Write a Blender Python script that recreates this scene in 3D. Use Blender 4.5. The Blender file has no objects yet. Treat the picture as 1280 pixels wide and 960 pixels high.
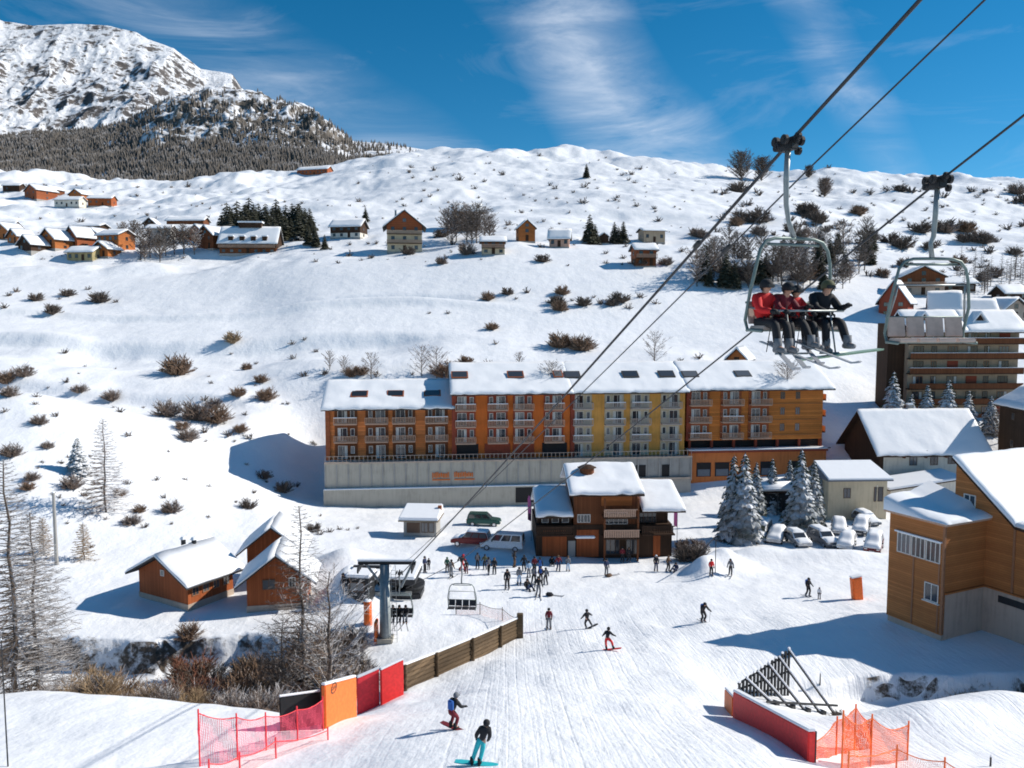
import bpy, bmesh, math, random
import numpy as np
from mathutils import Vector, Matrix, noise as mnoise
R = math.radians
col = bpy.context.scene.collection
F = 985.0; CZ = 26.0; PITCH = math.atan(80 / F)
CP, SP = math.cos(PITCH), math.sin(PITCH)

def ray(px, py):
    a = (px - 640) / F; b = (480 - py) / F
    return (a, CP + b * SP, -SP + b * CP)
def P(px, py, Y):
    r = ray(px, py); s = Y / r[1]
    return Vector((r[0] * s, Y, CZ + r[2] * s))
def zat(px, py, Y): return P(px, py, Y).z

# ------------------------------------------------------------ noise
_rs = np.random.RandomState(7)
_lat = _rs.rand(256, 256)
def vn(x, y):
    xi = np.floor(x).astype(np.int64); yi = np.floor(y).astype(np.int64)
    fx = x - xi; fy = y - yi
    fx = fx * fx * fx * (fx * (fx * 6 - 15) + 10); fy = fy * fy * fy * (fy * (fy * 6 - 15) + 10)
    a = _lat[xi % 256, yi % 256]; b = _lat[(xi + 1) % 256, yi % 256]
    c = _lat[xi % 256, (yi + 1) % 256]; d = _lat[(xi + 1) % 256, (yi + 1) % 256]
    return (a + (b - a) * fx) * (1 - fy) + (c + (d - c) * fx) * fy - 0.5
def fbm(x, y, o=4, g=0.5):
    s = 0; a = 1.0
    for k in range(o):
        s = s + a * vn(x * 2 ** k + 17.3 * k, y * 2 ** k + 9.1 * k); a *= g
    return s
def ridged(x, y, o=5, g=0.55):
    s = 0; a = 1.0
    for k in range(o):
        s = s + a * (1 - 4 * np.abs(vn(x * 2 ** k + 31.7 * k, y * 2 ** k + 5.9 * k))); a *= g
    return s
def sstep(x, a, b):
    t = np.clip((x - a) / (b - a), 0, 1); return t * t * (3 - 2 * t)

# ------------------------------------------------------------ terrain
COLS = [-400, 0, 150, 300, 400, 520, 650, 800, 950, 1100, 1280, 1650]
TZ = {  # heights near the camera, metres above the plaza
 -30: [19, 19, 19, 19, 19, 19, 19, 19, 19, 19, 19, 19],
 10: [13.5, 13.5, 13.5, 13, 13, 13.5, 14, 14, 14, 14, 14, 14],
 22: [10.2, 10.2, 10.2, 10.2, 10.4, 11, 11.4, 11.4, 11.2, 10.8, 10.8, 10.8],
 29: [8.4, 8.3, 8.2, 8.2, 8.4, 9, 9.4, 9.4, 9.3, 8.4, 8.2, 8],
 34: [7.3, 7.3, 7.2, 7.0, 7.0, 7.6, 7.9, 7.8, 7.6, 6.8, 6.6, 6.6],
 38: [6.6, 6.6, 6.5, 6.2, 5.9, 6.2, 6.6, 6.6, 6.2, 5.8, 5.9, 6.2],
 41: [6.0, 6.0, 5.7, 5.2, 4.4, 5.2, 5.8, 5.8, 5.2, 4.5, 5.2, 5.4],
 44: [4.4, 4.2, 4.0, 3.2, 2.6, 3.9, 4.8, 5.0, 4.2, 2.2, 1.4, 1.4],
 47.5: [1.2, 1.2, 1.2, 1.2, 1.4, 3.0, 4.0, 4.2, 3.2, 1.4, .6, .6],
 48.9: [-.4, -.4, -.4, -.1, .5, 2.6, 3.5, 3.8, 2.9, 1.1, .7, .7],
 49.6: [-1, -1, -1, -.6, .2, 2.4, 3.4, 3.7, 2.9, 2.6, 2.8, 2.8],
 58: [-3.0, -3.0, -3.0, -2.2, -1.0, .4, 1.3, 1.9, 2.2, 2.6, 2.8, 3],
 62.3: [-2.8, -2.8, -2.8, -2.0, -.4, .1, .7, 1.1, 1.7, 2.2, 2.6, 3],
 63.1: [-.1, -.1, -.1, 0, .1, .1, .5, .9, 1.4, 1.9, 2.4, 3],
 72: [.6, .6, .2, .1, 0, 0, 0, .2, .6, .9, 1.4, 2],
 84: [3.2, 2.2, .8, .1, -.2, -.4, -.6, -.7, -.6, -.4, 0, .5],
 96: [7.5, 6.0, 3.2, .3, -.7, -1, -1.1, -1.2, -1, -.9, -.5, 0],
 108: [13, 10.5, 6.5, .2, -1.6, -2, -2, -2, -1.6, -1.3, -1, 0],
 121: [18, 15, 10.5, 3.0, -2.2, -2.8, -2.8, -2.6, -2.2, -1.6, -.5, 1]}
TP = {  # screen rows of far ground
 132: [470, 492, 510, 525, 575, 575, 575, 575, 575, 560, 545, 530],
 150: [440, 452, 468, 474, 466, 462, 464, 464, 466, 490, 505, 500],
 175: [405, 415, 425, 424, 420, 420, 422, 425, 425, 440, 440, 440],
 205: [375, 383, 392, 390, 376, 372, 370, 372, 378, 378, 388, 390],
 235: [345, 350, 352, 348, 335, 330, 325, 328, 335, 355, 360, 365],
 262: [322, 326, 326, 324, 318, 320, 308, 312, 322, 338, 342, 350],
 300: [302, 306, 306, 304, 300, 298, 292, 294, 300, 315, 325, 330],
 400: [268, 272, 274, 270, 262, 262, 255, 255, 262, 280, 288, 290],
 520: [240, 246, 250, 240, 236, 226, 222, 228, 240, 250, 258, 262],
 640: [215, 222, 233, 222, 216, 198, 200, 208, 222, 224, 234, 240],
 720: [212, 217, 230, 217, 212, 188, 190, 201, 219, 220, 232, 238],
 800: [225, 226, 240, 230, 224, 200, 202, 208, 228, 230, 240, 245]}
_yk = sorted(TZ) + sorted(TP) + [1200, 3000, 9000]
_tab = []
for yk in _yk:
    if yk in TZ: _tab.append(TZ[yk])
    elif yk in TP: _tab.append([zat(640, p, yk) for p in TP[yk]])
    else: _tab.append([{1200: 90, 3000: 60, 9000: 20}[yk]] * 12)
_tab = np.array(_tab, float)
def _pchip(xk, Y, xq):
    xk = np.asarray(xk, float); h = np.diff(xk)[:, None]; d = np.diff(Y, axis=0) / h
    m = np.zeros_like(Y); m[0] = d[0]; m[-1] = d[-1]
    w1 = 2 * h[1:] + h[:-1]; w2 = h[1:] + 2 * h[:-1]
    with np.errstate(all='ignore'):
        mm = (w1 + w2) / (w1 / d[:-1] + w2 / d[1:])
    m[1:-1] = np.where(d[:-1] * d[1:] > 0, mm, 0)
    i = np.clip(np.searchsorted(xk, xq) - 1, 0, len(xk) - 2)
    t = ((xq - xk[i]) / h[i, 0])[:, None]; hh = h[i]
    return ((2 * t**3 - 3 * t**2 + 1) * Y[i] + (t**3 - 2 * t**2 + t) * hh * m[i] + (-2 * t**3 + 3 * t**2) * Y[i + 1] + (t**3 - t**2) * hh * m[i + 1])
_lq = np.linspace(0, 1, 2400); _yq = -30 + 9030 * (np.exp(_lq * 6) - 1) / (math.exp(6) - 1)
_ty = _pchip(_yk, _tab, _yq)                       # fine in depth
_cq = np.linspace(-400, 1650, 411)
_tf = _pchip(COLS, _ty.T.copy(), _cq).T            # fine in column
MOUNDS = []  # x, y, rx, ry, h
def wfac(y): return np.where(y > 28, y, np.maximum(28 + (y - 28) * .35, 6))
def H(x, y):
    x = np.asarray(x, float); y = np.asarray(y, float)
    y0_ = y; y = y + sstep(y, 40, 44) * (1 - sstep(y, 70, 80)) * 1.7 * fbm(x / 6 + 2, y / 14, 3, .55)
    w = wfac(y); pc = np.clip(640 + F * x / w, -400, 1650)
    l = np.log(np.clip((y + 30) / 9030, 0, 1) * (math.exp(6) - 1) + 1) / 6 * 2399
    i = np.clip(l.astype(int), 0, 2398); fi = l - i
    c = (pc + 400) / 5; j = np.clip(c.astype(int), 0, 409); fj = c - j
    z = (_tf[i, j] * (1 - fi) + _tf[i + 1, j] * fi) * (1 - fj) + (_tf[i, j + 1] * (1 - fi) + _tf[i + 1, j + 1] * fi) * fj
    far = sstep(y, 118, 150); left = sstep(430 - pc, 0, 120) * sstep(y, 84, 100)
    nf = np.clip(far + left, 0, 1)
    amp = nf * (0.5 + 0.0095 * np.clip(y, 0, 800))
    q = np.clip((y - 222) / 25, 0, 1) ; q2 = np.clip((235 - y) / 20, 0, 1)
    flat = 1 - 0.75 * sstep(y, 165, 185) * (1 - sstep(y, 235, 255)) 
    z = z + amp * flat * (fbm(x / 55, y / 60, 5, .5) * 1.15 + .30 * fbm(x / 17 + 7, y / 17, 3, .5) * (1 + 1.2 * left)) 
    z = z + nf * flat * .4 * ridged(x / 95 + .3 * y / 95, y / 80, 3, .42) * (0.3 + y / 400)
    # crest bumps
    z = z + sstep(y, 560, 680) * (1 - sstep(y, 760, 800)) * 6 * (fbm(x / 38 + 4, y / 120, 3, .45) + .1)
    z = z + (1 - nf) * 0.12 * fbm(x / 3.5, y / 3.5, 3, .5) + 0.35 * (1 - nf) * fbm(x / 14 + 3, y / 14, 2)
    # terraces that carry the hillside roads
    wob = 3 * np.sin(x / 38) + 2 * np.sin(x / 17)
    yy = y + wob
    z = z + 1.5 * np.exp(-((yy - 196) / 2.2) ** 2) * sstep(300 - x, 200, 260) * sstep(-x, -10, 30) - 1.6 * np.exp(-((yy - 200.5) / 1.6) ** 2) * sstep(-x, -10, 30)
    z = z - 2.6 * (1 - sstep(yy, 168, 173)) * sstep(yy, 148, 164) * sstep(-x, 10, 30)
    z = z - 1.6 * (1 - sstep(yy + .12 * x, 128, 131)) * sstep(yy + .12 * x, 116, 126) * sstep(-x, 42, 50)
    z = z - 1.5 * (1 - sstep(yy - .1 * x, 283, 289)) * sstep(yy - .1 * x, 262, 278) - 1.8 * (1 - sstep(yy + .15 * x, 388, 396)) * sstep(yy + .15 * x, 350, 380)
    for (mx, my, rx, ry, h) in MOUNDS:
        z = z + h * np.exp(-((x - mx) / rx) ** 2 - ((y - my) / ry) ** 2)
    return z
def h1(x, y): return float(H(np.array([x]), np.array([y]))[0])
_marchY = np.concatenate([np.arange(12, 160, .25), np.arange(160, 800, 1.0)])
def hit(px, py):
    r = ray(px, py); s = _marchY / r[1]
    zr = CZ + r[2] * s; zt = H(r[0] * s, _marchY)
    k = np.argmax(zt >= zr)
    if not (zt >= zr).any(): k = len(_marchY) - 1
    if k > 0:
        a = zr[k - 1] - zt[k - 1]; b = zt[k] - zr[k]; f = a / (a + b + 1e-9)
        Y = _marchY[k - 1] + (_marchY[k] - _marchY[k - 1]) * min(max(f, 0), 1)
    else: Y = _marchY[k]
    x = r[0] * Y / r[1]
    return Vector((x, Y, h1(x, Y)))
MOUNDS += [(19.8, 80, 1.6, 2.0, 1.7), (22.5, 82, 2.2, 2.2, 2.3), (27, 85.5, 4, 1.8, 1.4), (36, 85.5, 6, 1.8, 1.1),
           (-15.2, 72, 2.2, 2.6, 3.0), (-14, 77, 2, 3, 2.4), (-18, 84, 3, 3, 1.6), (-1.5, 92, 4.2, 2.6, 1.6), (3.2, 96, 3, 3, 1.2),
           (-41, 60.5, 5, 1.6, .5), (-12.5, 66, 2.0, 2.2, .5), (21.5, 39.3, 3.2, 2.4, .9), (26.5, 41, 3, 2.2, .8), (29.5, 47.8, 5, 1.6, .7)]

# ------------------------------------------------------------ object helpers
def tag(o, label=None, cat=None, group=None, kind=None):
    if label: o['label'] = label
    if cat: o['category'] = cat
    if group: o['group'] = group
    if kind: o['kind'] = kind
    return o
def empty(name, loc=(0, 0, 0), rz=0, label=None, cat=None, group=None, sc=1.0):
    o = bpy.data.objects.new(name, None); col.objects.link(o)
    o.location = loc; o.rotation_euler = (0, 0, rz); o.scale = (sc, sc, sc); o.empty_display_size = .2
    return tag(o, label, cat, group)
def link(name, me, parent=None, loc=(0, 0, 0), rot=(0, 0, 0), sc=(1, 1, 1), mat=None):
    o = bpy.data.objects.new(name, me); col.objects.link(o)
    o.location = loc; o.rotation_euler = rot; o.scale = sc
    if parent: o.parent = parent
    if mat is not None:
        if not me.materials: me.materials.append(mat)
        elif me.materials[0] is not mat:
            o.material_slots[0].link = 'OBJECT'; o.material_slots[0].material = mat
    return o
def copy_tree(o, parent=None):
    c = o.copy(); col.objects.link(c); c.parent = parent
    for ch in list(o.children): copy_tree(ch, c)
    return c

class MB:
    def __init__(s): s.v = []; s.f = []
    def add(s, vs, fs):
        n = len(s.v); s.v.extend(tuple(map(float, v)) for v in vs); s.f.extend(tuple(i + n for i in f) for f in fs); return s
    def box(s, x0, x1, y0, y1, z0, z1):
        return s.add([(x0, y0, z0), (x1, y0, z0), (x1, y1, z0), (x0, y1, z0), (x0, y0, z1), (x1, y0, z1), (x1, y1, z1), (x0, y1, z1)],
                     [(0, 3, 2, 1), (4, 5, 6, 7), (0, 1, 5, 4), (1, 2, 6, 5), (2, 3, 7, 6), (3, 0, 4, 7)])
    def cbox(s, c, size):
        x, y, z = c; a, b, d = size
        return s.box(x - a / 2, x + a / 2, y - b / 2, y + b / 2, z - d / 2, z + d / 2)
    def loft(s, rings, cap=True):
        n = len(rings[0]); vs = [v for r in rings for v in r]; fs = []
        for k in range(len(rings) - 1):
            for i in range(n):
                j = (i + 1) % n; fs.append((k * n + i, k * n + j, (k + 1) * n + j, (k + 1) * n + i))
        if cap: fs.append(tuple(range(n))[::-1]); fs.append(tuple((len(rings) - 1) * n + i for i in range(n)))
        return s.add(vs, fs)
    def extr(s, poly, axis, a, b):
        """poly: (u,v) list; axis 'x': u=y,v=z; 'y': u=x,v=z; 'z': u=x,v=y"""
        def m(u, v, w): return {'x': (w, u, v), 'y': (u, w, v), 'z': (u, v, w)}[axis]
        return s.loft([[m(u, v, a) for u, v in poly], [m(u, v, b) for u, v in poly]])
    def tube(s, pts, rad, n=6, cap=True):
        pts = [Vector(p) for p in pts]; k = len(pts)
        if not hasattr(rad, '__len__'): rad = [rad] * k
        rings = []; up = None
        for i, p in enumerate(pts):
            d = (pts[min(i + 1, k - 1)] - pts[max(i - 1, 0)])
            if d.length < 1e-9: d = Vector((0, 0, 1))
            d.normalize()
            if up is None: up = Vector((0, 0, 1)) if abs(d.z) < .9 else Vector((1, 0, 0))
            a = d.cross(up)
            if a.length < 1e-4: a = d.cross(Vector((1, .3, 0)))
            a.normalize(); b = a.cross(d); up = b
            rings.append([p + (a * math.cos(2 * math.pi * j / n) + b * math.sin(2 * math.pi * j / n)) * rad[i] for j in range(n)])
        return s.loft(rings, cap)
    def disc(s, c, r, axis, th, n=14):
        c = Vector(c); d = Vector(axis).normalized() * th / 2
        return s.tube([c - d, c + d], r, n)
    def ball(s, c, r, n=10, m=7, sq=(1, 1, 1)):
        c = Vector(c); rings = []
        for i in range(1, m):
            a = math.pi * i / m
            rings.append([(c.x + r * sq[0] * math.sin(a) * math.cos(2 * math.pi * j / n), c.y + r * sq[1] * math.sin(a) * math.sin(2 * math.pi * j / n), c.z - r * sq[2] * math.cos(a)) for j in range(n)])
        return s.loft(rings)
    def mesh(s, name, mat=None, bevel=0, smooth=False, seg=2):
        me = bpy.data.meshes.new(name); me.from_pydata(s.v, [], s.f)
        bm = bmesh.new(); bm.from_mesh(me); bmesh.ops.recalc_face_normals(bm, faces=bm.faces)
        if bevel:
            es = [e for e in bm.edges if len(e.link_faces) == 2 and e.calc_face_angle(0) > .5]
            bmesh.ops.bevel(bm, geom=es, offset=bevel, segments=seg, affect='EDGES', clamp_overlap=True)
        bm.to_mesh(me); bm.free()
        if smooth: me.polygons.foreach_set('use_smooth', [True] * len(me.polygons))
        if mat: me.materials.append(mat)
        return me
    def build(s, name, mat=None, parent=None, loc=(0, 0, 0), rot=(0, 0, 0), bevel=0, smooth=False, seg=2, sc=(1, 1, 1)):
        return link(name, s.mesh(name, mat, bevel, smooth, seg), parent, loc, rot, sc)
    def raw(s, name, mat, smooth=False):
        me = bpy.data.meshes.new(name); me.from_pydata(s.v, [], s.f); me.materials.append(mat)
        if smooth: me.polygons.foreach_set('use_smooth', [True] * len(me.polygons))
        return me

def snow_sheet(name, parent, e0, e1, r0, r1, t=.35, seed=0, res=.8, ridge=True, wob=.10):
    """lumpy snow lying on one roof slope: e0-e1 the eave, r0-r1 the ridge"""
    e0, e1, r0, r1 = map(Vector, (e0, e1, r0, r1)); Lx = max((e1 - e0).length, (r1 - r0).length); Ly = (r0 - e0).length
    nx = int(min(90, max(5, Lx / res))); ny = int(min(14, max(4, Ly / res))); out = (e0 - r0).normalized(); sd = (e1 - e0).normalized(); V = []; Fc = []
    us = [0, .12 / Lx] + [i / nx for i in range(1, nx)] + [1 - .12 / Lx, 1]; vs_ = [0, .10 / Ly, .3 / Ly] + [j / ny for j in range(1, ny)] + ([1 - .1 / Ly] if not ridge else []) + [1]
    us = sorted(us); vs_ = sorted(vs_); m_, n_ = len(us), len(vs_)
    for side in (0, 1):
        for v in vs_:
            for u in us:
                p = e0.lerp(e1, u).lerp(r0.lerp(r1, u), v); de = v * Ly; ds = min(u, 1 - u) * Lx
                w = wob * mnoise.noise((u * Lx * .9 + seed, seed * 1.7, 0)) * max(0, 1 - v * 3) + .03
                p = p + out * w
                k = min(1, (de + .02) / .3) ** .5 * min(1, (ds + .04) / .25) ** .5
                if not ridge: k *= min(1, ((1 - v) * Ly + .03) / .3) ** .5
                h = t * (.25 + .75 * k) * (1 + .35 * mnoise.noise((u * Lx * .35 + seed * 3, v * Ly * .5, 3))) + .05 * mnoise.noise((u * Lx * 1.3, v * Ly * 1.3, seed))
                V.append((p.x, p.y, p.z + (h if side else .004)))
    N = m_ * n_
    for j in range(n_ - 1):
        for i in range(m_ - 1):
            a = j * m_ + i; Fc.append((N + a, N + a + 1, N + a + m_ + 1, N + a + m_)); Fc.append((a, a + m_, a + m_ + 1, a + 1))
    ring = list(range(m_)) + [j * m_ + m_ - 1 for j in range(1, n_)] + [(n_ - 1) * m_ + i for i in range(m_ - 2, -1, -1)] + [j * m_ for j in range(n_ - 2, 0, -1)]
    for k in range(len(ring)): a, b = ring[k], ring[(k + 1) % len(ring)]; Fc.append((a, b, N + b, N + a))
    mb = MB(); mb.v = V; mb.f = Fc
    return mb.build(name, M['snow'], parent, smooth=True)

# ------------------------------------------------------------ materials
class NT:
    def __init__(s, name):
        m = bpy.data.materials.new(name); m.use_nodes = True; s.m = m; s.t = m.node_tree; s.n = s.t.nodes; s.l = s.t.links
        s.b = s.n['Principled BSDF']; s.tc = None
    def node(s, typ, **kw):
        n = s.n.new(typ)
        for k, v in kw.items():
            if k.startswith('i_'): n.inputs[k[2:].replace('_', ' ')].default_value = v
            else: setattr(n, k, v)
        return n
    def link(s, a, b): s.l.new(a, b)
    def co(s, kind='Object', scale=(1, 1, 1)):
        tc = s.node('ShaderNodeTexCoord'); mp = s.node('ShaderNodeMapping'); mp.inputs['Scale'].default_value = scale
        if kind == 'World':
            g = s.node('ShaderNodeNewGeometry'); s.link(g.outputs['Position'], mp.inputs['Vector'])
        else: s.link(tc.outputs[kind], mp.inputs['Vector'])
        return mp.outputs['Vector']
    def noise(s, vec, scale, detail=3, rough=.5, dist=0):
        n = s.node('ShaderNodeTexNoise'); n.inputs['Scale'].default_value = scale; n.inputs['Detail'].default_value = detail
        n.inputs['Roughness'].default_value = rough; n.inputs['Distortion'].default_value = dist
        s.link(vec, n.inputs['Vector']); return n.outputs['Fac']
    def ramp(s, fac, stops):
        r = s.node('ShaderNodeValToRGB'); e = r.color_ramp.elements
        while len(e) < len(stops): e.new(.5)
        for k, (p, c) in enumerate(stops):
            e[k].position = p; e[k].color = (*c, 1) if hasattr(c, '__len__') else (c, c, c, 1)
        s.link(fac, r.inputs['Fac']); return r.outputs['Color']
    def mix(s, f, a, b, mode='MIX'):
        m = s.node('ShaderNodeMix', data_type='RGBA', blend_type=mode)
        for sock, v in ((m.inputs[0], f), (m.inputs[6], a), (m.inputs[7], b)):
            if hasattr(v, 'is_output') or isinstance(v, bpy.types.NodeSocket): s.link(v, sock)
            elif hasattr(v, '__len__'): sock.default_value = (*v, 1) if len(v) == 3 else v
            else: sock.default_value = v
        return m.outputs[2]
    def math(s, op, a, b=0.0):
        m = s.node('ShaderNodeMath', operation=op)
        for k, v in ((0, a), (1, b)):
            if isinstance(v, bpy.types.NodeSocket): s.link(v, m.inputs[k])
            else: m.inputs[k].default_value = v
        return m.outputs[0]
    def bump(s, h, strength=.3, dist=.05):
        b = s.node('ShaderNodeBump'); b.inputs['Strength'].default_value = strength; b.inputs['Distance'].default_value = dist
        s.link(h, b.inputs['Height']); s.link(b.outputs['Normal'], s.b.inputs['Normal']); return b
    def base(s, c): 
        if isinstance(c, bpy.types.NodeSocket): s.link(c, s.b.inputs['Base Color'])
        else: s.b.inputs['Base Color'].default_value = (*c, 1)
    def set(s, rough=.7, metal=0, spec=.5):
        s.b.inputs['Roughness'].default_value = rough; s.b.inputs['Metallic'].default_value = metal
        s.b.inputs['Specular IOR Level'].default_value = spec; return s.m

def sc3(c, k): return tuple(min(1, x * k) for x in c)
M = {}
def plain(name, c, rough=.7, metal=0, var=.12, scale=6, spec=.4):
    t = NT(name); v = t.noise(t.co('Object'), scale, 3)
    t.base(t.ramp(v, [(.3, sc3(c, 1 - var)), (.7, sc3(c, 1 + var))])); M[name] = t.set(rough, metal, spec); return M[name]
def wood(name, c, axis='z', pitch=.16, var=.3, spec=.2):
    """boards: dark joints, every board its own tone, streaky grain"""
    t = NT(name); tc = t.node('ShaderNodeTexCoord'); sp = t.node('ShaderNodeSeparateXYZ'); t.link(tc.outputs['Object'], sp.inputs[0])
    if axis == 'z': q = sp.outputs['Z']; gs = (1.2, 1.2, 9)
    else: q = t.math('ADD', sp.outputs['X'], sp.outputs['Y']); gs = (9, 9, 1.2)
    d = t.math('DIVIDE', q, pitch); fl = t.math('FLOOR', d); fr = t.math('FRACT', d)
    wn = t.node('ShaderNodeTexWhiteNoise', noise_dimensions='1D'); t.link(fl, wn.inputs['W'])
    g = t.noise(t.co('Object', gs), 2.2, 4, .6); big = t.noise(t.co('Object', (.35, .35, .5)), 1.0, 3)
    k = t.math('ADD', t.math('MULTIPLY', wn.outputs['Value'], .35), t.math('ADD', t.math('MULTIPLY', g, .5), t.math('MULTIPLY', big, .6)))
    c0 = t.ramp(k, [(.35, sc3(c, 1 - var)), (.75, c), (1.0, sc3(c, 1 + var))])
    jn = t.math('LESS_THAN', fr, .1)
    t.base(t.mix(t.math('MULTIPLY', jn, .65), c0, sc3(c, .35)))
    t.bump(fr, .3, .02); M[name] = t.set(.75, 0, spec); return M[name]
def plaster(name, c, var=.12):
    t = NT(name); a = t.noise(t.co('Object'), .6, 5, .6); st = t.noise(t.co('Object', (3, 3, .25)), 1.2, 4, .6)
    k = t.math('ADD', t.math('MULTIPLY', a, .5), t.math('MULTIPLY', st, .5))
    t.base(t.ramp(k, [(.32, sc3(c, 1 - 2 * var)), (.5, c), (.72, sc3(c, 1 + var))]))
    t.bump(t.noise(t.co('Object'), 14, 3), .2, .02); M[name] = t.set(.9, 0, .2); return M[name]
SNOW = (.83, .85, .88)
def make_mats():
    # terrain snow
    t = NT('snow_ground'); w = t.co('World')
    n1 = t.noise(w, .35, 5, .6); n2 = t.noise(w, 3.0, 4, .6)
    # ski tracks and groomed corduroy: fine lines that run down the piste
    wv = t.node('ShaderNodeTexWave', wave_type='BANDS', bands_direction='X'); wv.inputs['Scale'].default_value = .55; wv.inputs['Distortion'].default_value = 5; wv.inputs['Detail'].default_value = 3; wv.inputs['Detail Scale'].default_value = .35
    t.link(t.co('World', (1, .28, 0)), wv.inputs['Vector'])
    wv2 = t.node('ShaderNodeTexWave', wave_type='BANDS', bands_direction='DIAGONAL'); wv2.inputs['Scale'].default_value = 1.3; wv2.inputs['Distortion'].default_value = 9; wv2.inputs['Detail'].default_value = 2; wv2.inputs['Detail Scale'].default_value = .3
    t.link(t.co('World', (1, .3, 0)), wv2.inputs['Vector'])
    st1 = t.noise(t.co('World', (2.6, .22, 0)), 1.0, 5, .7, 1.2); st2 = t.noise(t.co('World', (1.5, .5, 0)), 1.6, 4, .65, 2.5)
    tr = t.math('ADD', t.math('MULTIPLY', wv2.outputs['Fac'], .12), t.math('ADD', t.math('MULTIPLY', st1, .8), t.math('MULTIPLY', st2, .7)))
    for sc_, (ax, ay), dd_ in ((.42, (1, .30), 7), (.30, (1, -.42), 6), (.55, (1, .12), 9)):
        w3 = t.node('ShaderNodeTexWave', wave_type='BANDS', bands_direction='X'); w3.inputs['Scale'].default_value = sc_; w3.inputs['Distortion'].default_value = dd_; w3.inputs['Detail'].default_value = 2; w3.inputs['Detail Scale'].default_value = .25; t.link(t.co('World', (ax, ay, 0)), w3.inputs['Vector'])
        g3 = t.node('ShaderNodeMapRange'); g3.inputs[1].default_value = .9; g3.inputs[2].default_value = 1.0; t.link(w3.outputs['Fac'], g3.inputs[0]); tr = t.math('SUBTRACT', tr, t.math('MULTIPLY', g3.outputs[0], .17))
    sep = t.node('ShaderNodeSeparateXYZ'); g = t.node('ShaderNodeNewGeometry'); t.link(g.outputs['Position'], sep.inputs[0])
    near = t.node('ShaderNodeMapRange'); near.inputs[1].default_value = 76; near.inputs[2].default_value = 60; t.link(sep.outputs['Y'], near.inputs[0])
    rgt = t.node('ShaderNodeMapRange'); rgt.inputs[1].default_value = -8; rgt.inputs[2].default_value = 0; t.link(sep.outputs['X'], rgt.inputs[0])
    msk = t.math('MULTIPLY', near.outputs[0], rgt.outputs[0])
    hgt = t.math('ADD', t.math('MULTIPLY', n1, .75), t.math('MULTIPLY', n2, .13)); hgt = t.math('ADD', hgt, t.math('MULTIPLY', t.noise(t.co('World', (1, .6, 1)), .11, 6, .62), 2.6))
    hgt = t.math('ADD', hgt, t.math('MULTIPLY', t.math('MULTIPLY', tr, .22), msk))
    t.bump(hgt, .55, .35)
    # earth and rock break through where the bank is steep
    nz = t.node('ShaderNodeSeparateXYZ'); t.link(g.outputs['True Normal'], nz.inputs[0])
    nn = t.noise(w, .9, 5, .7)
    st = t.math('ADD', nz.outputs['Z'], t.math('ADD', t.math('MULTIPLY', nn, .9), t.math('MULTIPLY', t.noise(t.co('World'), .16, 3, .5), .9)))
    rock = t.node('ShaderNodeMapRange'); rock.inputs[1].default_value = 1.24; rock.inputs[2].default_value = 1.10; t.link(st, rock.inputs[0])
    nr = t.node('ShaderNodeMapRange'); nr.inputs[1].default_value = 118; nr.inputs[2].default_value = 100; t.link(sep.outputs['Y'], nr.inputs[0])
    earth = t.ramp(t.noise(w, 2.5, 4, .7), [(.35, (.05, .042, .035)), (.55, (.13, .10, .075)), (.68, (.45, .45, .46))])
    snow = t.ramp(n1, [(.3, (.80, .825, .87)), (.7, (.88, .895, .915))])
    t.base(t.mix(t.math('MULTIPLY', rock.outputs[0], nr.outputs[0]), snow, earth)); M['snow_ground'] = t.set(.55, 0, .3)
    t = NT('snow'); t.base(SNOW); t.bump(t.noise(t.co('Object'), .9, 4, .5), .35, .12); M['snow'] = t.set(.55, 0, .3)
    # mountain
    for nm, lo, hi, c1, c2 in (('mountain_rock_snow', .40, .60, (.05, .05, .055), (.19, .165, .15)), ):
        t = NT(nm); w = t.co('World'); g = t.node('ShaderNodeNewGeometry'); sp = t.node('ShaderNodeSeparateXYZ'); t.link(g.outputs['True Normal'], sp.inputs[0])
        n = t.noise(t.co('World', (1, 1, .45)), .012, 8, .68); n3 = t.noise(t.co('World', (1, 1, .25)), .035, 7, .75)
        k = t.math('ADD', t.math('MULTIPLY', sp.outputs['Z'], .55), t.math('ADD', t.math('MULTIPLY', n, .7), t.math('MULTIPLY', n3, .35)))
        f = t.node('ShaderNodeMapRange'); f.inputs[1].default_value = .89; f.inputs[2].default_value = .95; t.link(k, f.inputs[0])
        rockc = t.ramp(n3, [(.35, c1), (.65, c2)])
        t.base(t.mix(f.outputs[0], rockc, (.84, .86, .90))); t.bump(n3, .9, 14); M[nm] = t.set(.8, 0, .2)
    t = NT('forest_floor'); n = t.noise(t.co('World'), .02, 7, .7)
    t.base(t.ramp(n, [(.42, (.10, .095, .09)), (.56, (.32, .32, .33)), (.64, (.72, .74, .78))])); M['forest_floor'] = t.set(.9, 0, .1)
    # foliage: white on whatever faces the sky
    def frosted(name, c1, c2, lo, hi, snowc=(.80, .82, .86), ns=.9, amt=.35):
        t = NT(name); g = t.node('ShaderNodeNewGeometry'); sp = t.node('ShaderNodeSeparateXYZ'); t.link(g.outputs['Normal'], sp.inputs[0])
        n = t.noise(t.co('Object'), ns, 3, .6)
        k = t.math('ADD', sp.outputs['Z'], t.math('MULTIPLY', t.math('SUBTRACT', n, .5), amt * 4))
        f = t.node('ShaderNodeMapRange'); f.inputs[1].default_value = lo; f.inputs[2].default_value = hi; t.link(k, f.inputs[0])
        oi = t.node('ShaderNodeObjectInfo')
        c = t.mix(t.noise(t.co('Object'), 3, 2), c1, c2); c = t.mix(t.math('MULTIPLY', oi.outputs['Random'], .4), c, c1)
        t.base(t.mix(f.outputs[0], c, snowc)); M[name] = t.set(.85, 0, .15)
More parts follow.
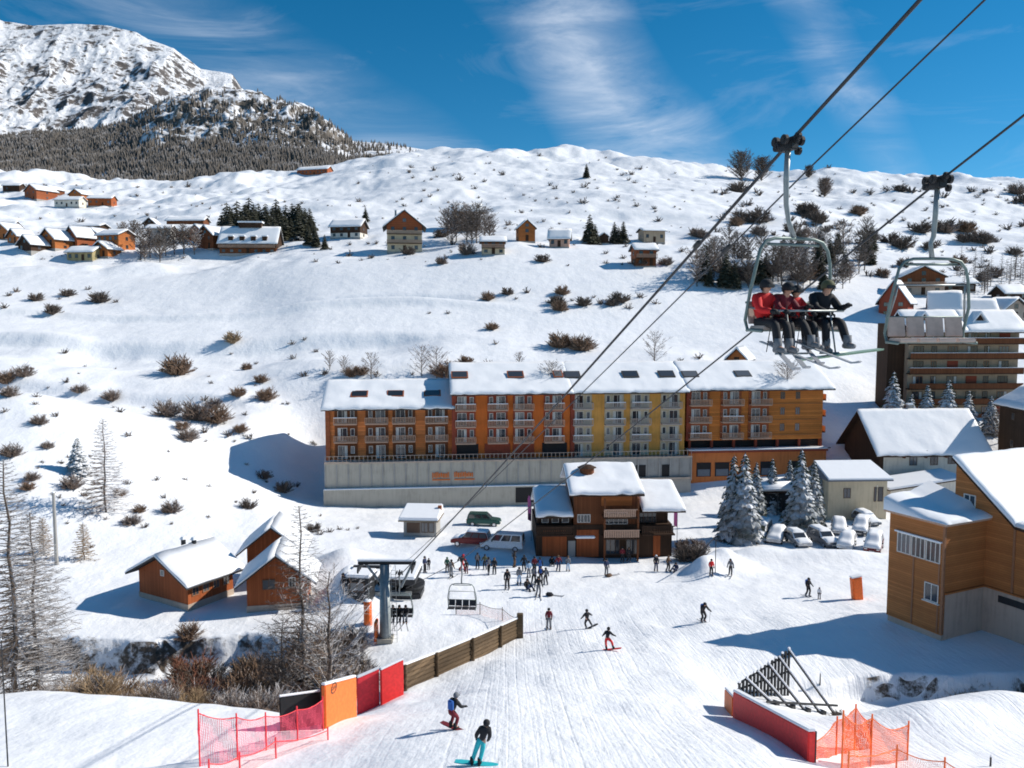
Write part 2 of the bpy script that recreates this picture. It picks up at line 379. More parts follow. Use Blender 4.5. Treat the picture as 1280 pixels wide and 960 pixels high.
    frosted('spruce_snowy', (.035, .05, .035), (.07, .085, .06), .33, .78, (.78, .80, .84), .9, .5)
    frosted('spruce_dark', (.04, .045, .03), (.085, .08, .055), .85, 1.3)
    frosted('twig_frosty', (.13, .095, .075), (.25, .19, .155), .3, .9, (.75, .75, .77))
    frosted('twig_brown', (.16, .105, .07), (.30, .20, .14), .65, 1.3, (.7, .68, .68))
    frosted('twig_red', (.13, .05, .035), (.27, .13, .08), .9, 1.5, (.7, .68, .68))
    frosted('twig_tan', (.22, .15, .085), (.42, .31, .20), .8, 1.5, (.75, .73, .7))
    frosted('twig_dark', (.085, .068, .058), (.17, .135, .11), .6, 1.2, (.7, .7, .72))
    frosted('bark', (.07, .055, .045), (.15, .12, .10), .7, 1.1)
    frosted('forest_tree', (.105, .095, .085), (.17, .15, .13), .8, 1.3, (.42, .43, .46), .03, .25)  # tones lifted and contrast lowered: distance haze put into the colour
    wood('wood_orange', (.40, .135, .04)); wood('wood_brown', (.17, .06, .024), 'x', .2); wood('wood_dark', (.055, .03, .018), 'x', .2)
    wood('wood_honey', (.42, .165, .055), 'z', .17); wood('wood_red', (.34, .10, .04)); wood('wood_grey', (.24, .19, .13), 'z', .25)
    wood('wood_chalet', (.33, .09, .03), 'x', .18); wood('wood_hotel_side', (.60, .20, .045), 'z', .35); wood('wood_hotel_left', (.64, .21, .065), 'z', .3)
    wood('wood_log', (.115, .078, .045), 'z', .23, .6)
    plaster('plaster_orange', (.66, .165, .035)); plaster('plaster_yellow', (.74, .36, .09)); plaster('plaster_cream', (.56, .47, .33)); plaster('plaster_white', (.66, .62, .54))
    plaster('plaster_red', (.30, .07, .04)); plaster('plaster_podium', (.60, .19, .06)); plaster('concrete', (.42, .39, .33)); plaster('plaster_tan', (.46, .37, .30)); plaster('plaster_grey', (.34, .33, .31))
    plaster('plaster_pink', (.52, .32, .24)); plaster('plaster_yolk', (.36, .30, .16)); plaster('plaster_block', (.40, .31, .22))
    plain('roof_dark', (.05, .045, .042), .8); plain('roof_slate', (.13, .15, .18), .5); plain('balcony_wood', (.52, .33, .23), .8); plain('rail_grey', (.44, .36, .31), .8)
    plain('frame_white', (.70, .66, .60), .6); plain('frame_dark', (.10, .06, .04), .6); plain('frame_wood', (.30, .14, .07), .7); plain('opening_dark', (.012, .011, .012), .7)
    plain('curtain', (.62, .60, .56), .9)
    t = NT('glass'); oi = t.node('ShaderNodeObjectInfo')
    t.base(t.ramp(oi.outputs['Random'], [(0, (.015, .018, .022)), (.6, (.05, .055, .065)), (1, (.16, .165, .17))])); M['glass'] = t.set(.08, 0, .8)
    plain('steel', (.27, .295, .30), .45, .5); plain('steel_green', (.16, .21, .20), .5, .3); plain('steel_dark', (.03, .032, .035), .5, .3); plain('rope_steel', (.035, .037, .042), .5, .4)
    plain('rubber', (.018, .018, .02), .7); plain('seat_grey', (.42, .34, .30), .7); plain('seat_tan', (.55, .43, .37), .7); plain('seat_dark', (.035, .035, .04), .7); plain('chrome', (.6, .6, .62), .3, .8)
    plain('mat_red', (.72, .03, .03), .6); plain('mat_orange', (.85, .17, .03), .6); plain('mat_rose', (.85, .045, .06), .6); plain('mat_black', (.012, .014, .016), .6); plain('flag_pink', (.75, .18, .42), .8); plain('flag_dark', (.12, .04, .10), .8)
    plain('sign_orange', (.62, .16, .03), .7)
    for n, c in dict(c_black=(.013, .014, .018), c_red=(.58, .016, .018), c_navy=(.02, .035, .09), c_grey=(.16, .17, .19), c_teal=(.02, .42, .48), c_blue=(.03, .12, .40), c_wine=(.15, .012, .022),
                     c_white=(.70, .70, .72), c_green=(.02, .09, .06), c_brown=(.12, .07, .04), c_rose=(.72, .10, .14), c_lblue=(.30, .45, .62), c_olive=(.10, .10, .05), c_yellow=(.7, .5, .06)).items(): plain(n, c, .8, var=.08)
    plain('skin', (.52, .29, .20), .6, var=.05); plain('ski_grey', (.35, .36, .38), .35); plain('board_green', (.30, .42, .28), .35)
    plain('car_red', (.13, .012, .015), .25, .3); plain('car_white', (.72, .73, .74), .25); plain('car_green', (.012, .07, .06), .25, .3); plain('car_grey', (.17, .18, .20), .3, .3); plain('car_dark', (.03, .035, .045), .25, .3); plain('car_silver', (.45, .46, .48), .3, .5)
    t = NT('light_lens'); t.base((.75, .74, .7)); M['light_lens'] = t.set(.1, 0, .8)
    t = NT('tail_lens'); t.base((.4, .01, .01)); M['tail_lens'] = t.set(.2, 0, .8)
    # nets: a real mesh of cords, cut out of the sheet
    for nm, c, dens in (('net_pink', (.80, .10, .17), .40), ('net_orange', (.95, .14, .03), .64), ('net_pale', (.85, .35, .28), .22)):
        t = NT(nm); tc = t.node('ShaderNodeTexCoord'); sp = t.node('ShaderNodeSeparateXYZ'); t.link(tc.outputs['UV'], sp.inputs[0])
        wdt = 1 - math.sqrt(1 - dens)
        a = t.math('LESS_THAN', t.math('FRACT', t.math('MULTIPLY', sp.outputs['X'], 16)), wdt)
        b = t.math('LESS_THAN', t.math('FRACT', t.math('MULTIPLY', sp.outputs['Y'], 16)), wdt)
        al = t.math('MAXIMUM', a, b); t.base(c); t.link(al, t.b.inputs['Alpha']); M[nm] = t.set(.7, 0, .2)
make_mats()
# ------------------------------------------------------------ sky, sun, camera
def sky():
    sc = bpy.context.scene; w = bpy.data.worlds.new('World'); sc.world = w; w.use_nodes = True
    nt = w.node_tree; n = nt.nodes; l = nt.links; bg = n['Background']
    sk = n.new('ShaderNodeTexSky'); sk.sky_type = 'NISHITA'; sk.sun_disc = False
    sk.sun_elevation = R(34.5); sk.sun_rotation = R(78); sk.altitude = 2400; sk.air_density = 1.0; sk.dust_density = .15; sk.ozone_density = 4.5
    # cirrus: wisps of noise stretched along one direction of the sky dome
    tc = n.new('ShaderNodeTexCoord'); mp = n.new('ShaderNodeMapping'); mp.inputs['Rotation'].default_value = (0, R(-38), R(8)); mp.inputs['Scale'].default_value = (1.7, 1.6, 7.5)
    l.new(tc.outputs['Generated'], mp.inputs['Vector'])
    nz = n.new('ShaderNodeTexNoise'); nz.inputs['Scale'].default_value = 2.1; nz.inputs['Detail'].default_value = 8; nz.inputs['Roughness'].default_value = .64; nz.inputs['Distortion'].default_value = .9; l.new(mp.outputs['Vector'], nz.inputs['Vector'])
    big = n.new('ShaderNodeTexNoise'); big.inputs['Scale'].default_value = 2.6; big.inputs['Detail'].default_value = 3; 
    mb = n.new('ShaderNodeMapping'); mb.inputs['Location'].default_value = (CLX, CLY, CLZ); l.new(tc.outputs['Generated'], mb.inputs['Vector']); l.new(mb.outputs['Vector'], big.inputs['Vector'])
    def mr(a, lo, hi, to=1.0):
        m = n.new('ShaderNodeMapRange'); m.inputs[1].default_value = lo; m.inputs[2].default_value = hi; m.inputs[4].default_value = to; l.new(a, m.inputs[0]); return m.outputs[0]
    # one large veil of cirrus right of the middle of the sky: a band in direction space
    sx = n.new('ShaderNodeSeparateXYZ'); l.new(tc.outputs['Generated'], sx.inputs[0])
    def mt(op, a, b):
        m = n.new('ShaderNodeMath'); m.operation = op
        for k, v in ((0, a), (1, b)):
            if isinstance(v, (int, float)): m.inputs[k].default_value = v
            else: l.new(v, m.inputs[k])
        return m.outputs[0]
    az = mt('DIVIDE', sx.outputs['X'], sx.outputs['Y']); el = mt('DIVIDE', sx.outputs['Z'], sx.outputs['Y'])
    def band(a0, e0, slope, wid, s):
        # centre line az = a0 + slope*(el-e0)
        d = mt('SUBTRACT', az, mt('ADD', a0, mt('MULTIPLY', mt('SUBTRACT', el, e0), slope)))
        d = mt('ADD', d, mt('MULTIPLY', mt('SUBTRACT', big.outputs['Fac'], .5), .16))
        return mt('MULTIPLY', mr(mt('ABSOLUTE', d, 0), wid, 0.0), s)
    bands = mt('ADD', band(.13, .29, -.85, .12, .85), mt('ADD', band(.42, .33, -.5, .05, .35), band(-.22, .26, -1.6, .13, .34)))
    f = mt('MULTIPLY', bands, mr(nz.outputs['Fac'], .30, .78))
    f2 = mt('MULTIPLY', mr(nz.outputs['Fac'], .5, .8), .16)
    f = mt('MINIMUM', mt('ADD', f, f2), .8)
    mx = n.new('ShaderNodeMix'); mx.data_type = 'RGBA'; l.new(f, mx.inputs[0])
    hs = n.new('ShaderNodeHueSaturation'); hs.inputs['Hue'].default_value = .486; hs.inputs['Saturation'].default_value = 1.3; hs.inputs['Value'].default_value = .9; l.new(sk.outputs[0], hs.inputs['Color'])
    l.new(hs.outputs[0], mx.inputs[6]); mx.inputs[7].default_value = (7.0, 7.6, 8.6, 1)
    l.new(mx.outputs[2], bg.inputs['Color']); bg.inputs['Strength'].default_value = .10
    L = bpy.data.lights.new('sun', 'SUN'); L.energy = 4.6; L.angle = R(.53); L.color = (1, .93, .83)
    o = bpy.data.objects.new('sun', L); col.objects.link(o)
    az_, el_ = R(12), R(34.5); d = Vector((math.cos(az_) * math.cos(el_), math.sin(az_) * math.cos(el_), math.sin(el_)))
    o.rotation_euler = d.to_track_quat('Z', 'Y').to_euler(); o.location = (60, 40, 80)
    c = bpy.data.cameras.new('camera'); co = bpy.data.objects.new('camera', c); col.objects.link(co); sc.camera = co
    c.sensor_width = 36; c.lens = F / 1280 * 36; c.clip_start = .1; c.clip_end = 30000
    co.location = (0, 0, CZ); co.rotation_euler = (R(90) - PITCH, 0, 0)
    vs = sc.view_settings; vs.view_transform = 'Standard'; vs.look = 'None'; vs.exposure = 0.3; vs.gamma = 1
    sc.render.engine = 'CYCLES'; sc.cycles.filter_width = 1.8; sc.cycles.max_bounces = 5; sc.cycles.diffuse_bounces = 3; sc.cycles.transparent_max_bounces = 12; sc.cycles.use_denoising = True
CLX, CLY, CLZ = 3.1, .4, 1.7
sky()

# ------------------------------------------------------------ ground sheet
def grid_mesh(name, X, Y, Z, mat, smooth=True):
    r, c = X.shape; me = bpy.data.meshes.new(name)
    v = np.stack([X, Y, Z], -1).reshape(-1, 3)
    i = np.arange((r - 1) * (c - 1)); a = i // (c - 1) * c + i % (c - 1)
    f = np.stack([a, a + 1, a + c + 1, a + c], -1)
    me.vertices.add(len(v)); me.vertices.foreach_set('co', v.ravel())
    me.loops.add(f.size); me.loops.foreach_set('vertex_index', f.ravel())
    me.polygons.add(len(f)); me.polygons.foreach_set('loop_start', np.arange(len(f)) * 4); me.polygons.foreach_set('loop_total', np.full(len(f), 4))
    me.update(calc_edges=True); me.materials.append(mat)
    if smooth: me.polygons.foreach_set('use_smooth', np.ones(len(f), bool))
    return me
def ground():
    t = np.concatenate([np.linspace(-2.2, -.75, 60)[:-1], np.linspace(-.75, .75, 720), np.linspace(.75, 2.2, 60)[1:]])
    y = np.concatenate([np.linspace(-30, 26, 40)[:-1], 26 * np.exp(np.linspace(0, math.log(800 / 26), 620)), np.array([850, 950, 1200, 1800, 3000, 5000, 9000])])
    T, Yg = np.meshgrid(t, y); X = T * wfac(Yg)
    tag(link('ground', grid_mesh('ground', X, Yg, H(X, Yg), M['snow_ground'])), kind='structure')
ground()

# ------------------------------------------------------------ far mountain
def interp(px, pts):
    return np.interp(px, [p[0] for p in pts], [p[1] for p in pts])
SKY_M = [(-500, 60), (-250, 45), (-120, 12), (0, 28), (25, 40), (62, 45), (110, 43), (150, 45), (185, 53), (200, 61), (230, 72), (262, 96), (300, 102), (312, 120), (330, 124), (345, 131), (395, 150), (440, 185), (600, 205)]
SKY_F = [(-500, 175), (-60, 182), (0, 178), (60, 172), (130, 168), (170, 156), (200, 142), (235, 130), (272, 123), (310, 124), (345, 131), (372, 138), (398, 141), (410, 152), (428, 172), (440, 182), (480, 184), (520, 190), (560, 196), (640, 215)]
def mountain():
    px = np.linspace(-480, 600, 640); s = np.linspace(0, 1, 340)
    PX, S = np.meshgrid(px, s); Yd = 1500 + S * 1300
    top = interp(px, SKY_M); bot = 235 + 0 * px
    prof = S ** .95
    py = bot[None] + (top - bot)[None] * prof
    X = (PX - 640) / F * Yd; Z = CZ + (400 - py) / F * Yd
    taper = np.sin(np.clip(S, 0, 1) * math.pi) ** .6
    gul = ridged((X + .55 * Z) / 260, Yd / 700 + Z / 1500, 5, .56)
    Z = Z + 26 * gul * taper + 9 * fbm(X / 45, Yd / 60, 4, .6) * (taper * .8 + .2)
    # back side falls away
    Yb = 2800 + np.array([60, 400, 900]); Xb = (px[None] - 640) / F * Yb[:, None]; Zb = Z[-1][None] * np.array([.97, .75, .4])[:, None]
    X = np.vstack([X, Xb]); Y2 = np.vstack([Yd, np.repeat(Yb[:, None], len(px), 1)]); Z = np.vstack([Z, Zb])
    tag(link('mountain', grid_mesh('mountain', X, Y2, Z, M['mountain_rock_snow'])), kind='structure')
def spur_z(PX, S):
    Yd = 950 + S * 420
    top = interp(PX, SKY_F); bot = interp(PX, [(-500, 240), (150, 245), (420, 232), (640, 230)])
    py = bot + (top - bot) * S
    X = (PX - 640) / F * Yd; Z = CZ + (400 - py) / F * Yd
    tp = np.sin(np.clip(S, 0, 1) * math.pi)
    crag = sstep(PX, 140, 250) * (1 - sstep(PX, 430, 450)) * sstep(S, .4, .75)
    Z = Z + 12 * fbm(X / 90, Yd / 60, 4, .5) * tp + 14 * crag * ridged(X / 55, Yd / 80 + Z / 200, 4, .6) * (.35 + tp)
    return X, Yd, Z
def spur():
    px = np.linspace(-480, 640, 420); s = np.linspace(0, 1, 150); PX, S = np.meshgrid(px, s)
    X, Y, Z = spur_z(PX, S)
    Yb = 1370 + np.array([20, 120, 300]); Xb = (px[None] - 640) / F * Yb[:, None]; Zb = Z[-1][None] * np.array([.98, .8, .4])[:, None]
    X = np.vstack([X, Xb]); Y = np.vstack([Y, np.repeat(Yb[:, None], len(px), 1)]); Z = np.vstack([Z, Zb])
    o = link('forested_spur', grid_mesh('forested_spur', X, Y, Z, M['mountain_spur'])); tag(o, kind='structure')
    # the wood on it: one mass nobody could count
    rs = np.random.RandomState(3); n = 34000
    p = rs.uniform(-60, 560, n); q = rs.uniform(0, 1, n) ** .9
    crag = sstep(p, 120, 230) * sstep(q, .34, .62)
    patch = fbm(p / 28, q * 5, 3)
    top = np.where(p < 170, 1.0, 1.0)
    keep = (rs.rand(n) > crag * (.93 + .35 * patch)) & (q < top)
    p = p[keep]; q = q[keep]; X, Y, Z = spur_z(p, q); n = len(p)
    hgt = rs.uniform(4, 11.5, n) * (1 + .35 * fbm(p / 9, q * 14, 2)) * np.where(q > .9, .75, 1); rad = hgt * rs.uniform(.16, .24, n)
    k = 5; ang = rs.uniform(0, 6.28, n)
    ring = [np.stack([X + rad * np.cos(ang + 2 * math.pi * j / k), Y + rad * np.sin(ang + 2 * math.pi * j / k), Z - 1 + hgt * .12 * rs.rand(n)], -1) for j in range(k)]
    ring2 = [np.stack([X + .55 * rad * np.cos(ang + .6 + 2 * math.pi * j / k), Y + .55 * rad * np.sin(ang + .6 + 2 * math.pi * j / k), Z + hgt * .5], -1) for j in range(k)]
    tip = np.stack([X, Y, Z + hgt], -1)
    V = np.stack(ring + ring2 + [tip], 1).reshape(-1, 3); m = 2 * k + 1
    fs = []
    for j in range(k):
        j2 = (j + 1) % k
        fs += [(j, j2, k + j2), (j, k + j2, k + j), (k + j, k + j2, 2 * k)]
    fs = np.array(fs); Fa = (fs[None] + (np.arange(n) * m)[:, None, None]).reshape(-1, 3)
    me = bpy.data.meshes.new('distant_forest'); me.vertices.add(len(V)); me.vertices.foreach_set('co', V.ravel())
    me.loops.add(Fa.size); me.loops.foreach_set('vertex_index', Fa.ravel()); me.polygons.add(len(Fa)); me.polygons.foreach_set('loop_start', np.arange(len(Fa)) * 3); me.polygons.foreach_set('loop_total', np.full(len(Fa), 3))
    me.update(calc_edges=True); me.materials.append(M['forest_tree'])
    tag(link('distant_forest', me), 'grey brown frosted forest covering the lower mountainside at left', 'forest', kind='stuff')
def spur_mat():
    t = NT('mountain_spur'); g = t.node('ShaderNodeNewGeometry'); sp = t.node('ShaderNodeSeparateXYZ'); t.link(g.outputs['True Normal'], sp.inputs[0])
    n = t.noise(t.co('World', (1, 1, .6)), .03, 7, .7); k = t.math('ADD', t.math('MULTIPLY', sp.outputs['Z'], .5), n)
    f = t.node('ShaderNodeMapRange'); f.inputs[1].default_value = .76; f.inputs[2].default_value = .88; t.link(k, f.inputs[0])
    t.base(t.mix(f.outputs[0], t.ramp(n, [(.4, (.09, .08, .07)), (.65, (.22, .19, .16))]), (.78, .8, .84))); t.bump(n, .8, 6); M['mountain_spur'] = t.set(.85, 0, .1)
spur_mat(); mountain(); spur()
# ------------------------------------------------------------ windows, shared meshes
_cache = {}
def cached(key, fn):
    if key not in _cache: _cache[key] = fn()
    return _cache[key]
def window(parent, x, y, z, w, h, face=0, frame='frame_dark', mull=1, name='window', door=False, curtain=False, sill=False):
    """face: rotation about z in units of 90 deg; 0 looks to -Y. (x,y,z) = centre on the wall surface"""
    def fr():
        m = MB(); t = .07
        m.box(-w / 2, w / 2, -.06, .04, -h / 2, -h / 2 + t); m.box(-w / 2, w / 2, -.06, .04, h / 2 - t, h / 2)
        m.box(-w / 2, -w / 2 + t, -.055, .04, -h / 2 + t, h / 2 - t); m.box(w / 2 - t, w / 2, -.055, .04, -h / 2 + t, h / 2 - t)
        for k in range(1, mull + 1):
            xx = -w / 2 + w * k / (mull + 1); m.box(xx - .03, xx + .03, -.05, .03, -h / 2 + t, h / 2 - t)
        if sill: m.box(-w / 2 - .1, w / 2 + .1, -.16, .02, -h / 2 - .08, -h / 2 - .003)
        return m.mesh('window', M[frame])
    o = link(name, cached(('w', w, h, frame, mull, sill), fr), parent, (x, y, z), (0, 0, face * math.pi / 2))
    pane = cached(('p', w, h), lambda: MB().box(-w / 2 + .07, w / 2 - .07, -.02, .03, -h / 2 + .07, h / 2 - .07).mesh('pane', M['glass']))
    link('pane', pane, o)
    if curtain:
        cm = cached(('c', w, h, curtain), lambda: MB().box(-w / 2 + .09, -w / 2 + .09 + w * .26, -.035, -.024, -h / 2 + .09, h / 2 - .09).mesh('curtain', M['curtain']) if curtain == 1 else MB().box(w * .2, w / 2 - .09, -.035, -.024, -h / 2 + .09, h / 2 - .09).mesh('curtain', M['curtain']))
        link('curtain', cm, o)
    return o
rnd = random.Random(5)

def gable_roof(parent, w, d, h, rise, over_e, over_g, ridge='x', snow=.35, mat='roof_dark', th=.18, patch=None, bev=.1):
    """ridge 'x': ridge runs along x. h = eave wall height"""
    a = (w if ridge == 'x' else d) / 2 + over_g; b = (d if ridge == 'x' else w) / 2; sl = rise / b; e = b + over_e
    ax = 'x' if ridge == 'x' else 'y'
    def slab(z0, t, inset=0):
        m = MB(); ee = e - inset; aa = a - inset
        poly = [(-ee, h + rise - sl * ee + z0), (0, h + rise + z0), (ee, h + rise - sl * ee + z0), (ee, h + rise - sl * ee + z0 + t), (0, h + rise + z0 + t * 1.1), (-ee, h + rise - sl * ee + z0 + t)]
        m.extr(poly, ax, -aa, aa); return m
    r = slab(.02, th).build('roof', M[mat], parent)
    if snow:
        for sg in (-1, 1):
            ee = e; ze = h + rise - sl * ee + .02 + th; zr_ = h + rise + .02 + th * 1.1
            q = (lambda u, v, z: (u, v, z)) if ridge == 'x' else (lambda u, v, z: (v, u, z))
            snow_sheet('roof_snow', r, q(-a * sg, -ee * sg, ze), q(a * sg, -ee * sg, ze), q(-a * sg, .0, zr_), q(a * sg, .0, zr_), snow, rnd.random() * 50, 1.0 if a < 12 else 2.0)
    return r
def chimney(parent, x, y, z0, z1, s=.6, mat='plaster_grey'):
    c = MB().box(x - s / 2, x + s / 2, y - s / 2, y + s / 2, z0, z1).build('chimney', M[mat], parent)
    MB().box(x - s / 2 - .1, x + s / 2 + .1, y - s / 2 - .1, y + s / 2 + .1, z1 + .003, z1 + .25).build('chimney_snow', M['snow'], c, bevel=.06)
def house(name, label, loc, rz, w, d, h, rise, ridge='x', wall='plaster_cream', upper=None, usplit=.5, gable=None, storeys=2, fcols=3, scols=2, over=.8, snow=.4, balcony=None, chim=None, group=None, cat='house', frame='frame_dark', plinth='plaster_grey', ww=.9, wh=1.1, door=True, sink=5, roof='roof_dark', back=False):
    root = empty(name, loc, rz, label, cat, group)
    W, D = w / 2, d / 2
    hs = h * usplit if upper else h
    MB().box(-W, W, -D, D, -.2 + .0, hs).build('wall', M[wall], root)
    if upper: MB().box(-W - .03, W + .03, -D - .03, D + .03, hs + .003, h).build('upper_wall', M[upper], root)
    if rise > 0:
        m = MB()
        if ridge == 'x': m.extr([(-D + .02, h + .003), (D - .02, h + .003), (0, h + rise - .02)], 'x', -W + .02, W - .02)
        else: m.extr([(-W + .02, h + .003), (W - .02, h + .003), (0, h + rise - .02)], 'y', -D + .02, D - .02)
        m.build('gable', M[gable or upper or wall], root)
    if plinth: MB().box(-W - .06, W + .06, -D - .06, D + .06, -sink, .35).build('foundation', M[plinth], root)
    r = gable_roof(root, w, d, h, rise, over, over, ridge, snow, roof)
    sh = h / storeys
    for s in range(storeys):
        z = s * sh + sh * .55 + .1
        off = .03 if (upper and z > hs) else 0
        for k in range(fcols):
            x = -W + w * (k + .5) / fcols
            if s == 0 and door and k == fcols // 2:
                dm = cached(('door', frame), lambda: MB().box(-.5, .5, -.05, .05, 0, 2.05).mesh('door', M['wood_dark']))
                dd = link('door', dm, root, (x, -D - off, .36)); continue
            window(root, x, -D - off, z, ww, wh, 0, frame, 1)
        for k in range(scols):
            y = -D + d * (k + .5) / scols
            window(root, W + off, y, z, ww, wh, 1, frame, 1); window(root, -W - off, y, z, ww, wh, 3, frame, 1)
    if rise > 2 and ridge == 'y': window(root, 0, -D + .02, h + rise * .35, ww, wh * .9, 0, frame, 1)
    if balcony:
        for s in ([balcony] if isinstance(balcony, int) else balcony):
            z = s * sh + .1
            b = MB().box(-W - .1, W + .1, -D - 1.15, -D - .035, z - .15, z).build('balcony', M['wood_dark'], root)
            rl = MB().box(-W - .1, W + .1, -D - 1.2, -D - 1.12, z + .95, z + 1.05)
            for k in range(int(w / .35) + 1): rl.box(-W - .1 + .35 * k, -W + .06 + .35 * k, -D - 1.18, -D - 1.14, z + .03, z + .947)
            rl.build('railing', M['balcony_wood'], b)
    if chim: chimney(root, chim[0] * W, chim[1] * D, h, h + rise + .9)
    return root

# ------------------------------------------------------------ the long hotel with its terrace wall
def hotel():
    a = math.atan2(.105, .9945); c, s_ = math.cos(a), math.sin(a); Y0 = 122.0; x0 = P(405, 577, Y0).x; zb = 4.1
    root = empty('hotel', (x0, Y0, zb), a, 'long orange and yellow apartment hotel with balconies above the grey terrace wall', 'hotel')
    def sx(px):
        k = (px - 640) / F; return (k * Y0 - x0) / (c - k * s_)
    S = [('left', 405, 566, 8.6, 3.0, 'wood_hotel_left', 3), ('mid', 564, 712, 10.95, 3.35, 'plaster_orange', 4), ('yel', 712, 856, 10.95, 3.35, 'plaster_yellow', 4), ('right', 858, 1030, 11.15, 3.2, 'wood_hotel_side', 4)]
    bays = {'left': ([431, 470, 504, 545], [(2, 6.9), (1, 4.05), (0, 1.25)]), 'mid': ([581, 621, 653, 691], [(3, 8.9), (2, 6.3), (1, 3.7)]),
            'yel': ([727, 767, 799, 837], [(3, 8.9), (2, 6.3), (1, 3.7), (0, 1.1)]), 'right': ([874, 914, 949], [(3, 9.2), (2, 6.4), (1, 3.7)])}
    D = 13.5
    bm = cached('hb', lambda: 0)
    bal_mesh = {}
    def balcony_mesh(w, mat):
        m = MB(); m.box(-w / 2, w / 2, -1.25, 0, -.12, .05); m.box(-w / 2, w / 2, -1.27, -1.2, .92, 1.0)
        for sg in (-1, 1): m.box(sg * w / 2 - .035, sg * w / 2 + .035, -1.2, 0, .92, 1.0)
        n = int(w / .24)
        for k in range(n + 1): m.box(-w / 2 + k * w / n - .045, -w / 2 + k * w / n + .045, -1.25, -1.21, .05, .92)
        return m.mesh('balcony', M[mat])
    for nm, p0, p1, h, rise, mat, fl in S:
        a0, a1 = sx(p0), sx(p1); W = a1 - a0; yo = {'left': 0, 'mid': -.9, 'yel': -.7, 'right': -.3}[nm]
        z0 = 0 if nm != 'right' else 2.2
        MB().box(a0 + .05, a1 - .05, yo, D, z0, h - .01).build('wall', M[mat], root)
        mid = 6.2
        # pilaster edges between sections
        MB().box(a0 + .02, a0 + .7, yo - .35, yo - .003, z0, h - .02).build('pilaster', M['plaster_red' if nm != 'left' else 'wood_red'], root)
        # roof slab + snow
        eo, sl = 1.5, rise / mid
        def prof(z, t, e):
            return [(yo - e, h - sl * e + z), (mid, h + rise + z), (D + .6, h + rise - sl * (D + .6 - mid) + z), (D + .6, h + rise - sl * (D + .6 - mid) + z + t), (mid, h + rise + z + t), (yo - e, h - sl * e + z + t)]
        gx = .5 if nm == 'left' else .25
        g1 = 1.3 if nm == 'right' else .25
        r = MB().extr(prof(.03, .2, eo), 'x', a0 - gx, a1 + g1).build('roof', M['roof_dark'], root)
        snow_sheet('roof_snow', r, (a0 - gx, yo - eo, h - sl * eo + .235), (a1 + g1, yo - eo, h - sl * eo + .235), (a0 - gx, mid, h + rise + .235), (a1 + g1, mid, h + rise + .235), .42, p0 * .1, .55, wob=.28)
        snow_sheet('roof_snow', r, (a1 + g1, D + .6, h + rise - sl * (D + .6 - mid) + .235), (a0 - gx, D + .6, h + rise - sl * (D + .6 - mid) + .235), (a1 + g1, mid, h + rise + .235), (a0 - gx, mid, h + rise + .235), .42, p0 * .2, 2)
        MB().extr([(yo + .02, h - .008), (mid, h + rise - .02), (D, h + .1)], 'x', a0 + .08, a1 - .08).build('gable', M['wood_brown'], root)
        # small brackets under the eaves
        for k in range(int(W / 2.4)): link('eave_bracket', cached('ebr', lambda: MB().box(0, .2, -1.3, -.003, -.1, .1).mesh('eave_bracket', M['wood_brown'])), root, (a0 + .8 + k * 2.4, yo, h - .65))
        ps, rows = bays[nm]
        for i, p in enumerate(ps):
            x = sx(p); bw = 3.15 if nm in ('mid', 'yel') else 3.5
            # bay panel in a duller tone behind the balconies
            pm = {'left': 'wood_brown', 'mid': 'plaster_red', 'yel': 'plaster_cream', 'right': 'wood_red'}[nm]
            MB().box(x - bw / 2, x + bw / 2, yo - .12, yo - .004, z0 + (2.55 if nm == 'mid' else .1), rows[0][1] + 1.35).build('bay_panel', M[pm], root)
            for (fi, zc) in rows:
                flip = (i % 2 == 0)
                xd = x + (-.55 if flip else .55); xw = x + (1.0 if flip else -1.0)
                cu = rnd.choice([0, 1, 1, 2, 2])
                window(root, xd, yo - .125, zc, 1.45, 2.05, 0, 'frame_white', 1, 'balcony_door', curtain=cu)
                window(root, xw, yo - .125, zc + .35, .62, 1.15, 0, 'frame_white', 0, curtain=0)
                if fi > 0 or nm == 'yel' and fi > 0:
                    bmat = 'rail_grey' if nm == 'yel' else ('balcony_wood')
                    key = ('bal', round(bw, 2), bmat)
                    b = link('balcony', cached(key, lambda: balcony_mesh(bw, bmat)), root, (x, yo - .126, zc - 1.12))
                    if rnd.random() < .35: link('balcony_snow', cached(('bs', bw), lambda: MB().box(-bw / 2, bw / 2, -1.3, -1.18, 1.003, 1.09).mesh('balcony_snow', M['snow'])), b)
            # snow-capped dormer above the top balcony on alternate bays
            if i % 2 == 0 and nm != 'left' or nm == 'left' and i in (0, 2):
                MB().box(x - 1.5, x + .9, yo - 1.1, yo - .13, rows[0][1] + 1.3, rows[0][1] + 1.42).build('awning', M['plaster_tan'], root)
        for i, p in enumerate({'left': [447, 493, 540], 'mid': [575, 646, 700], 'yel': [718, 792, 838], 'right': [868, 935]}[nm]):
            x = sx(p); yy = 2.0; zz = h + sl * (yy - yo) + .2
            f = MB(); hw = 1.35 if (nm, i) != ('mid', 2) else .8
            f.extr([(yy - .85, zz - .85 * sl + .36), (yy + .85, zz + .85 * sl + .36), (yy + .85, zz + .85 * sl + .5), (yy - .85, zz - .85 * sl + .5)], 'x', x - hw, x + hw)
            sk = f.build('skylight', M['wood_red' if nm in ('left', 'mid') else 'roof_dark'], root)
            MB().extr([(yy - .7, zz - .7 * sl + .503), (yy + .7, zz + .7 * sl + .503), (yy + .7, zz + .7 * sl + .53), (yy - .7, zz - .7 * sl + .53)], 'x', x - hw + .18, x + hw - .18).build('pane', M['glass'], sk)
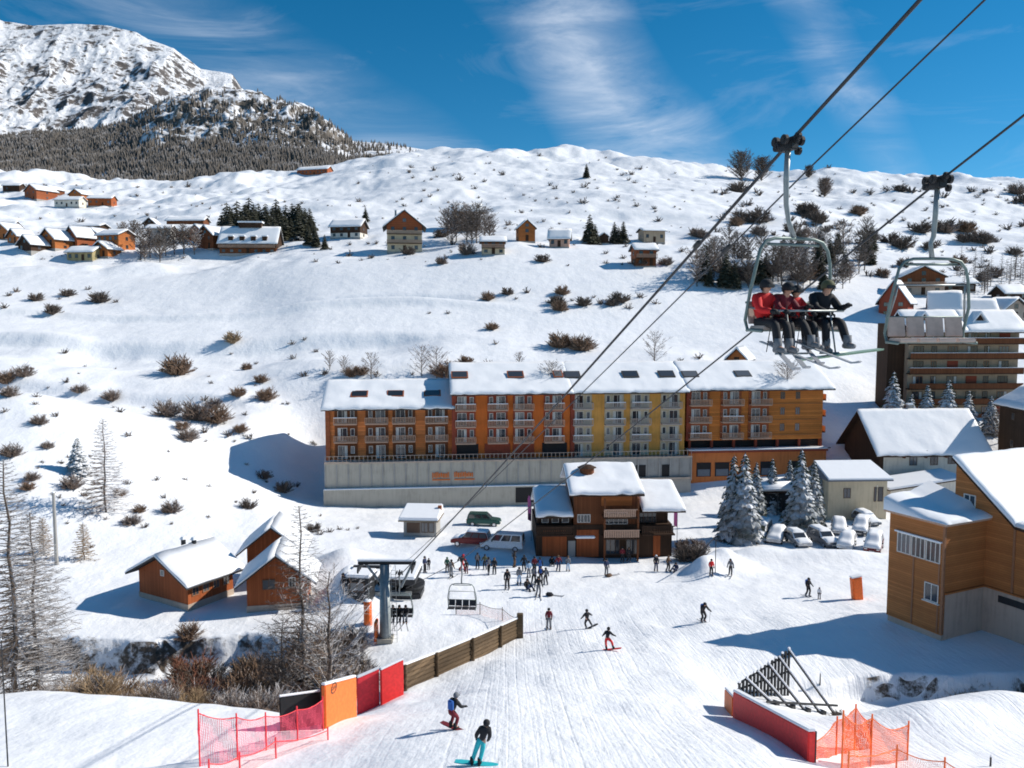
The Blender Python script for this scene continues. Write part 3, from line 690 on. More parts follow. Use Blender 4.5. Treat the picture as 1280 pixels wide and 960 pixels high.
    # dark ground-floor openings in the orange section, red panels between
    for p0, p1, mt in ((566, 597, 'opening_dark'), (605, 637, 'plaster_red'), (640, 667, 'plaster_red'), (677, 708, 'opening_dark')):
        MB().box(sx(p0), sx(p1), -.98, -.904, .2, 2.35).build('ground_floor_opening' if mt == 'opening_dark' else 'ground_floor_panel', M[mt], root)
    # right section: plain boarded part with small windows, string courses, side balconies
    for p in (979, 998):
        for z in (9.5, 6.9, 4.2): window(root, sx(p), -.3, z, .8, 1.25, 0, 'frame_wood', 1)
    for z in (8.1, 5.4, 2.9): MB().box(sx(962), sx(1029), -.42, -.303, z, z + .14).build('string_course', M['wood_honey'], root)
    for z in (3.0, 5.7, 8.4):
        b = MB().box(sx(1030), sx(1030) + 1.2, 1, 6, z, z + .15).build('side_balcony', M['wood_dark'], root)
        MB().box(sx(1030) + 1.14, sx(1030) + 1.2, 1, 6, z + .153, z + 1.1).build('railing', M['balcony_wood'], b)
    # podium below the right section
    a0, a1 = sx(860), sx(1032)
    MB().box(a0, a1, -1.3, D, -5.5, .7).build('podium', M['plaster_podium'], root)
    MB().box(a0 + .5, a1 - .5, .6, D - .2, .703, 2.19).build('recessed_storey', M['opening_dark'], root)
    for k in range(7):
        x = a0 + .3 + (a1 - a0 - .9) * k / 6; MB().box(x, x + .35, -.25, .2, .703, 2.19).build('column', M['plaster_red'], root)
    MB().box(a0 - .1, a1 + .1, -1.7, -1.303, .35, .7).build('podium_edge', M['plaster_red'], root)
    MB().box(a0 - .1, a1 + .1, -1.7, .3, .703, .9).build('ledge_snow', M['snow'], root, bevel=.06)
    for p0, p1 in ((870, 888), (893, 911), (950, 968), (985, 1003)):
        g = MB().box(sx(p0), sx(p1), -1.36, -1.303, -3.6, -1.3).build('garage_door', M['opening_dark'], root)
        MB().box(sx(p0) + .2, sx(p1) - .2, -1.39, -1.363, -3.5, -2.4).build('door_panel', M['roof_slate'], g)
    MB().box(sx(1028) + .0, sx(1040), 3, 12, -5.5, 1.8).build('stair_block', M['plaster_podium'], root)
    # terrace wall: a thing of its own in front of and below the hotel
    W = empty('terrace_wall', (x0, Y0, zb), a, 'tall grey concrete terrace wall under the orange hotel with a ledge halfway', 'retaining wall')
    w0, w1 = sx(407), sx(858)
    ws = sx(742)
    MB().box(w0, ws, -3.4, 1.0 - 1.9, -9, -.02).build('wall', M['concrete'], W)
    MB().box(ws + .003, w1, -3.3, 1.0 - 1.9, -9, -.02).build('wall', M['plaster_grey'], W)
    MB().box(w0 - .2, ws - .01, -4.1, -3.403, -9, -3.9).build('lower_wall', M['concrete'], W)
    MB().box(w0 - .2, ws - .01, -4.15, -3.403, -3.897, -3.75).build('ledge_snow', M['snow'], W, bevel=.05)
    cp = MB().box(w0 - .1, w1 + .1, -3.6, -3.15, -.017, .22).build('coping', M['plaster_tan'], W)
    pil = MB(); n = 34
    for k in range(n): 
        x = w0 + (w1 - w0) * k / (n - 1); pil.box(x - .09, x + .09, -3.5, -3.403, -3.7, -.02)
    pil.build('wall_rib', M['plaster_grey'], W)
    rail = MB().box(w0, w1, -3.42, -3.36, 1.1, 1.16)
    for k in range(90):
        x = w0 + (w1 - w0) * k / 89; rail.box(x - .03, x + .03, -3.41, -3.37, .223, 1.1)
    rail.build('railing', M['rail_grey'], W)
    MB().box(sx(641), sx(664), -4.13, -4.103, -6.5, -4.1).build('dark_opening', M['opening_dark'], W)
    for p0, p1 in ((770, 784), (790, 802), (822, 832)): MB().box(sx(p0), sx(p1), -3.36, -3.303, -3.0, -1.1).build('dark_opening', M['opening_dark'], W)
    MB().box(sx(760), sx(856), -3.8, -3.303, -3.4, -3.1).build('ledge', M['plaster_tan'], W)
    # the orange wall lettering, worn beyond reading in the photograph: strokes only
    g = empty('wall_sign', (x0, Y0, zb), a, 'blurred orange lettering in two groups on the grey terrace wall', 'sign')
    def strokes(px0, px1, seed, name):
        q = random.Random(seed); m = MB(); x = sx(px0); xe = sx(px1)
        while x < xe - .3:
            wd = q.choice([.34, .42, .5]); 
            m.box(x, x + wd * .45, -3.56, -3.503, -2.55 + q.uniform(0, .25), -1.5 - q.uniform(0, .3))
            x += wd * .45 + .09
        m.box(sx(px0), xe, -3.56, -3.503, -2.85, -2.66); m.build(name, M['sign_orange'], g)
    strokes(539, 561, 2, 'lettering'); strokes(566, 591, 9, 'lettering')
hotel()

# ------------------------------------------------------------ restaurant at the foot of the piste
def restaurant():
    Y = 88.0; base = hit(755, 693); z0 = base.z - .1
    cx = P(755, 690, Y).x
    root = empty('restaurant', (cx, Y, z0), R(2), 'dark timber mountain restaurant with three snow roofs and balconies facing the piste', 'restaurant')
    m = Y / F
    X = lambda px: (px - 755) * m
    Z = lambda py, y=0: zat(755, py, Y + y) - z0
    # lower storey across everything
    MB().box(X(668), X(842), 0, 8, -2, Z(656)).build('ground_floor_wall', M['wood_dark'], root)
    for a, b in ((676, 707), (720, 748), (818, 827)): 
        MB().box(X(a), X(b), -.05, -.003, .3, Z(662)).build('plank_wall', M['wood_chalet'], root)
    for a, b in ((757, 775), (783, 800)): window(root, X((a + b) / 2), -.01, 1.5, (b - a) * m, 1.9, 0, 'frame_dark', 2)
    MB().box(X(709), X(718), -.06, -.004, 0, 2.2).build('door', M['plaster_grey'], root)
    # central block
    MB().box(X(716), X(797), .1, 9, Z(656) + .003, Z(610)).build('wall', M['wood_brown'], root)
    MB().box(X(751), X(790), -.1, .097, Z(632), Z(613)).build('upper_wall', M['wood_orange'], root)
    # wings
    for a, b in ((670, 714), (799, 838)): MB().box(X(a), X(b), .6, 7.5, Z(656) + .003, Z(640)).build('wing_wall', M['wood_dark'], root)
    window(root, X(729), .09, Z(648), 1.5, .95, 0, 'frame_white', 3); 
    for px in (680, 693, 706): window(root, X(px), .59, Z(649), .8, 1.0, 0, 'frame_white', 0)
    window(root, X(770), .09, Z(648), 2.7, 1.4, 0, 'frame_white', 4); window(root, X(812), .59, Z(649), 2.0, 1.2, 0, 'frame_dark', 3)
    # balconies
    def bal(a, b, zt, y0, mat, nm='balcony'):
        w = X(b) - X(a); o = MB().box(X(a), X(b), y0 - 1.6, y0, zt - .16, zt).build(nm, M['wood_dark'], root)
        r = MB().box(X(a), X(b), y0 - 1.62, y0 - 1.55, zt + .85, zt + .96)
        for k in range(int(w / .2)): r.box(X(a) + k * .2, X(a) + .14 + k * .2, y0 - 1.6, y0 - 1.57, zt + .08, zt + .847)
        r.build('railing', M[mat], o); return o
    bal(668, 714, Z(664), .1, 'wood_dark'); bal(752, 797, Z(668), -.1, 'balcony_wood'); bal(800, 842, Z(664), .1, 'wood_dark'); bal(752, 794, Z(643), 0, 'balcony_wood')
    MB().box(X(716), X(741), -1.7, -1.2, Z(668), Z(668) + .25).build('ledge_snow', M['snow'], root, bevel=.08)
    post = lambda px: MB().box(X(px) - .1, X(px) + .1, -1.55, -1.35, -1, Z(620)).build('post', M['wood_brown'], root)
    for px in (753, 795): post(px)
    # roofs: single slopes towards the piste, thick snow
    def shed(a, b, py0, py1, depth, y0, nm='roof'):
        zf = Z(py1, y0); zk = Z(py0, y0 + depth)
        r = MB().extr([(y0, zf - .25), (y0 + depth, zk - .25), (y0 + depth, zk - .05), (y0, zf - .05)], 'x', X(a), X(b)).build(nm, M['wood_dark'], root)
        snow_sheet('roof_snow', r, (X(a), y0, zf - .047), (X(b), y0, zf - .047), (X(a), y0 + depth, zk - .047), (X(b), y0 + depth, zk - .047), .5, a * .1, .4, wob=.3)
        # rear slope
        MB().extr([(y0 + depth + .003, zk - .25), (y0 + depth + 4, zk - 2.2), (y0 + depth + 4, zk - 2.0), (y0 + depth + .003, zk - .05)], 'x', X(a), X(b)).build('rear_slope', M['snow'], r)
    shed(708, 802, 582, 618, 7.0, -1.9); shed(667, 714, 611, 645, 6.2, -1.2); shed(801, 856, 604, 639, 6.6, -1.2)
    c = MB()
    c.tube([(X(736), 2.6, Z(590, 2.6) - 1.2), (X(736), 2.6, Z(590, 2.6) + .55)], .85, 10); c.build('chimney', M['wood_brown'], root)
    c = MB(); c.tube([(X(736), 2.6, Z(590, 2.6) + .553), (X(736), 2.6, Z(590, 2.6) + .85)], [1.15, .5], 10); c.build('chimney_cap', M['wood_dark'], root)
restaurant()

# ------------------------------------------------------------ small kiosk left of the restaurant
def kiosk():
    b = hit(525, 671); m = b.y / F
    r = empty('kiosk', b, R(-4), 'small cream flat-roofed hut with thick roof snow below the terrace wall', 'hut')
    w = 42 * m; d = 3.2
    MB().box(-w / 2, w / 2, 0, d, -.6, 2.1).build('wall', M['plaster_grey'], r)
    MB().box(-w / 2 + .4, 0, -.05, -.003, .5, 1.8).build('shutter', M['frame_dark'], r)
    window(r, w * .14, 0, 1.2, .9, 1.3, 0, 'frame_dark', 1); window(r, w * .35, 0, 1.2, .7, 1.3, 0, 'frame_dark', 0)
    ro = MB().box(-w / 2 - .5, w / 2 + .4, -.9, d + .4, 2.103, 2.25).build('roof', M['wood_grey'], r, (0, 0, 0), (0, 0, 0))
    MB().loft([[(-w / 2 - .5, -.9, 2.253), (w / 2 + .4, -.9, 2.253), (w / 2 + .4, d + .4, 2.253), (-w / 2 - .5, d + .4, 2.253)], [(-w / 2 - .45, -.85, 2.6), (w / 2 + .35, -.85, 2.6), (w / 2 + .3, d + .3, 3.5), (-w / 2 - .3, d + .3, 3.5)]]).build('roof_snow', M['snow'], ro, bevel=.1)
    MB().box(w / 2 - .1, w / 2 + .35, d * .6, d * .6 + .4, 2.4, 3.5).build('chimney', M['wood_red'], r)
kiosk()

# ------------------------------------------------------------ three chalets on the left platform
def chalet(label, b, rz, w, d, h, rise, side_light, win, hat=False):
    r = empty('chalet', b, rz, label, 'chalet', 'timber chalets left of the lift station')
    W, D = w / 2, d / 2
    MB().box(-W, W, -D, D, .55, h).build('wall', M['wood_chalet'], r)
    MB().box(-W - .04, W + .04, -D - .04, D + .04, -2, .547).build('foundation', M['plaster_tan'], r)
    MB().extr([(-W + .01, h + .002), (W - .01, h + .002), (0, h + rise - .02)], 'y', -D + .01, D - .01).build('gable', M['wood_chalet'], r)
    ro = gable_roof(r, w, d, h, rise, .9, .8, 'y', .3, 'roof_dark', .16)
    for (x, z, ww, hh) in win: window(r, x, -D, z, ww, hh, 0, 'frame_white' if ww < 1 else 'frame_dark', 1)
    for k in range(4): window(r, W, -D + d * (k + .7) / 4.4, h * .62, .75, 1.0, 1, 'frame_wood', 1)
    for k in range(2): window(r, -W, -D + d * (k + .7) / 2.4, h * .62, .75, 1.0, 3, 'frame_wood', 1)
    if hat:
        for x, y in ((-.9, .5), (.1, .9)):
            c = MB().tube([(x, y, h + rise - .8), (x, y, h + rise + .75)], .22, 8).build('chimney', M['steel_dark'], r)
            MB().tube([(x, y, h + rise + .753), (x, y, h + rise + 1.0)], [.34, .2], 8).build('chimney_snow', M['snow'], c)
    return r
def chalets():
    # front gable corners: px 165..240 left, right side recedes to 290
    b = hit(212, 764); chalet('low timber chalet with two snow-topped flues, leftmost by the stream', (b.x - .1, b.y + 4.0, b.z), R(-30), 6.9, 5.0, 2.7, 1.75, 1, [(0, 2.9, .5, .55)], True)
    b = Vector((-21.3, 70.6, h1(-21.3, 69))); chalet('timber chalet nearest the bare larch, in front of its taller neighbour', b, R(10), 5.2, 4.2, 3.0, 2.0, 1, [(-.7, 2.4, 1.1, .9), (1.3, 2.5, .6, .9)])
    b = Vector((-23.6, 77.2, h1(-23.6, 76))); chalet('timber chalet standing tall behind another chalet, only its gable showing', b, R(8), 4.8, 4.2, 4.0, 1.9, 1, [(1.0, 3.4, .7, .8)])
chalets()

# ------------------------------------------------------------ big wooden building at the right edge
def wood_hall():
    u = Vector((.905, .425, 0)); ang = math.atan2(u.y, u.x)
    B = P(1175, 806, 55.5); zb = h1(B.x, B.y) - .2
    r = empty('wooden_hall', (B.x, B.y, zb), ang, 'large honey coloured wooden hall with steep snow roof at the right edge', 'building')
    Z = lambda px, py, Y: zat(px, py, Y) - zb
    bz = .2
    top = Z(1175, 657, 55.5)
    # local: x along u, y along v (back). wing: x 0..4.3, y 0..4.1 (left side face at x=0)
    zs = Z(1222, 735, 57)                         # top of the rendered plinth
    MB().box(0, 4.6, 0, 4.6, .6, top).build('wing_wall', M['wood_honey'], r)
    MB().box(.04, 4.6, -.03, 4.5, -3, .597).build('wing_base', M['plaster_tan'], r)
    MB().box(.25, 4.6, -.06, -.033, -3, zs).build('render_panel', M['plaster_tan'], r)
    MB().box(.2, 4.6, -.16, -.003, zs + .003, zs + .12).build('trim', M['wood_honey'], r)
    MB().box(-.06, .12, -.063, .1, .7, top - .05).build('corner_post', M['frame_wood'], r)
    ro = MB().box(-.35, 4.7, -.35, 4.9, top + .003, top + .16).build('roof', M['balcony_wood'], r)
    s = MB(); nx, ny = 12, 12; vs = []; fs = []
    for j in range(ny + 1):
        for i in range(nx + 1):
            x = -.4 + 5.1 * i / nx; y = -.4 + 5.3 * j / ny
            e = min(1, min(i, nx - i if False else i, j) / 1.6); q = max(0, (y - 1.2)) * .30 + .35 * max(0, (x - 2.5)) * (1 if y > 1.2 else .2)
            vs.append((x, y, top + .17 + .28 * (e if e < 1 else 1) + q * .8 + .06 * mnoise.noise((x, y, 1))))
    n0 = len(vs); vs += [(-.4 + 5.1 * i / nx, -.4, top + .165) for i in range(nx + 1)] + [(-.4, -.4 + 5.3 * j / ny, top + .165) for j in range(ny + 1)]
    for j in range(ny):
        for i in range(nx): a = j * (nx + 1) + i; fs.append((a, a + 1, a + nx + 2, a + nx + 1))
    for i in range(nx): fs.append((n0 + i, n0 + i + 1, i + 1, i))
    for j in range(ny): a = n0 + nx + 1 + j; fs.append((a + 1, a, j * (nx + 1), (j + 1) * (nx + 1)))
    s.add(vs, fs).build('roof_snow', M['snow'], ro, smooth=True)
    # ribbon of windows on the left face (x=0), a square window below
    zl = Z(1140, 686, 57)
    for k in range(3):
        window(r, 0, .85 + 1.22 * k, zl, 1.15, 1.55, 3, 'frame_white', 2)
    MB().box(-.22, 0 - .003, .15, 4.0, zl + .8, zl + .9).build('window_hood', M['snow'], r)
    window(r, 0, .85, Z(1158, 742, 56), 1.15, 1.35, 3, 'frame_white', 1, sill=True)
    for y in (.25, 2.35): MB().box(-.05, -.003, y, y + .12, .7, zl - .8).build('batten', M['frame_wood'], r)
    # main block: profile (y,z) extruded along x from x=4.3
    za = Z(1200, 576, 60.0); ze = Z(1262, 663, 54.5)
    yk, ye, y2 = 2.6, -2.1, -17  # unseen near end lengthened so the hall's shadow reaches further over the snow
    MB().extr([(yk, -3), (yk, za), (ye, ze + .1), (y2, ze - 1.2), (y2, -3)], 'x', 4.6 + .003, 26).build('wall', M['wood_honey'], r)
    MB().extr([(-.02, -3.2), (-.02, zs), (y2 - .05, zs), (y2 - .05, -3.2)], 'x', 4.55 - .04, 26.1).build('render_base', M['plaster_tan'], r)
    MB().box(4.44, 4.507, y2 - .05, -.06, zs + .003, zs + .13).build('trim', M['wood_honey'], r)
    MB().box(4.50, 4.6, -2.2, -2.05, zs + .14, ze + .05).build('batten', M['frame_wood'], r)
    MB().box(4.46, 4.507, -4.2, -1.2, zs - .8, zs - .3).build('vent_grille', M['steel_dark'], r)
    sl = (za - ze) / (yk - ye)
    def prof(z, t, e): return [(yk + .1, za + .1 * sl + z), (ye - .2, ze - .2 * sl + z), (y2 - e, ze - 1.2 - .2 * sl + z), (y2 - e, ze - 1.2 - .2 * sl + z + t), (ye - .2, ze - .2 * sl + z + t), (yk + .1, za + .1 * sl + z + t)]
    ro2 = MB().extr(prof(.04, .2, .5), 'x', 4.2, 26.5).build('roof', M['wood_dark'], r)
    q0, q1, q2 = prof(.245, 0, .5)[:3]
    snow_sheet('roof_snow', ro2, (4.2, q1[0], q1[1]), (26.5, q1[0], q1[1]), (4.2, q0[0], q0[1]), (26.5, q0[0], q0[1]), .36, 3, .4, ridge=False)
    snow_sheet('roof_snow', ro2, (4.2, q2[0], q2[1]), (26.5, q2[0], q2[1]), (4.2, q1[0], q1[1]), (26.5, q1[0], q1[1]), .36, 5, .6)
    window(r, 4.6, 1.4, Z(1206, 630, 58.8), .95, 1.5, 3, 'frame_white', 1, sill=True)
wood_hall()
# ------------------------------------------------------------ chalet, shed and house right of the hotel
def right_cluster():
    b = P(1152, 606, 124); z = -.6; r = empty('alpine_house', (b.x, 127.5, z), R(4), 'cream house with a steep snowy roof and dark timber gable right of the parked cars', 'house')
    m = 124 / F; w = 134 * m; D = 5.5; h = zat(1150, 572, 122) - z + 1.35; hr = zat(1150, 517, 128) - z + .35
    W = w / 2
    MB().box(-W + .6, W, -D, D, -2, h).build('wall', M['plaster_white'], r)
    MB().extr([(-D, h - 3.3), (D, h - 3.3), (D, h), (0, hr - .1), (-D, h)], 'x', -W - .1, -W + .597).build('timber_gable', M['wood_dark'], r)
    MB().extr([(-D, h + .003), (D, h + .003), (0, hr - .15)], 'x', -W + .6, W - .1).build('gable', M['plaster_white'], r)
    sl = (hr - h) / D; e = D + 1.1
    poly = lambda z0, t, e: [(-e, hr - sl * e + z0), (0, hr + z0), (e, hr - sl * e + z0), (e, hr - sl * e + z0 + t), (0, hr + z0 + t), (-e, hr - sl * e + z0 + t)]
    ro = MB().extr(poly(0, .22, e), 'x', -W - 1.1, W + 1.0).build('roof', M['wood_dark'], r)
    for sg in (-1, 1): snow_sheet('roof_snow', ro, (sg * (-W - 1.1), -e * sg, hr - sl * e + .223), (sg * (W + 1.0), -e * sg, hr - sl * e + .223), (sg * (-W - 1.1), 0, hr + .223), (sg * (W + 1.0), 0, hr + .223), .34, 8 + sg, .6, wob=.2)
    chimney(ro, -.4, .5, hr - .5, hr + 1.1, .7)
    for px in (1128, 1155): window(r, (px - 1152) * m, -D, h - 1.7, 1.25, 1.7, 0, 'frame_dark', 1)
    window(r, (1183 - 1152) * m, -D, h - 1.6, 2.6, 1.6, 0, 'frame_dark', 3)
    for px in (1114, 1142, 1168): MB().box((px - 1152) * m - .12, (px - 1152) * m + .12, -D - .7, -D - .003, h - 1.3, h - .1).build('bracket', M['wood_brown'], r)
    # low annex with sloping snow roof
    r = empty('annex', (P(1160, 620, 112).x, 114, -.8), R(4), 'low white annex with a sloping snow roof in front of the cream house', 'building')
    MB().extr([(-2, -1), (-2, 2.2), (2.5, 3.6), (2.5, -1)], 'y', 0, 0.01) 
    m = 112 / F
    MB().loft([[(-4.6, 0, -1), (6, 0, -1), (6, 5, -1), (-4.6, 5, -1)], [(-4.6, 0, 2.0), (6, 0, 3.4), (6, 5, 3.4), (-4.6, 5, 2.0)]]).build('wall', M['plaster_white'], r)
    ro = MB().loft([[(-5.2, -.6, 1.95), (6.4, -.6, 3.5), (6.4, 5.5, 3.5), (-5.2, 5.5, 1.95)], [(-5.2, -.6, 2.1), (6.4, -.6, 3.65), (6.4, 5.5, 3.65), (-5.2, 5.5, 2.1)]]).build('roof', M['wood_dark'], r)
    MB().loft([[(-5.25, -.65, 2.103), (6.4, -.65, 3.653), (6.4, 5.5, 3.653), (-5.25, 5.5, 2.103)], [(-5.2, -.6, 2.4), (6.4, -.6, 3.95), (6.4, 5.5, 4.1), (-5.2, 5.5, 2.6)]]).build('roof_snow', M['snow'], ro, bevel=.08)
    window(r, -1.2, 0, .9, 1.8, 1.6, 0, 'frame_dark', 1)
    # grey-cream flat house
    b = hit(1071, 650); m = b.y / F; r = empty('annex_house', (b.x, b.y, b.z), R(3), 'plain beige house with slate-blue snow roof beside the snow-covered cars', 'house')
    w = 76 * m; W = w / 2; h = zat(1071, 601, b.y) - b.z
    MB().box(-W, W, 0, 7, -1.5, h).build('wall', M['plaster_cream'], r)
    MB().loft([[(-W - .3, -.5, h + .003), (W + .6, -.5, h + .003), (W + .6, 7.2, h + .003), (-W - .3, 7.2, h + .003)], [(-W - .3, -.5, h + .2), (W + .6, -.5, h + .2), (W + .2, 5, h + 1.7), (-W + .1, 5, h + 1.7)]]).build('roof', M['roof_slate'], r)
    MB().loft([[(-W - .32, -.55, h + .21), (W + .62, -.55, h + .21), (W + .22, 5, h + 1.71), (-W + .08, 5, h + 1.71)], [(-W - .25, -.5, h + .42), (W + .55, -.5, h + .42), (W + .15, 5, h + 2.0), (-W + .1, 5, h + 2.0)]]).build('roof_snow', M['snow'], r, bevel=.05)
    window(r, (1057 - 1071) * m, 0, h - 1.7, 1.0, 1.4, 0, 'frame_dark', 1); window(r, (1098 - 1071) * m, 0, h - 1.9, 1.3, 2.0, 0, 'frame_dark', 1)
    # carport
    b = hit(971, 646); m = b.y / F; r = empty('carport', (b.x, b.y + 1.5, b.z), R(2), 'dark open carport with a thick rounded snow roof between snowy spruces', 'carport')
    w = 54 * m; W = w / 2; h = zat(971, 618, b.y) - b.z
    MB().box(-W, W, 2.5, 2.7, -.8, h).build('rear_wall', M['wood_dark'], r)
    for sx_ in (-1, 1): MB().box(sx_ * W - .1, sx_ * W + .1, 0, 2.49, -.8, h).build('side_wall', M['wood_dark'], r)
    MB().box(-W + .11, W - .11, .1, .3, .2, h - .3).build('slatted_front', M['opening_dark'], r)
    ro = MB().box(-W - .4, W + .4, -.6, 3.2, h + .003, h + .2).build('roof', M['wood_dark'], r)
    MB().loft([[(-W - .4, -.6, h + .203), (W + .4, -.6, h + .203), (W + .4, 3.2, h + .203), (-W - .4, 3.2, h + .203)], [(-W - .35, -.6, h + .7), (W + .3, -.6, h + .95), (W + .2, 3, h + 1.7), (-W - .2, 3, h + 1.4)]]).build('roof_snow', M['snow'], ro, bevel=.2, smooth=True, seg=3)
    MB().box(.3, .42, -.5, -.4, -.8, h).build('post', M['steel_dark'], r)
right_cluster()

def big_block():
    Y = 141; m = Y / F; b = P(1197, 520, Y); z = b.z - 3
    r = empty('apartment_block', (b.x, Y, z), R(3), 'tall dark timber apartment block with rows of cream balconies behind the spruces', 'building')
    X = lambda px: (px - 1197) * m; Z = lambda py: zat(1197, py, Y) - z
    zt = Z(415)
    MB().box(X(1130), X(1272), 0, 6, -6, zt).build('wall', M['plaster_block'], r)
    MB().box(X(1108), X(1130) - .003, 1.2, 5, -6, Z(404)).build('side_wing', M['wood_dark'], r)
    rows = [422, 440.5, 459, 478, 497, 516]
    for k, py in enumerate(rows):
        zb_ = Z(py + 7)
        bl = MB().box(X(1128), X(1274), -1.3, -.003, zb_ - .2, zb_).build('balcony', M['wood_dark'], r)
        MB().box(X(1128), X(1274), -1.34, -1.26, zb_ + .003, zb_ + .95).build('railing', M['wood_brown'], bl)
        if k < 3: MB().box(X(1128), X(1274), -1.4, -1.2, zb_ + .953, zb_ + 1.03).build('railing_snow', M['snow'], bl)
        for i, px in enumerate((1143, 1163, 1187, 1212, 1231, 1253)):
            wide = i in (0, 2, 3, 5)
            window(r, X(px), 0, Z(py - 2), 1.9 if wide else 1.0, 1.75, 0, 'frame_dark' if (i + k) % 3 else 'frame_wood', 2 if wide else 1, curtain=rnd.choice([0, 0, 1, 2]))
            if (i * 3 + k * 2) % 5 == 0 and wide: MB().box(X(px) - 1.0, X(px) + 1.0, -.1, -.07, Z(py - 2) - .9, Z(py - 2) + .85).build('shutter', M['plaster_red'], r)
    for a, b_, px_ in ((1126, 1200, 1163), (1200, 1278, 1240)):
        c = (X(a) + X(b_)) / 2; hw = (X(b_) - X(a)) / 2 + .1
        zr = Z(392)
        MB().extr([(-1.4, zt - .2), (3, zr), (7.0, zt - .2), (7.0, zt), (3, zr + .25), (-1.4, zt)], 'x', c - hw, c + hw).build('roof', M['roof_dark'], r)
        for sg, ye_ in ((1, -1.4), (-1, 7.0)): snow_sheet('roof_snow', r, (c - hw * sg, ye_, zt + .003), (c + hw * sg, ye_, zt + .003), (c - hw * sg, 3, zr + .253), (c + hw * sg, 3, zr + .253), .5, a * .1, .8, wob=.25)
    for px in (1150, 1222):   # dormers
        MB().extr([(X(px) - 2, zt + .3), (X(px) + 2, zt + .3), (X(px), zt + 3.2)], 'y', 0.5, 3).build('dormer', M['wood_dark'], r)
        MB().loft([[(X(px) - 2.5, .1, zt + .25), (X(px), .1, zt + 3.35), (X(px) + 2.5, .1, zt + .25), (X(px) + 2.5, .1, zt + .6), (X(px), .1, zt + 3.75), (X(px) - 2.5, .1, zt + .6)], [(X(px) - 2.5, 5, zt + .25), (X(px), 5, zt + 3.35), (X(px) + 2.5, 5, zt + .25), (X(px) + 2.5, 5, zt + .6), (X(px), 5, zt + 3.75), (X(px) - 2.5, 5, zt + .6)]]).build('dormer_snow', M['snow'], r)
        window(r, X(px), .5, zt + 1.4, 1.3, 1.1, 0, 'frame_dark', 1)
big_block()

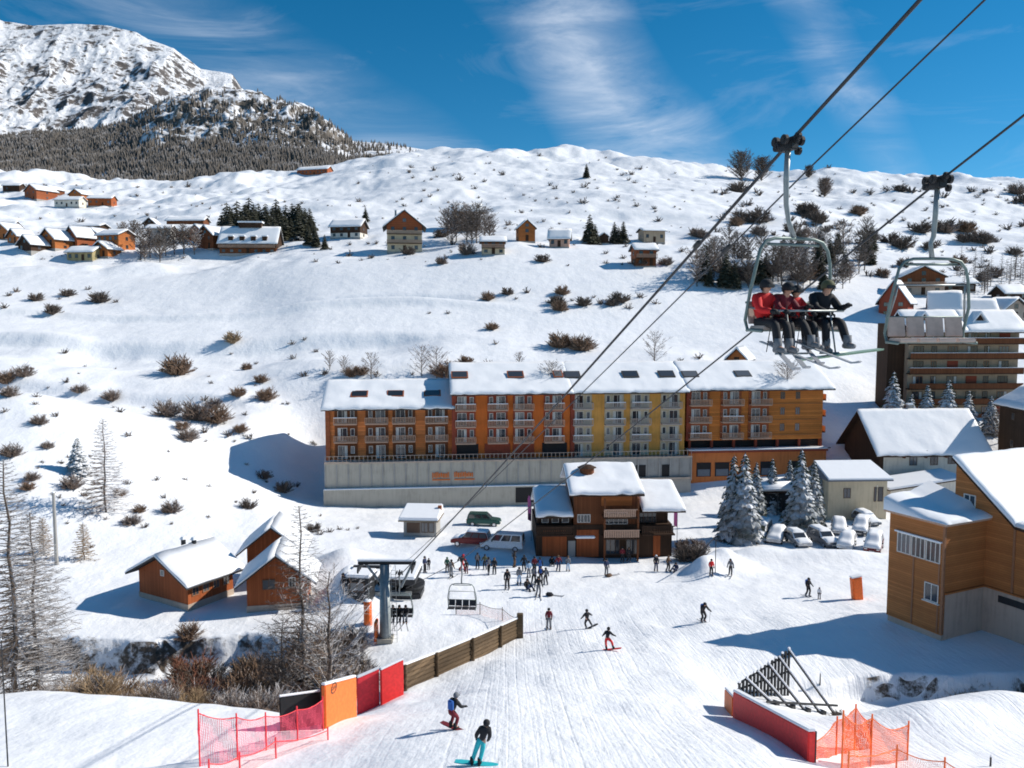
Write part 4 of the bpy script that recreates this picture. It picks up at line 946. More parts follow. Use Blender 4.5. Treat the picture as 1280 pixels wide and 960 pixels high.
# ------------------------------------------------------------ hillside houses
# name, label, px centre, base row, width px, height px (eaves), rise px, options
HS = [
 ('chalet', 'large three-storey chalet with brown gable and cream lower floors mid-hillside', 503, 316, 46, 34, 17, dict(ridge='y', wall='plaster_cream', upper='wood_red', usplit=.82, gable='wood_red', storeys=3, fcols=3, over=1.4, balcony=[1, 2], rz=8, chim=(-.5, .2), d=.95)),
 ('barn', 'long dark-roofed house with white ground floor left of the big chalet', 434, 298, 42, 15, 8, dict(ridge='x', wall='plaster_white', upper='wood_dark', usplit=.45, storeys=2, fcols=4, rz=-12, d=.6)),
 ('chalet', 'small cream chalet with dark upper storey and snow roof right of the bushy mound', 616, 319, 30, 17, 5, dict(ridge='x', wall='plaster_cream', upper='wood_brown', usplit=.6, storeys=2, fcols=3, balcony=1, rz=4, d=.8)),
 ('cabin', 'narrow orange-tan gabled cabin standing alone on the slope', 657, 303, 22, 18, 9, dict(ridge='y', wall='wood_orange', gable='wood_orange', storeys=2, fcols=1, over=.5, rz=10, d=1)),
 ('cabin', 'pinkish cabin with a thick white roof beside the single dark spruce', 700, 310, 26, 13, 9, dict(ridge='x', wall='plaster_pink', storeys=1, fcols=3, rz=-8, d=.7)),
 ('shed', 'tiny dark shed between two spruces on the hillside', 755, 305, 12, 9, 4, dict(ridge='y', wall='wood_dark', storeys=1, fcols=1, over=.3, rz=0, d=1, door=True)),
 ('lookout_house', 'pale upper house of a stepped pair, with dark flat-looking roof', 816, 304, 30, 15, 3, dict(ridge='x', wall='plaster_block', storeys=1, fcols=3, rz=12, d=.7)),
 ('chalet', 'brown timber house stepped in front of a pale house above the lift rope', 806, 334, 28, 22, 6, dict(ridge='x', wall='wood_brown', upper='wood_red', usplit=.5, storeys=2, fcols=2, balcony=1, rz=8, d=.8)),
 ('cabin', 'red-brown cabin with bright roof snow seen beside the chairlift frame', 928, 350, 32, 17, 7, dict(ridge='x', wall='wood_red', storeys=1, fcols=3, rz=-8, d=.7)),
 ('lodge', 'big hip-roofed lodge with four dormers left of the conifer grove', 309, 318, 74, 15, 19, dict(ridge='x', wall='wood_brown', upper='wood_dark', usplit=.55, storeys=2, fcols=7, balcony=1, rz=3, d=.5)),
 ('chalet', 'brown gabled chalet leaning against the left side of the big lodge', 262, 312, 30, 18, 11, dict(ridge='y', wall='wood_brown', storeys=2, fcols=2, rz=-28, d=.9)),
 ('house', 'bright orange house with snow roof, rightmost of the left hamlet', 139, 314, 36, 20, 6, dict(ridge='x', wall='wood_orange', storeys=2, fcols=4, rz=-18, d=.8)),
 ('chalet', 'yellowish low chalet with long snow roof at the front of the left hamlet', 101, 327, 36, 12, 6, dict(ridge='x', wall='plaster_yolk', storeys=1, fcols=4, rz=-6, d=.7)),
 ('chalet', 'orange-arched gable chalet joined between yellow and bright orange houses', 128, 322, 26, 11, 8, dict(ridge='y', wall='wood_orange', storeys=1, fcols=2, rz=-18, d=.9)),
 ('chalet', 'brown gabled chalet behind the yellowish low one', 94, 310, 28, 14, 12, dict(ridge='y', wall='wood_red', storeys=2, fcols=2, rz=-30, d=.9)),
 ('chalet', 'orange gabled chalet with wide white rakes in the left hamlet', 64, 312, 32, 13, 12, dict(ridge='y', wall='wood_orange', storeys=2, fcols=2, rz=-25, d=.9)),
 ('chalet', 'dark small gabled chalet with snowy roof left of the orange gabled one', 35, 315, 26, 10, 10, dict(ridge='y', wall='wood_dark', storeys=1, fcols=2, rz=-25, d=.9)),
 ('house', 'orange house cut by the left edge of the picture', 4, 300, 28, 12, 9, dict(ridge='y', wall='wood_orange', storeys=1, fcols=2, rz=-20, d=.9)),
 ('barn', 'long dark flat barn behind the left hamlet', 109, 296, 36, 13, 3, dict(ridge='x', wall='wood_dark', storeys=1, fcols=4, rz=-4, d=.6)),
 ('house', 'grey house with white roof half hidden by frosty trees', 198, 308, 30, 22, 4, dict(ridge='x', wall='plaster_grey', storeys=2, fcols=3, rz=4, d=.7)),
 ('shed', 'dark peaked shed just above the grey house in the trees', 187, 286, 15, 7, 6, dict(ridge='y', wall='wood_dark', storeys=1, fcols=1, rz=0, d=1)),
 ('barn', 'very long dark-roofed building behind the frosty trees left of the grove', 232, 290, 50, 14, 4, dict(ridge='x', wall='wood_brown', storeys=1, fcols=6, rz=-3, d=.35)),
 ('house', 'brown house with orange right gable in the upper left hamlet', 44, 250, 28, 12, 7, dict(ridge='y', wall='wood_red', storeys=2, fcols=2, rz=-30, d=1)),
 ('house', 'dark house with white roof, leftmost of the upper hamlet', 14, 240, 22, 8, 3, dict(ridge='x', wall='wood_dark', storeys=1, fcols=2, rz=0, d=.6)),
 ('house', 'whitish house with a row of dark windows in the upper hamlet', 84, 259, 34, 9, 4, dict(ridge='x', wall='plaster_white', storeys=1, fcols=5, rz=-4, d=.5)),
 ('house', 'orange gabled house behind the whitish one', 97, 251, 22, 8, 6, dict(ridge='y', wall='wood_orange', storeys=1, fcols=2, rz=-20, d=.9)),
 ('house', 'pale snow-buried house, rightmost of the upper hamlet', 124, 258, 30, 10, 4, dict(ridge='x', wall='wood_chalet', storeys=1, fcols=4, rz=4, d=.6)),
 ('lodge', 'low brown lodge on the skyline below the forest', 392, 219, 44, 7, 4, dict(ridge='x', wall='wood_red', storeys=1, fcols=8, rz=-14, d=.35)),
 ('house', 'dark-roofed old house inside the frosty thicket right of the big chalet', 583, 290, 36, 26, 8, dict(ridge='x', wall='wood_dark', storeys=2, fcols=3, rz=0, d=.6)),
 ('chalet', 'cream and timber chalet with dark eaves above the apartment block roofs', 1158, 370, 52, 24, 12, dict(ridge='y', wall='plaster_tan', upper='wood_brown', usplit=.6, storeys=2, fcols=3, balcony=1, rz=-12, d=.8)),
 ('house', 'low dark timber house with snow roof right of the cream and timber chalet', 1196, 366, 50, 12, 7, dict(ridge='x', wall='wood_dark', storeys=1, fcols=5, rz=3, d=.6)),
 ('house', 'wine-red gabled house at the left end of the apartment block', 1128, 398, 36, 22, 24, dict(ridge='y', wall='plaster_red', gable='plaster_red', storeys=2, fcols=2, rz=-38, d=1)),
 ('house', 'steep-roofed pale house with blueish snow roof behind the block', 1186, 398, 34, 14, 18, dict(ridge='x', wall='plaster_yolk', storeys=1, fcols=2, rz=-24, d=.8)),
 ('house', 'grey roofed house with dark gable right of the steep pale house', 1226, 404, 46, 12, 16, dict(ridge='x', wall='plaster_white', storeys=1, fcols=3, rz=-14, d=.8)),
 ('house', 'snow-roofed house cut by the right edge above the apartment block', 1266, 402, 44, 14, 14, dict(ridge='y', wall='plaster_tan', storeys=1, fcols=3, rz=14, d=.8)),
 ('house', 'small dark-eaved house among snow at the far right edge of the slope', 1268, 376, 34, 10, 8, dict(ridge='x', wall='wood_dark', storeys=1, fcols=3, rz=10, d=.7)),
 ('chalet', 'reddish chalet between the dark flat barn and the bright orange house', 118, 306, 26, 12, 8, dict(ridge='y', wall='wood_red', storeys=1, fcols=2, rz=-20, d=.9)),
 ('chalet', 'brown chalet wedged behind the orange gabled one in the left hamlet', 78, 303, 24, 10, 8, dict(ridge='x', wall='wood_brown', storeys=1, fcols=2, rz=-20, d=.9)),
 ('chalet', 'orange-brown chalet low at the left end of the hamlet', 20, 305, 24, 10, 8, dict(ridge='y', wall='wood_orange', storeys=1, fcols=2, rz=-30, d=.9)),
 ('chalet', 'small red-brown chalet above the house cut by the left edge', 8, 291, 20, 8, 6, dict(ridge='x', wall='wood_red', storeys=1, fcols=2, rz=-10, d=.9)),
 ('chalet', 'rust coloured chalet tucked left of the chalet beside the big lodge', 248, 304, 22, 14, 8, dict(ridge='y', wall='wood_red', storeys=2, fcols=2, rz=-20, d=.9)),
 ('house', 'rust coloured house low among trees between grey house and the lodge', 226, 300, 26, 12, 6, dict(ridge='x', wall='wood_brown', storeys=1, fcols=3, rz=6, d=.7)),
 ('house', 'small brown house just above the upper hamlet row', 62, 244, 20, 7, 5, dict(ridge='y', wall='wood_brown', storeys=1, fcols=1, rz=-20, d=.9)),
 ('cabin', 'orange gabled cabin peeping over the right end of the hotel roof', 930, 462, 24, 14, 11, dict(ridge='y', wall='wood_orange', gable='wood_orange', storeys=1, fcols=1, over=.6, rz=-28, d=1.7)),
]
def hillside():
    for nm, lab, px, py, wp, hp, rp, o in HS:
        o = dict(o); b = hit(px, py); m = b.y / F
        rz = R(o.pop('rz')); d = o.pop('d')
        w = wp * m * .93; kw = dict(over=.7); kw.update(o)
        sh = hp * m / kw['storeys']; wh = min(1.3, sh * .48); ww = min(1.1, w / max(kw['fcols'], 1) * .5)
        cat = 'chalet' if nm == 'chalet' else {'barn': 'barn', 'shed': 'shed', 'cabin': 'cabin', 'lodge': 'lodge'}.get(nm, 'house')
        dd = max(w * d, 3.5)
        z = min(h1(b.x - w * .3, b.y), b.z)
        hs_ = house(nm, lab, (b.x, b.y + dd * .5, b.z), rz, w, dd, hp * m, rp * m, group='houses on the snowy hillside', cat=cat, ww=round(ww, 1), wh=round(wh, 1), scols=1, snow=.45, **kw)
        if 'dormers' in lab:
            for k in range(4):
                x = (-.3 + .2 * k) * w; y0 = -dd * .5 - .1; z0 = hp * m + .5
                MB().box(x - .8, x + .8, y0, y0 + 3, z0, z0 + 1.5).build('dormer', M['wood_dark'], hs_); MB().box(x - 1, x + 1, y0 - .3, y0 + 3, z0 + 1.503, z0 + 1.9).build('dormer_snow', M['snow'], hs_, bevel=.1)
            MB().box(-w * .2, w * .2, -1.2, 1.2, hp * m + rp * m + .2, hp * m + rp * m + 1.8).build('roof_turret', M['wood_dark'], hs_); MB().box(-w * .22, w * .22, -1.6, 1.6, hp * m + rp * m + 1.803, hp * m + rp * m + 2.3).build('turret_snow', M['snow'], hs_)
hillside()
# house with gable peeking in at the right edge behind the hall roof
b = P(1276, 540, 118)
house('house', 'dark house with snowy eave cut by the right edge beyond the wooden hall', (b.x + 5.5, 122, 0), R(-5), 8, 8, zat(1270, 510, 118) - 0.0, 2.5, 'y', 'wood_dark', storeys=3, fcols=3, scols=1, cat='house')
# ------------------------------------------------------------ chairlift
A1 = Vector((5.66, 16.5, zat(978, 180, 16.5))); B1 = Vector((P(497, 722, 62).x, 62, zat(497, 722, 62)))
A3 = Vector((P(1172, 228, 18.1).x, 18.1, zat(1172, 228, 18.1))); C3 = P(577, 699, 58.0)
END1 = P(480, 727, 66); END3 = P(508, 735, 66)
A2 = P(1010, 212, 20); B2 = P(508, 702, 64)
def rope(name, label, pts, r, group='ropes of the chairlift'):
    # gentle sag between the given points, carried on above and behind the viewpoint
    out = []
    for a, b in zip(pts[:-1], pts[1:]):
        n = 14; L = (b - a).length
        for k in range(n): 
            t = k / n; p = a.lerp(b, t); p.z -= L * .006 * 4 * t * (1 - t) * .5; out.append(p)
    out.append(pts[-1])
    o = MB().tube(out, r, 8).build(name, M['rope_steel'], smooth=True); tag(o, label, 'cable', group); return o
def back(a, b, Y): return a + (a - b) * ((a.y - Y) / (b.y - a.y))
rope('lift_cable', 'thick haul rope that carries the chair with four people', [back(A1, B1, -14), A1, B1, END1], .036)
rope('lift_cable', 'haul rope that carries the two empty chairs', [back(A3, C3, -14), A3, C3, END3], .027)
rope('signal_cable', 'thin cable running just right of the thick haul rope', [back(A2, B2, -14), A2, B2], .021)
def clamp(p, d, lab):
    o = MB().tube([p - d * .16, p - d * .1, p + d * .1, p + d * .16], [.03, .075, .075, .03], 8).build('cable_clamp', M['steel_dark']); tag(o, lab, 'clamp', 'dark clamps on the ropes')
d1 = (B1 - A1).normalized(); d2 = (B2 - A2).normalized()
def on(a, b, px):
    lo, hi = 0.0, 1.2
    for _ in range(40):
        t = (lo + hi) / 2; p = a.lerp(b, t); rel = p - Vector((0, 0, CZ)); q = 640 + F * rel.x / (rel.y * CP - rel.z * SP)
        if q > px: lo = t
        else: hi = t
    return a.lerp(b, t)
clamp(on(A1, B1, 872), d1, 'dark clamp on the thick haul rope'); clamp(on(A2, B2, 908), d2 * 1.6, 'dark bulge on the thin signal cable')

def chair_frame(name, label, grip, rz, H_=3.7, W=2.2, drop=1.85, seatmat='seat_grey', rb=True, s=1.0, dx=0.0, group='chairs hanging from the lift ropes'):
    """origin = grip on the rope; seat H_ below"""
    r = empty(name, grip, rz, label, 'chairlift chair', group, s)
    st = 'steel_green'; w = W / 2
    # grip with its rollers
    g = MB(); g.box(-.1, .1, -.22, .22, -.14, .06); g.box(-.06, .06, -.30, .30, -.02, .12); g.build('grip', M['steel_dark'], r, bevel=.02)
    for x, y, z, rr in ((-.2, -.14, .05, .1), (.2, -.14, .05, .1), (-.2, .14, .05, .1), (.2, .16, .05, .1), (-.28, 0, -.1, .085), (.26, .0, -.12, .085), (0, -.3, .1, .08), (0, .3, .1, .08)):
        link('roller', cached(('roll', rr), lambda: MB().disc((0, 0, 0), rr, (1, 0, 0), .07, 12).disc((0, 0, 0), rr * .5, (1, 0, 0), .1, 10).mesh('roller', M['rubber'])), r, (x, y, z))
    zt = -H_ + drop
    MB().tube([(0, .0, -.1), (0, .03, -.7), (.02 + dx * .2, .10, -1.2), (-.03 + dx * .7, .12, zt + .35), (-.02 + dx, .06, zt + .02)], [.06, .06, .055, .05, .06], 10).build('hanger', M['steel'], r, smooth=True)
    f = MB(); zs = -H_
    for sg in (-1, 1):
        f.tube([(0, .05, zt), (sg * w * .5, .05, zt - .01), (sg * w * .72, .05, zt - .07), (sg * w * .86, .05, zt - .24), (sg * w * .93, .05, zt - .5), (sg * (w + .03), .12, zs + .75), (sg * (w + .02), .28, zs + .15), (sg * w, .22, zs - .05), (sg * w, -.25, zs - .07)], .035, 8)
    f.tube([(-w * .66, .09, zt - .13), (w * .66, .09, zt - .13)], .03, 8); f.tube([(-w, .3, zs + .52), (w, .3, zs + .52)], .025, 8); f.tube([(-w, .26, zs - .06), (w, .26, zs - .06)], .03, 8)
    f.build('frame', M[st], r, (dx, 0, 0), smooth=True)
    n = 4; q = W / n
    for k in range(n):
        x0 = -w + .03 + k * q; x1 = x0 + q - .05
        link('seat_cushion', cached(('sc', W, seatmat), lambda: MB().box(0, q - .05, -.28, .20, -.05, .04).mesh('seat_cushion', M[seatmat], .02)), r, (x0 + dx, 0, zs))
        link('backrest', cached(('sb', W, seatmat), lambda: MB().extr([(.20, .08), (.25, .07), (.33, .52), (.28, .54)], 'x', 0, q - .05).mesh('backrest', M[seatmat], .012)), r, (x0 + dx, 0, zs))
    if rb:
        b = MB()
        for sg in (-1, 1): b.tube([(sg * (w + .0), .22, zs + .42), (sg * (w - .02), -.25, zs + .36), (sg * (w - .1), -.42, zs + .34)], .024, 6)
        b.tube([(-w + .1, -.42, zs + .34), (w - .1, -.42, zs + .34)], .026, 6)
        bo = b.build('safety_bar', M['steel'], r, (dx, 0, 0), smooth=True)
        fr = MB()
        for x in (-.55, .55):
            fr.tube([(x, -.42, zs + .34), (x, -.55, zs - .2), (x, -.62, zs - .52)], .018, 6); fr.tube([(x - .4, -.62, zs - .52), (x + .4, -.62, zs - .52)], .022, 6)
        fr.build('footrest', M['steel'], bo, smooth=True)
    else:   # bar lifted
        b = MB()
        for sg in (-1, 1): b.tube([(sg * (w + .0), .22, zs + .42), (sg * (w - .1), .1, zs + 1.0), (sg * (w - .12), .06, zs + 1.25)], .022, 6)
        b.tube([(-w + .12, .06, zs + 1.25), (w - .12, .06, zs + 1.25)], .022, 6); b.build('safety_bar', M['steel'], r, smooth=True)
    return r
CH = R(20)   # the chairs look back up the rope, to the right of the viewpoint
chair_frame('chairlift_chair', 'steel four-seat chair carrying four skiers close by', A1 + Vector((0, 0, .0)), CH, 3.75, 2.0, dx=.28)
chair_frame('chairlift_chair', 'empty four-seat chair with tan panels in front of the apartment block', A3, R(4), 3.55, 1.85, seatmat='seat_tan', rb=False)
chair_frame('chairlift_chair', 'small empty chair hanging low over the queue with a dark seat', C3, R(-4), 3.75, 2.1, seatmat='seat_dark', rb=False)
E1 = P(499, 716, 63); chair_frame('chairlift_chair', 'chair with three dark passengers beside the grey pylon', E1, R(0), 3.6, 2.1, seatmat='seat_dark', rb=False)

# pylon and bottom station
def station():
    b = hit(482, 801)
    r = empty('lift_pylon', b, 0, 'thick grey lift pylon with crossarm and orange pad at its foot', 'pylon')
    h = zat(482, 705, b.y) - b.z
    MB().tube([(0, 0, -1), (0, 0, 0), (0, 0, h)], [.50, .48, .38], 20).build('mast', M['steel'], r, smooth=True)
    MB().box(-.6, .6, -.6, .6, -.5, .35).build('footing', M['concrete'], r)
    ar = MB().box(-2.1, 2.5, -.22, .22, h + .02, h + .26).build('crossarm', M['steel_dark'], r)
    MB().box(-2.15, 2.55, -.26, .26, h + .263, h + .42).build('crossarm_snow', M['snow'], ar, bevel=.05)
    for x in (-1.95, 2.3):
        s = MB()
        for k in range(5): s.disc((x, -1.0 + k * .5, h - .25), .2, (1, 0, 0), .1, 12)
        s.box(x - .05, x + .05, -1.1, 1.1, h - .1, h + .02); s.build('sheave_train', M['steel_dark'], ar)
    MB().tube([(2.2, 0, h), (1.3, 0, h - 1.9)], .1, 8).build('strut', M['steel'], ar)
    MB().tube([(-1.5, 0, h), (-.3, 0, h - 1.6)], .1, 8).build('strut', M['steel'], ar)
    MB().box(-.85, -.63, -.5, .5, -.2, 1.7).build('pad', M['mat_orange'], r, bevel=.05)
    # ladder
    l = MB()
    for sx in (.62, .98): l.tube([(sx, -.3, 0), (sx - .08, -.3, h)], .02, 5)
    for k in range(18): l.tube([(.62 - k * .004, -.3, .3 + k * .33), (.98 - k * .004, -.3, .3 + k * .33)], .014, 4)
    l.build('ladder', M['steel'], r)
    # station: frame, covers, booth, bullwheel
    s0 = P(482, 740, 73); z0 = h1(s0.x, s0.y)
    s = empty('lift_station', (s0.x, 73, z0), R(-2), 'low dark lift station with two roofed machinery bars behind the pylon', 'lift station')
    m = 73 / F; X = lambda px: (px - 482) * m; Z = lambda py: zat(482, py, 73) - z0
    for nm, a, c_, py, mt in (('cover', 445, 476, 716, 'steel_dark'), ('cover', 490, 524, 716, 'steel_dark')):
        o = MB().box(X(a), X(c_), -2.0, 2.6, Z(py + 7), Z(py)).build(nm, M[mt], s, bevel=.08)
        MB().box(X(a) - .03, X(c_) + .03, -2.05, 2.6, Z(py) + .003, Z(py) + .28).build('cover_snow', M['snow'], o, bevel=.09)
    MB().box(X(446), X(520), -2.3, -1.9, Z(734), Z(730)).build('beam', M['steel'], s)
    for px in (449, 470, 500, 517): MB().tube([(X(px), -1, -.5), (X(px), -1, Z(722))], .16, 8).build('column', M['steel_dark'], s)
    MB().disc((X(505), .3, Z(731)), 2.0, (0, 0, 1), .25, 28).build('bullwheel', M['steel_dark'], s)
    MB().box(X(505) - 1.1, X(505) + 1.9, -1.8, .8, Z(742), Z(733)).build('machinery', M['steel_dark'], s, bevel=.12)
    MB().box(X(452), X(476), -.2, 2.2, -.3, Z(724)).build('station_wall', M['plaster_grey'], s)
    for k in range(3): window(s, X(456 + k * 8), -.2, Z(730), .5, .7, 0, 'frame_dark', 0)
    for px in (455, 464, 472): MB().tube([(X(px), -1.5, Z(716)), (X(px), -1.5, Z(703))], .05, 6).build('rod', M['steel_dark'], s)
    MB().box(X(446), X(480), -1.7, -1.3, Z(704), Z(701)).build('upper_beam', M['steel_dark'], s)
    # operator cabin
    q = hit(448, 752); c = empty('operator_cabin', q, R(-8), 'small dark operator cabin with snowy roof left of the lift station', 'cabin')
    MB().box(-.95, .95, 0, 1.8, -.3, 2.1).build('wall', M['steel_dark'], c); window(c, -.1, 0, 1.35, 1.4, .9, 0, 'frame_dark', 1)
    ro = MB().box(-1.15, 1.15, -.25, 2.0, 2.103, 2.2).build('roof', M['steel_dark'], c); MB().box(-1.15, 1.15, -.25, 2.0, 2.203, 2.5).build('roof_snow', M['snow'], ro, bevel=.1)
station()
# ------------------------------------------------------------ people
def skin_mesh(name, chains, rads, root, sub=1):
    """chains: lists of joint names -> edges; rads: joint -> radius"""
    J = chains['J']; names = sorted({n for c in chains['E'] for n in c}); idx = {n: i for i, n in enumerate(names)}
    ed = set()
    for c in chains['E']:
        for a, b in zip(c[:-1], c[1:]): ed.add((idx[a], idx[b]))
    me = bpy.data.meshes.new(name); me.from_pydata([J[n] for n in names], list(ed), [])
    ob = bpy.data.objects.new('tmp', me); col.objects.link(ob)
    md = ob.modifiers.new('s', 'SKIN'); md.use_smooth_shade = True
    sv = me.skin_vertices[0].data
    for n, i in idx.items():
        rr = rads[n]; sv[i].radius = rr if hasattr(rr, '__len__') else (rr, rr); sv[i].use_root = (n == root)
    s = ob.modifiers.new('u', 'SUBSURF'); s.levels = sub; s.render_levels = sub
    dg = bpy.context.evaluated_depsgraph_get(); out = bpy.data.meshes.new_from_object(ob.evaluated_get(dg)); out.name = name
    bpy.data.objects.remove(ob); out.materials.clear(); return out
def mirror(J):
    out = {}
    for k, v in J.items():
        out[k] = v
        if k.endswith('L'): out.setdefault(k[:-1] + 'R', (-v[0], v[1], v[2]))
    return out
# facing -Y, feet at z=0, 1.75 m tall
POSES = {}
POSES['stand'] = mirror(dict(pelvis=(0, 0, .95), waist=(0, 0, 1.1), chest=(0, .01, 1.32), neck=(0, 0, 1.5), head=(0, -.01, 1.60), crown=(0, 0, 1.69), shL=(.17, .01, 1.42), elL=(.25, .03, 1.14), wrL=(.22, -.12, .95), hiL=(.09, 0, .92), knL=(.12, -.03, .50), anL=(.14, .02, .10), toL=(.16, -.13, .05)))
POSES['stand2'] = mirror(dict(pelvis=(.02, 0, .94), waist=(.01, 0, 1.1), chest=(-.01, 0, 1.31), neck=(-.02, -.02, 1.48), head=(-.02, -.05, 1.58), crown=(-.02, -.04, 1.67), shL=(.16, .01, 1.41), elL=(.28, -.02, 1.17), wrL=(.34, -.18, 1.0), hiL=(.09, 0, .91), knL=(.15, -.1, .52), anL=(.12, -.05, .10), toL=(.15, -.2, .05), hiR=(-.09, 0, .91), knR=(-.10, .0, .5), anR=(-.17, .12, .10), toR=(-.2, -.02, .05), shR=(-.18, 0, 1.41), elR=(-.27, .04, 1.15), wrR=(-.3, -.08, .93)))
POSES['ski'] = mirror(dict(pelvis=(0, .14, .80), waist=(0, .08, .94), chest=(0, -.04, 1.13), neck=(0, -.13, 1.29), head=(0, -.18, 1.38), crown=(0, -.18, 1.47), shL=(.18, -.06, 1.22), elL=(.31, -.16, 1.0), wrL=(.33, -.38, .95), hiL=(.1, .14, .78), knL=(.14, -.14, .48), anL=(.13, .04, .12), toL=(.14, -.14, .06)))
POSES['board'] = mirror(dict(pelvis=(.02, .06, .84), waist=(-.03, .04, .98), chest=(-.10, -.02, 1.16), neck=(-.16, -.05, 1.33), head=(-.2, -.07, 1.42), crown=(-.21, -.07, 1.51), shL=(.06, -.04, 1.27), elL=(.22, -.12, 1.10), wrL=(.34, -.2, 1.0), shR=(-.28, .02, 1.22), elR=(-.42, -.02, 1.02), wrR=(-.5, -.12, .92), hiL=(.1, .06, .82), knL=(.24, -.08, .5), anL=(.25, .03, .12), toL=(.29, -.14, .07), hiR=(-.07, .06, .82), knR=(-.2, -.1, .5), anR=(-.25, .03, .12), toR=(-.27, -.14, .07)))
POSES['walk'] = mirror(dict(pelvis=(0, 0, .93), waist=(0, -.02, 1.08), chest=(0, -.04, 1.3), neck=(0, -.07, 1.47), head=(0, -.1, 1.57), crown=(0, -.1, 1.66), shL=(.17, -.05, 1.40), elL=(.25, -.18, 1.17), wrL=(.22, -.36, 1.05), shR=(-.17, -.03, 1.40), elR=(-.26, .12, 1.16), wrR=(-.27, .08, .92), hiL=(.09, 0, .9), knL=(.1, .1, .5), anL=(.1, .3, .16), toL=(.11, .18, .06), hiR=(-.09, 0, .9), knR=(-.1, -.2, .52), anR=(-.1, -.22, .1), toR=(-.11, -.38, .06)))
POSES['sit'] = mirror(dict(pelvis=(0, .08, .12), waist=(0, .10, .28), chest=(0, .08, .50), neck=(0, .03, .68), head=(0, -.01, .78), crown=(0, -.01, .87), shL=(.18, .06, .60), elL=(.24, -.1, .36), wrL=(.15, -.36, .33), hiL=(.1, .06, .1), knL=(.13, -.42, .12), anL=(.13, -.50, -.33), toL=(.14, -.68, -.38)))
POSES['sit2'] = mirror(dict(pelvis=(0, .08, .12), waist=(.01, .08, .28), chest=(.03, .03, .49), neck=(.05, -.04, .66), head=(.07, -.09, .75), crown=(.075, -.09, .84), shL=(.21, .0, .58), elL=(.30, -.12, .36), wrL=(.30, -.36, .42), shR=(-.15, .05, .59), elR=(-.2, -.16, .38), wrR=(-.02, -.3, .30), hiL=(.1, .06, .1), knL=(.17, -.42, .14), anL=(.20, -.62, -.27), toL=(.22, -.80, -.30), hiR=(-.1, .06, .1), knR=(-.12, -.42, .11), anR=(-.10, -.42, -.34), toR=(-.11, -.6, -.39)))
POSES['sit_ground'] = mirror(dict(pelvis=(0, .1, .14), waist=(0, .16, .28), chest=(0, .2, .5), neck=(0, .14, .66), head=(0, .1, .76), crown=(0, .1, .85), shL=(.18, .18, .58), elL=(.3, .08, .36), wrL=(.24, -.14, .28), hiL=(.1, .05, .12), knL=(.18, -.32, .40), anL=(.2, -.62, .1), toL=(.22, -.78, .1)))
POSES['lean'] = {k: (v[0] - (.26 * v[2]), v[1], v[2] * .965) for k, v in POSES['stand'].items()}
RB = dict(pelvis=(.13, .10), waist=(.12, .09), chest=(.15, .11), neck=.055, head=(.085, .10), crown=.055, sh=.07, el=.045, wr=.032, hi=.095, kn=.06, an=.042, to=.045)
def rad_of(scale=1, extra=0):
    d = {}
    for k, v in RB.items():
        v2 = tuple((x + extra) * scale for x in v) if hasattr(v, '__len__') else (v + extra) * scale
        d[k] = v2; d[k + 'L'] = v2; d[k + 'R'] = v2
    return d
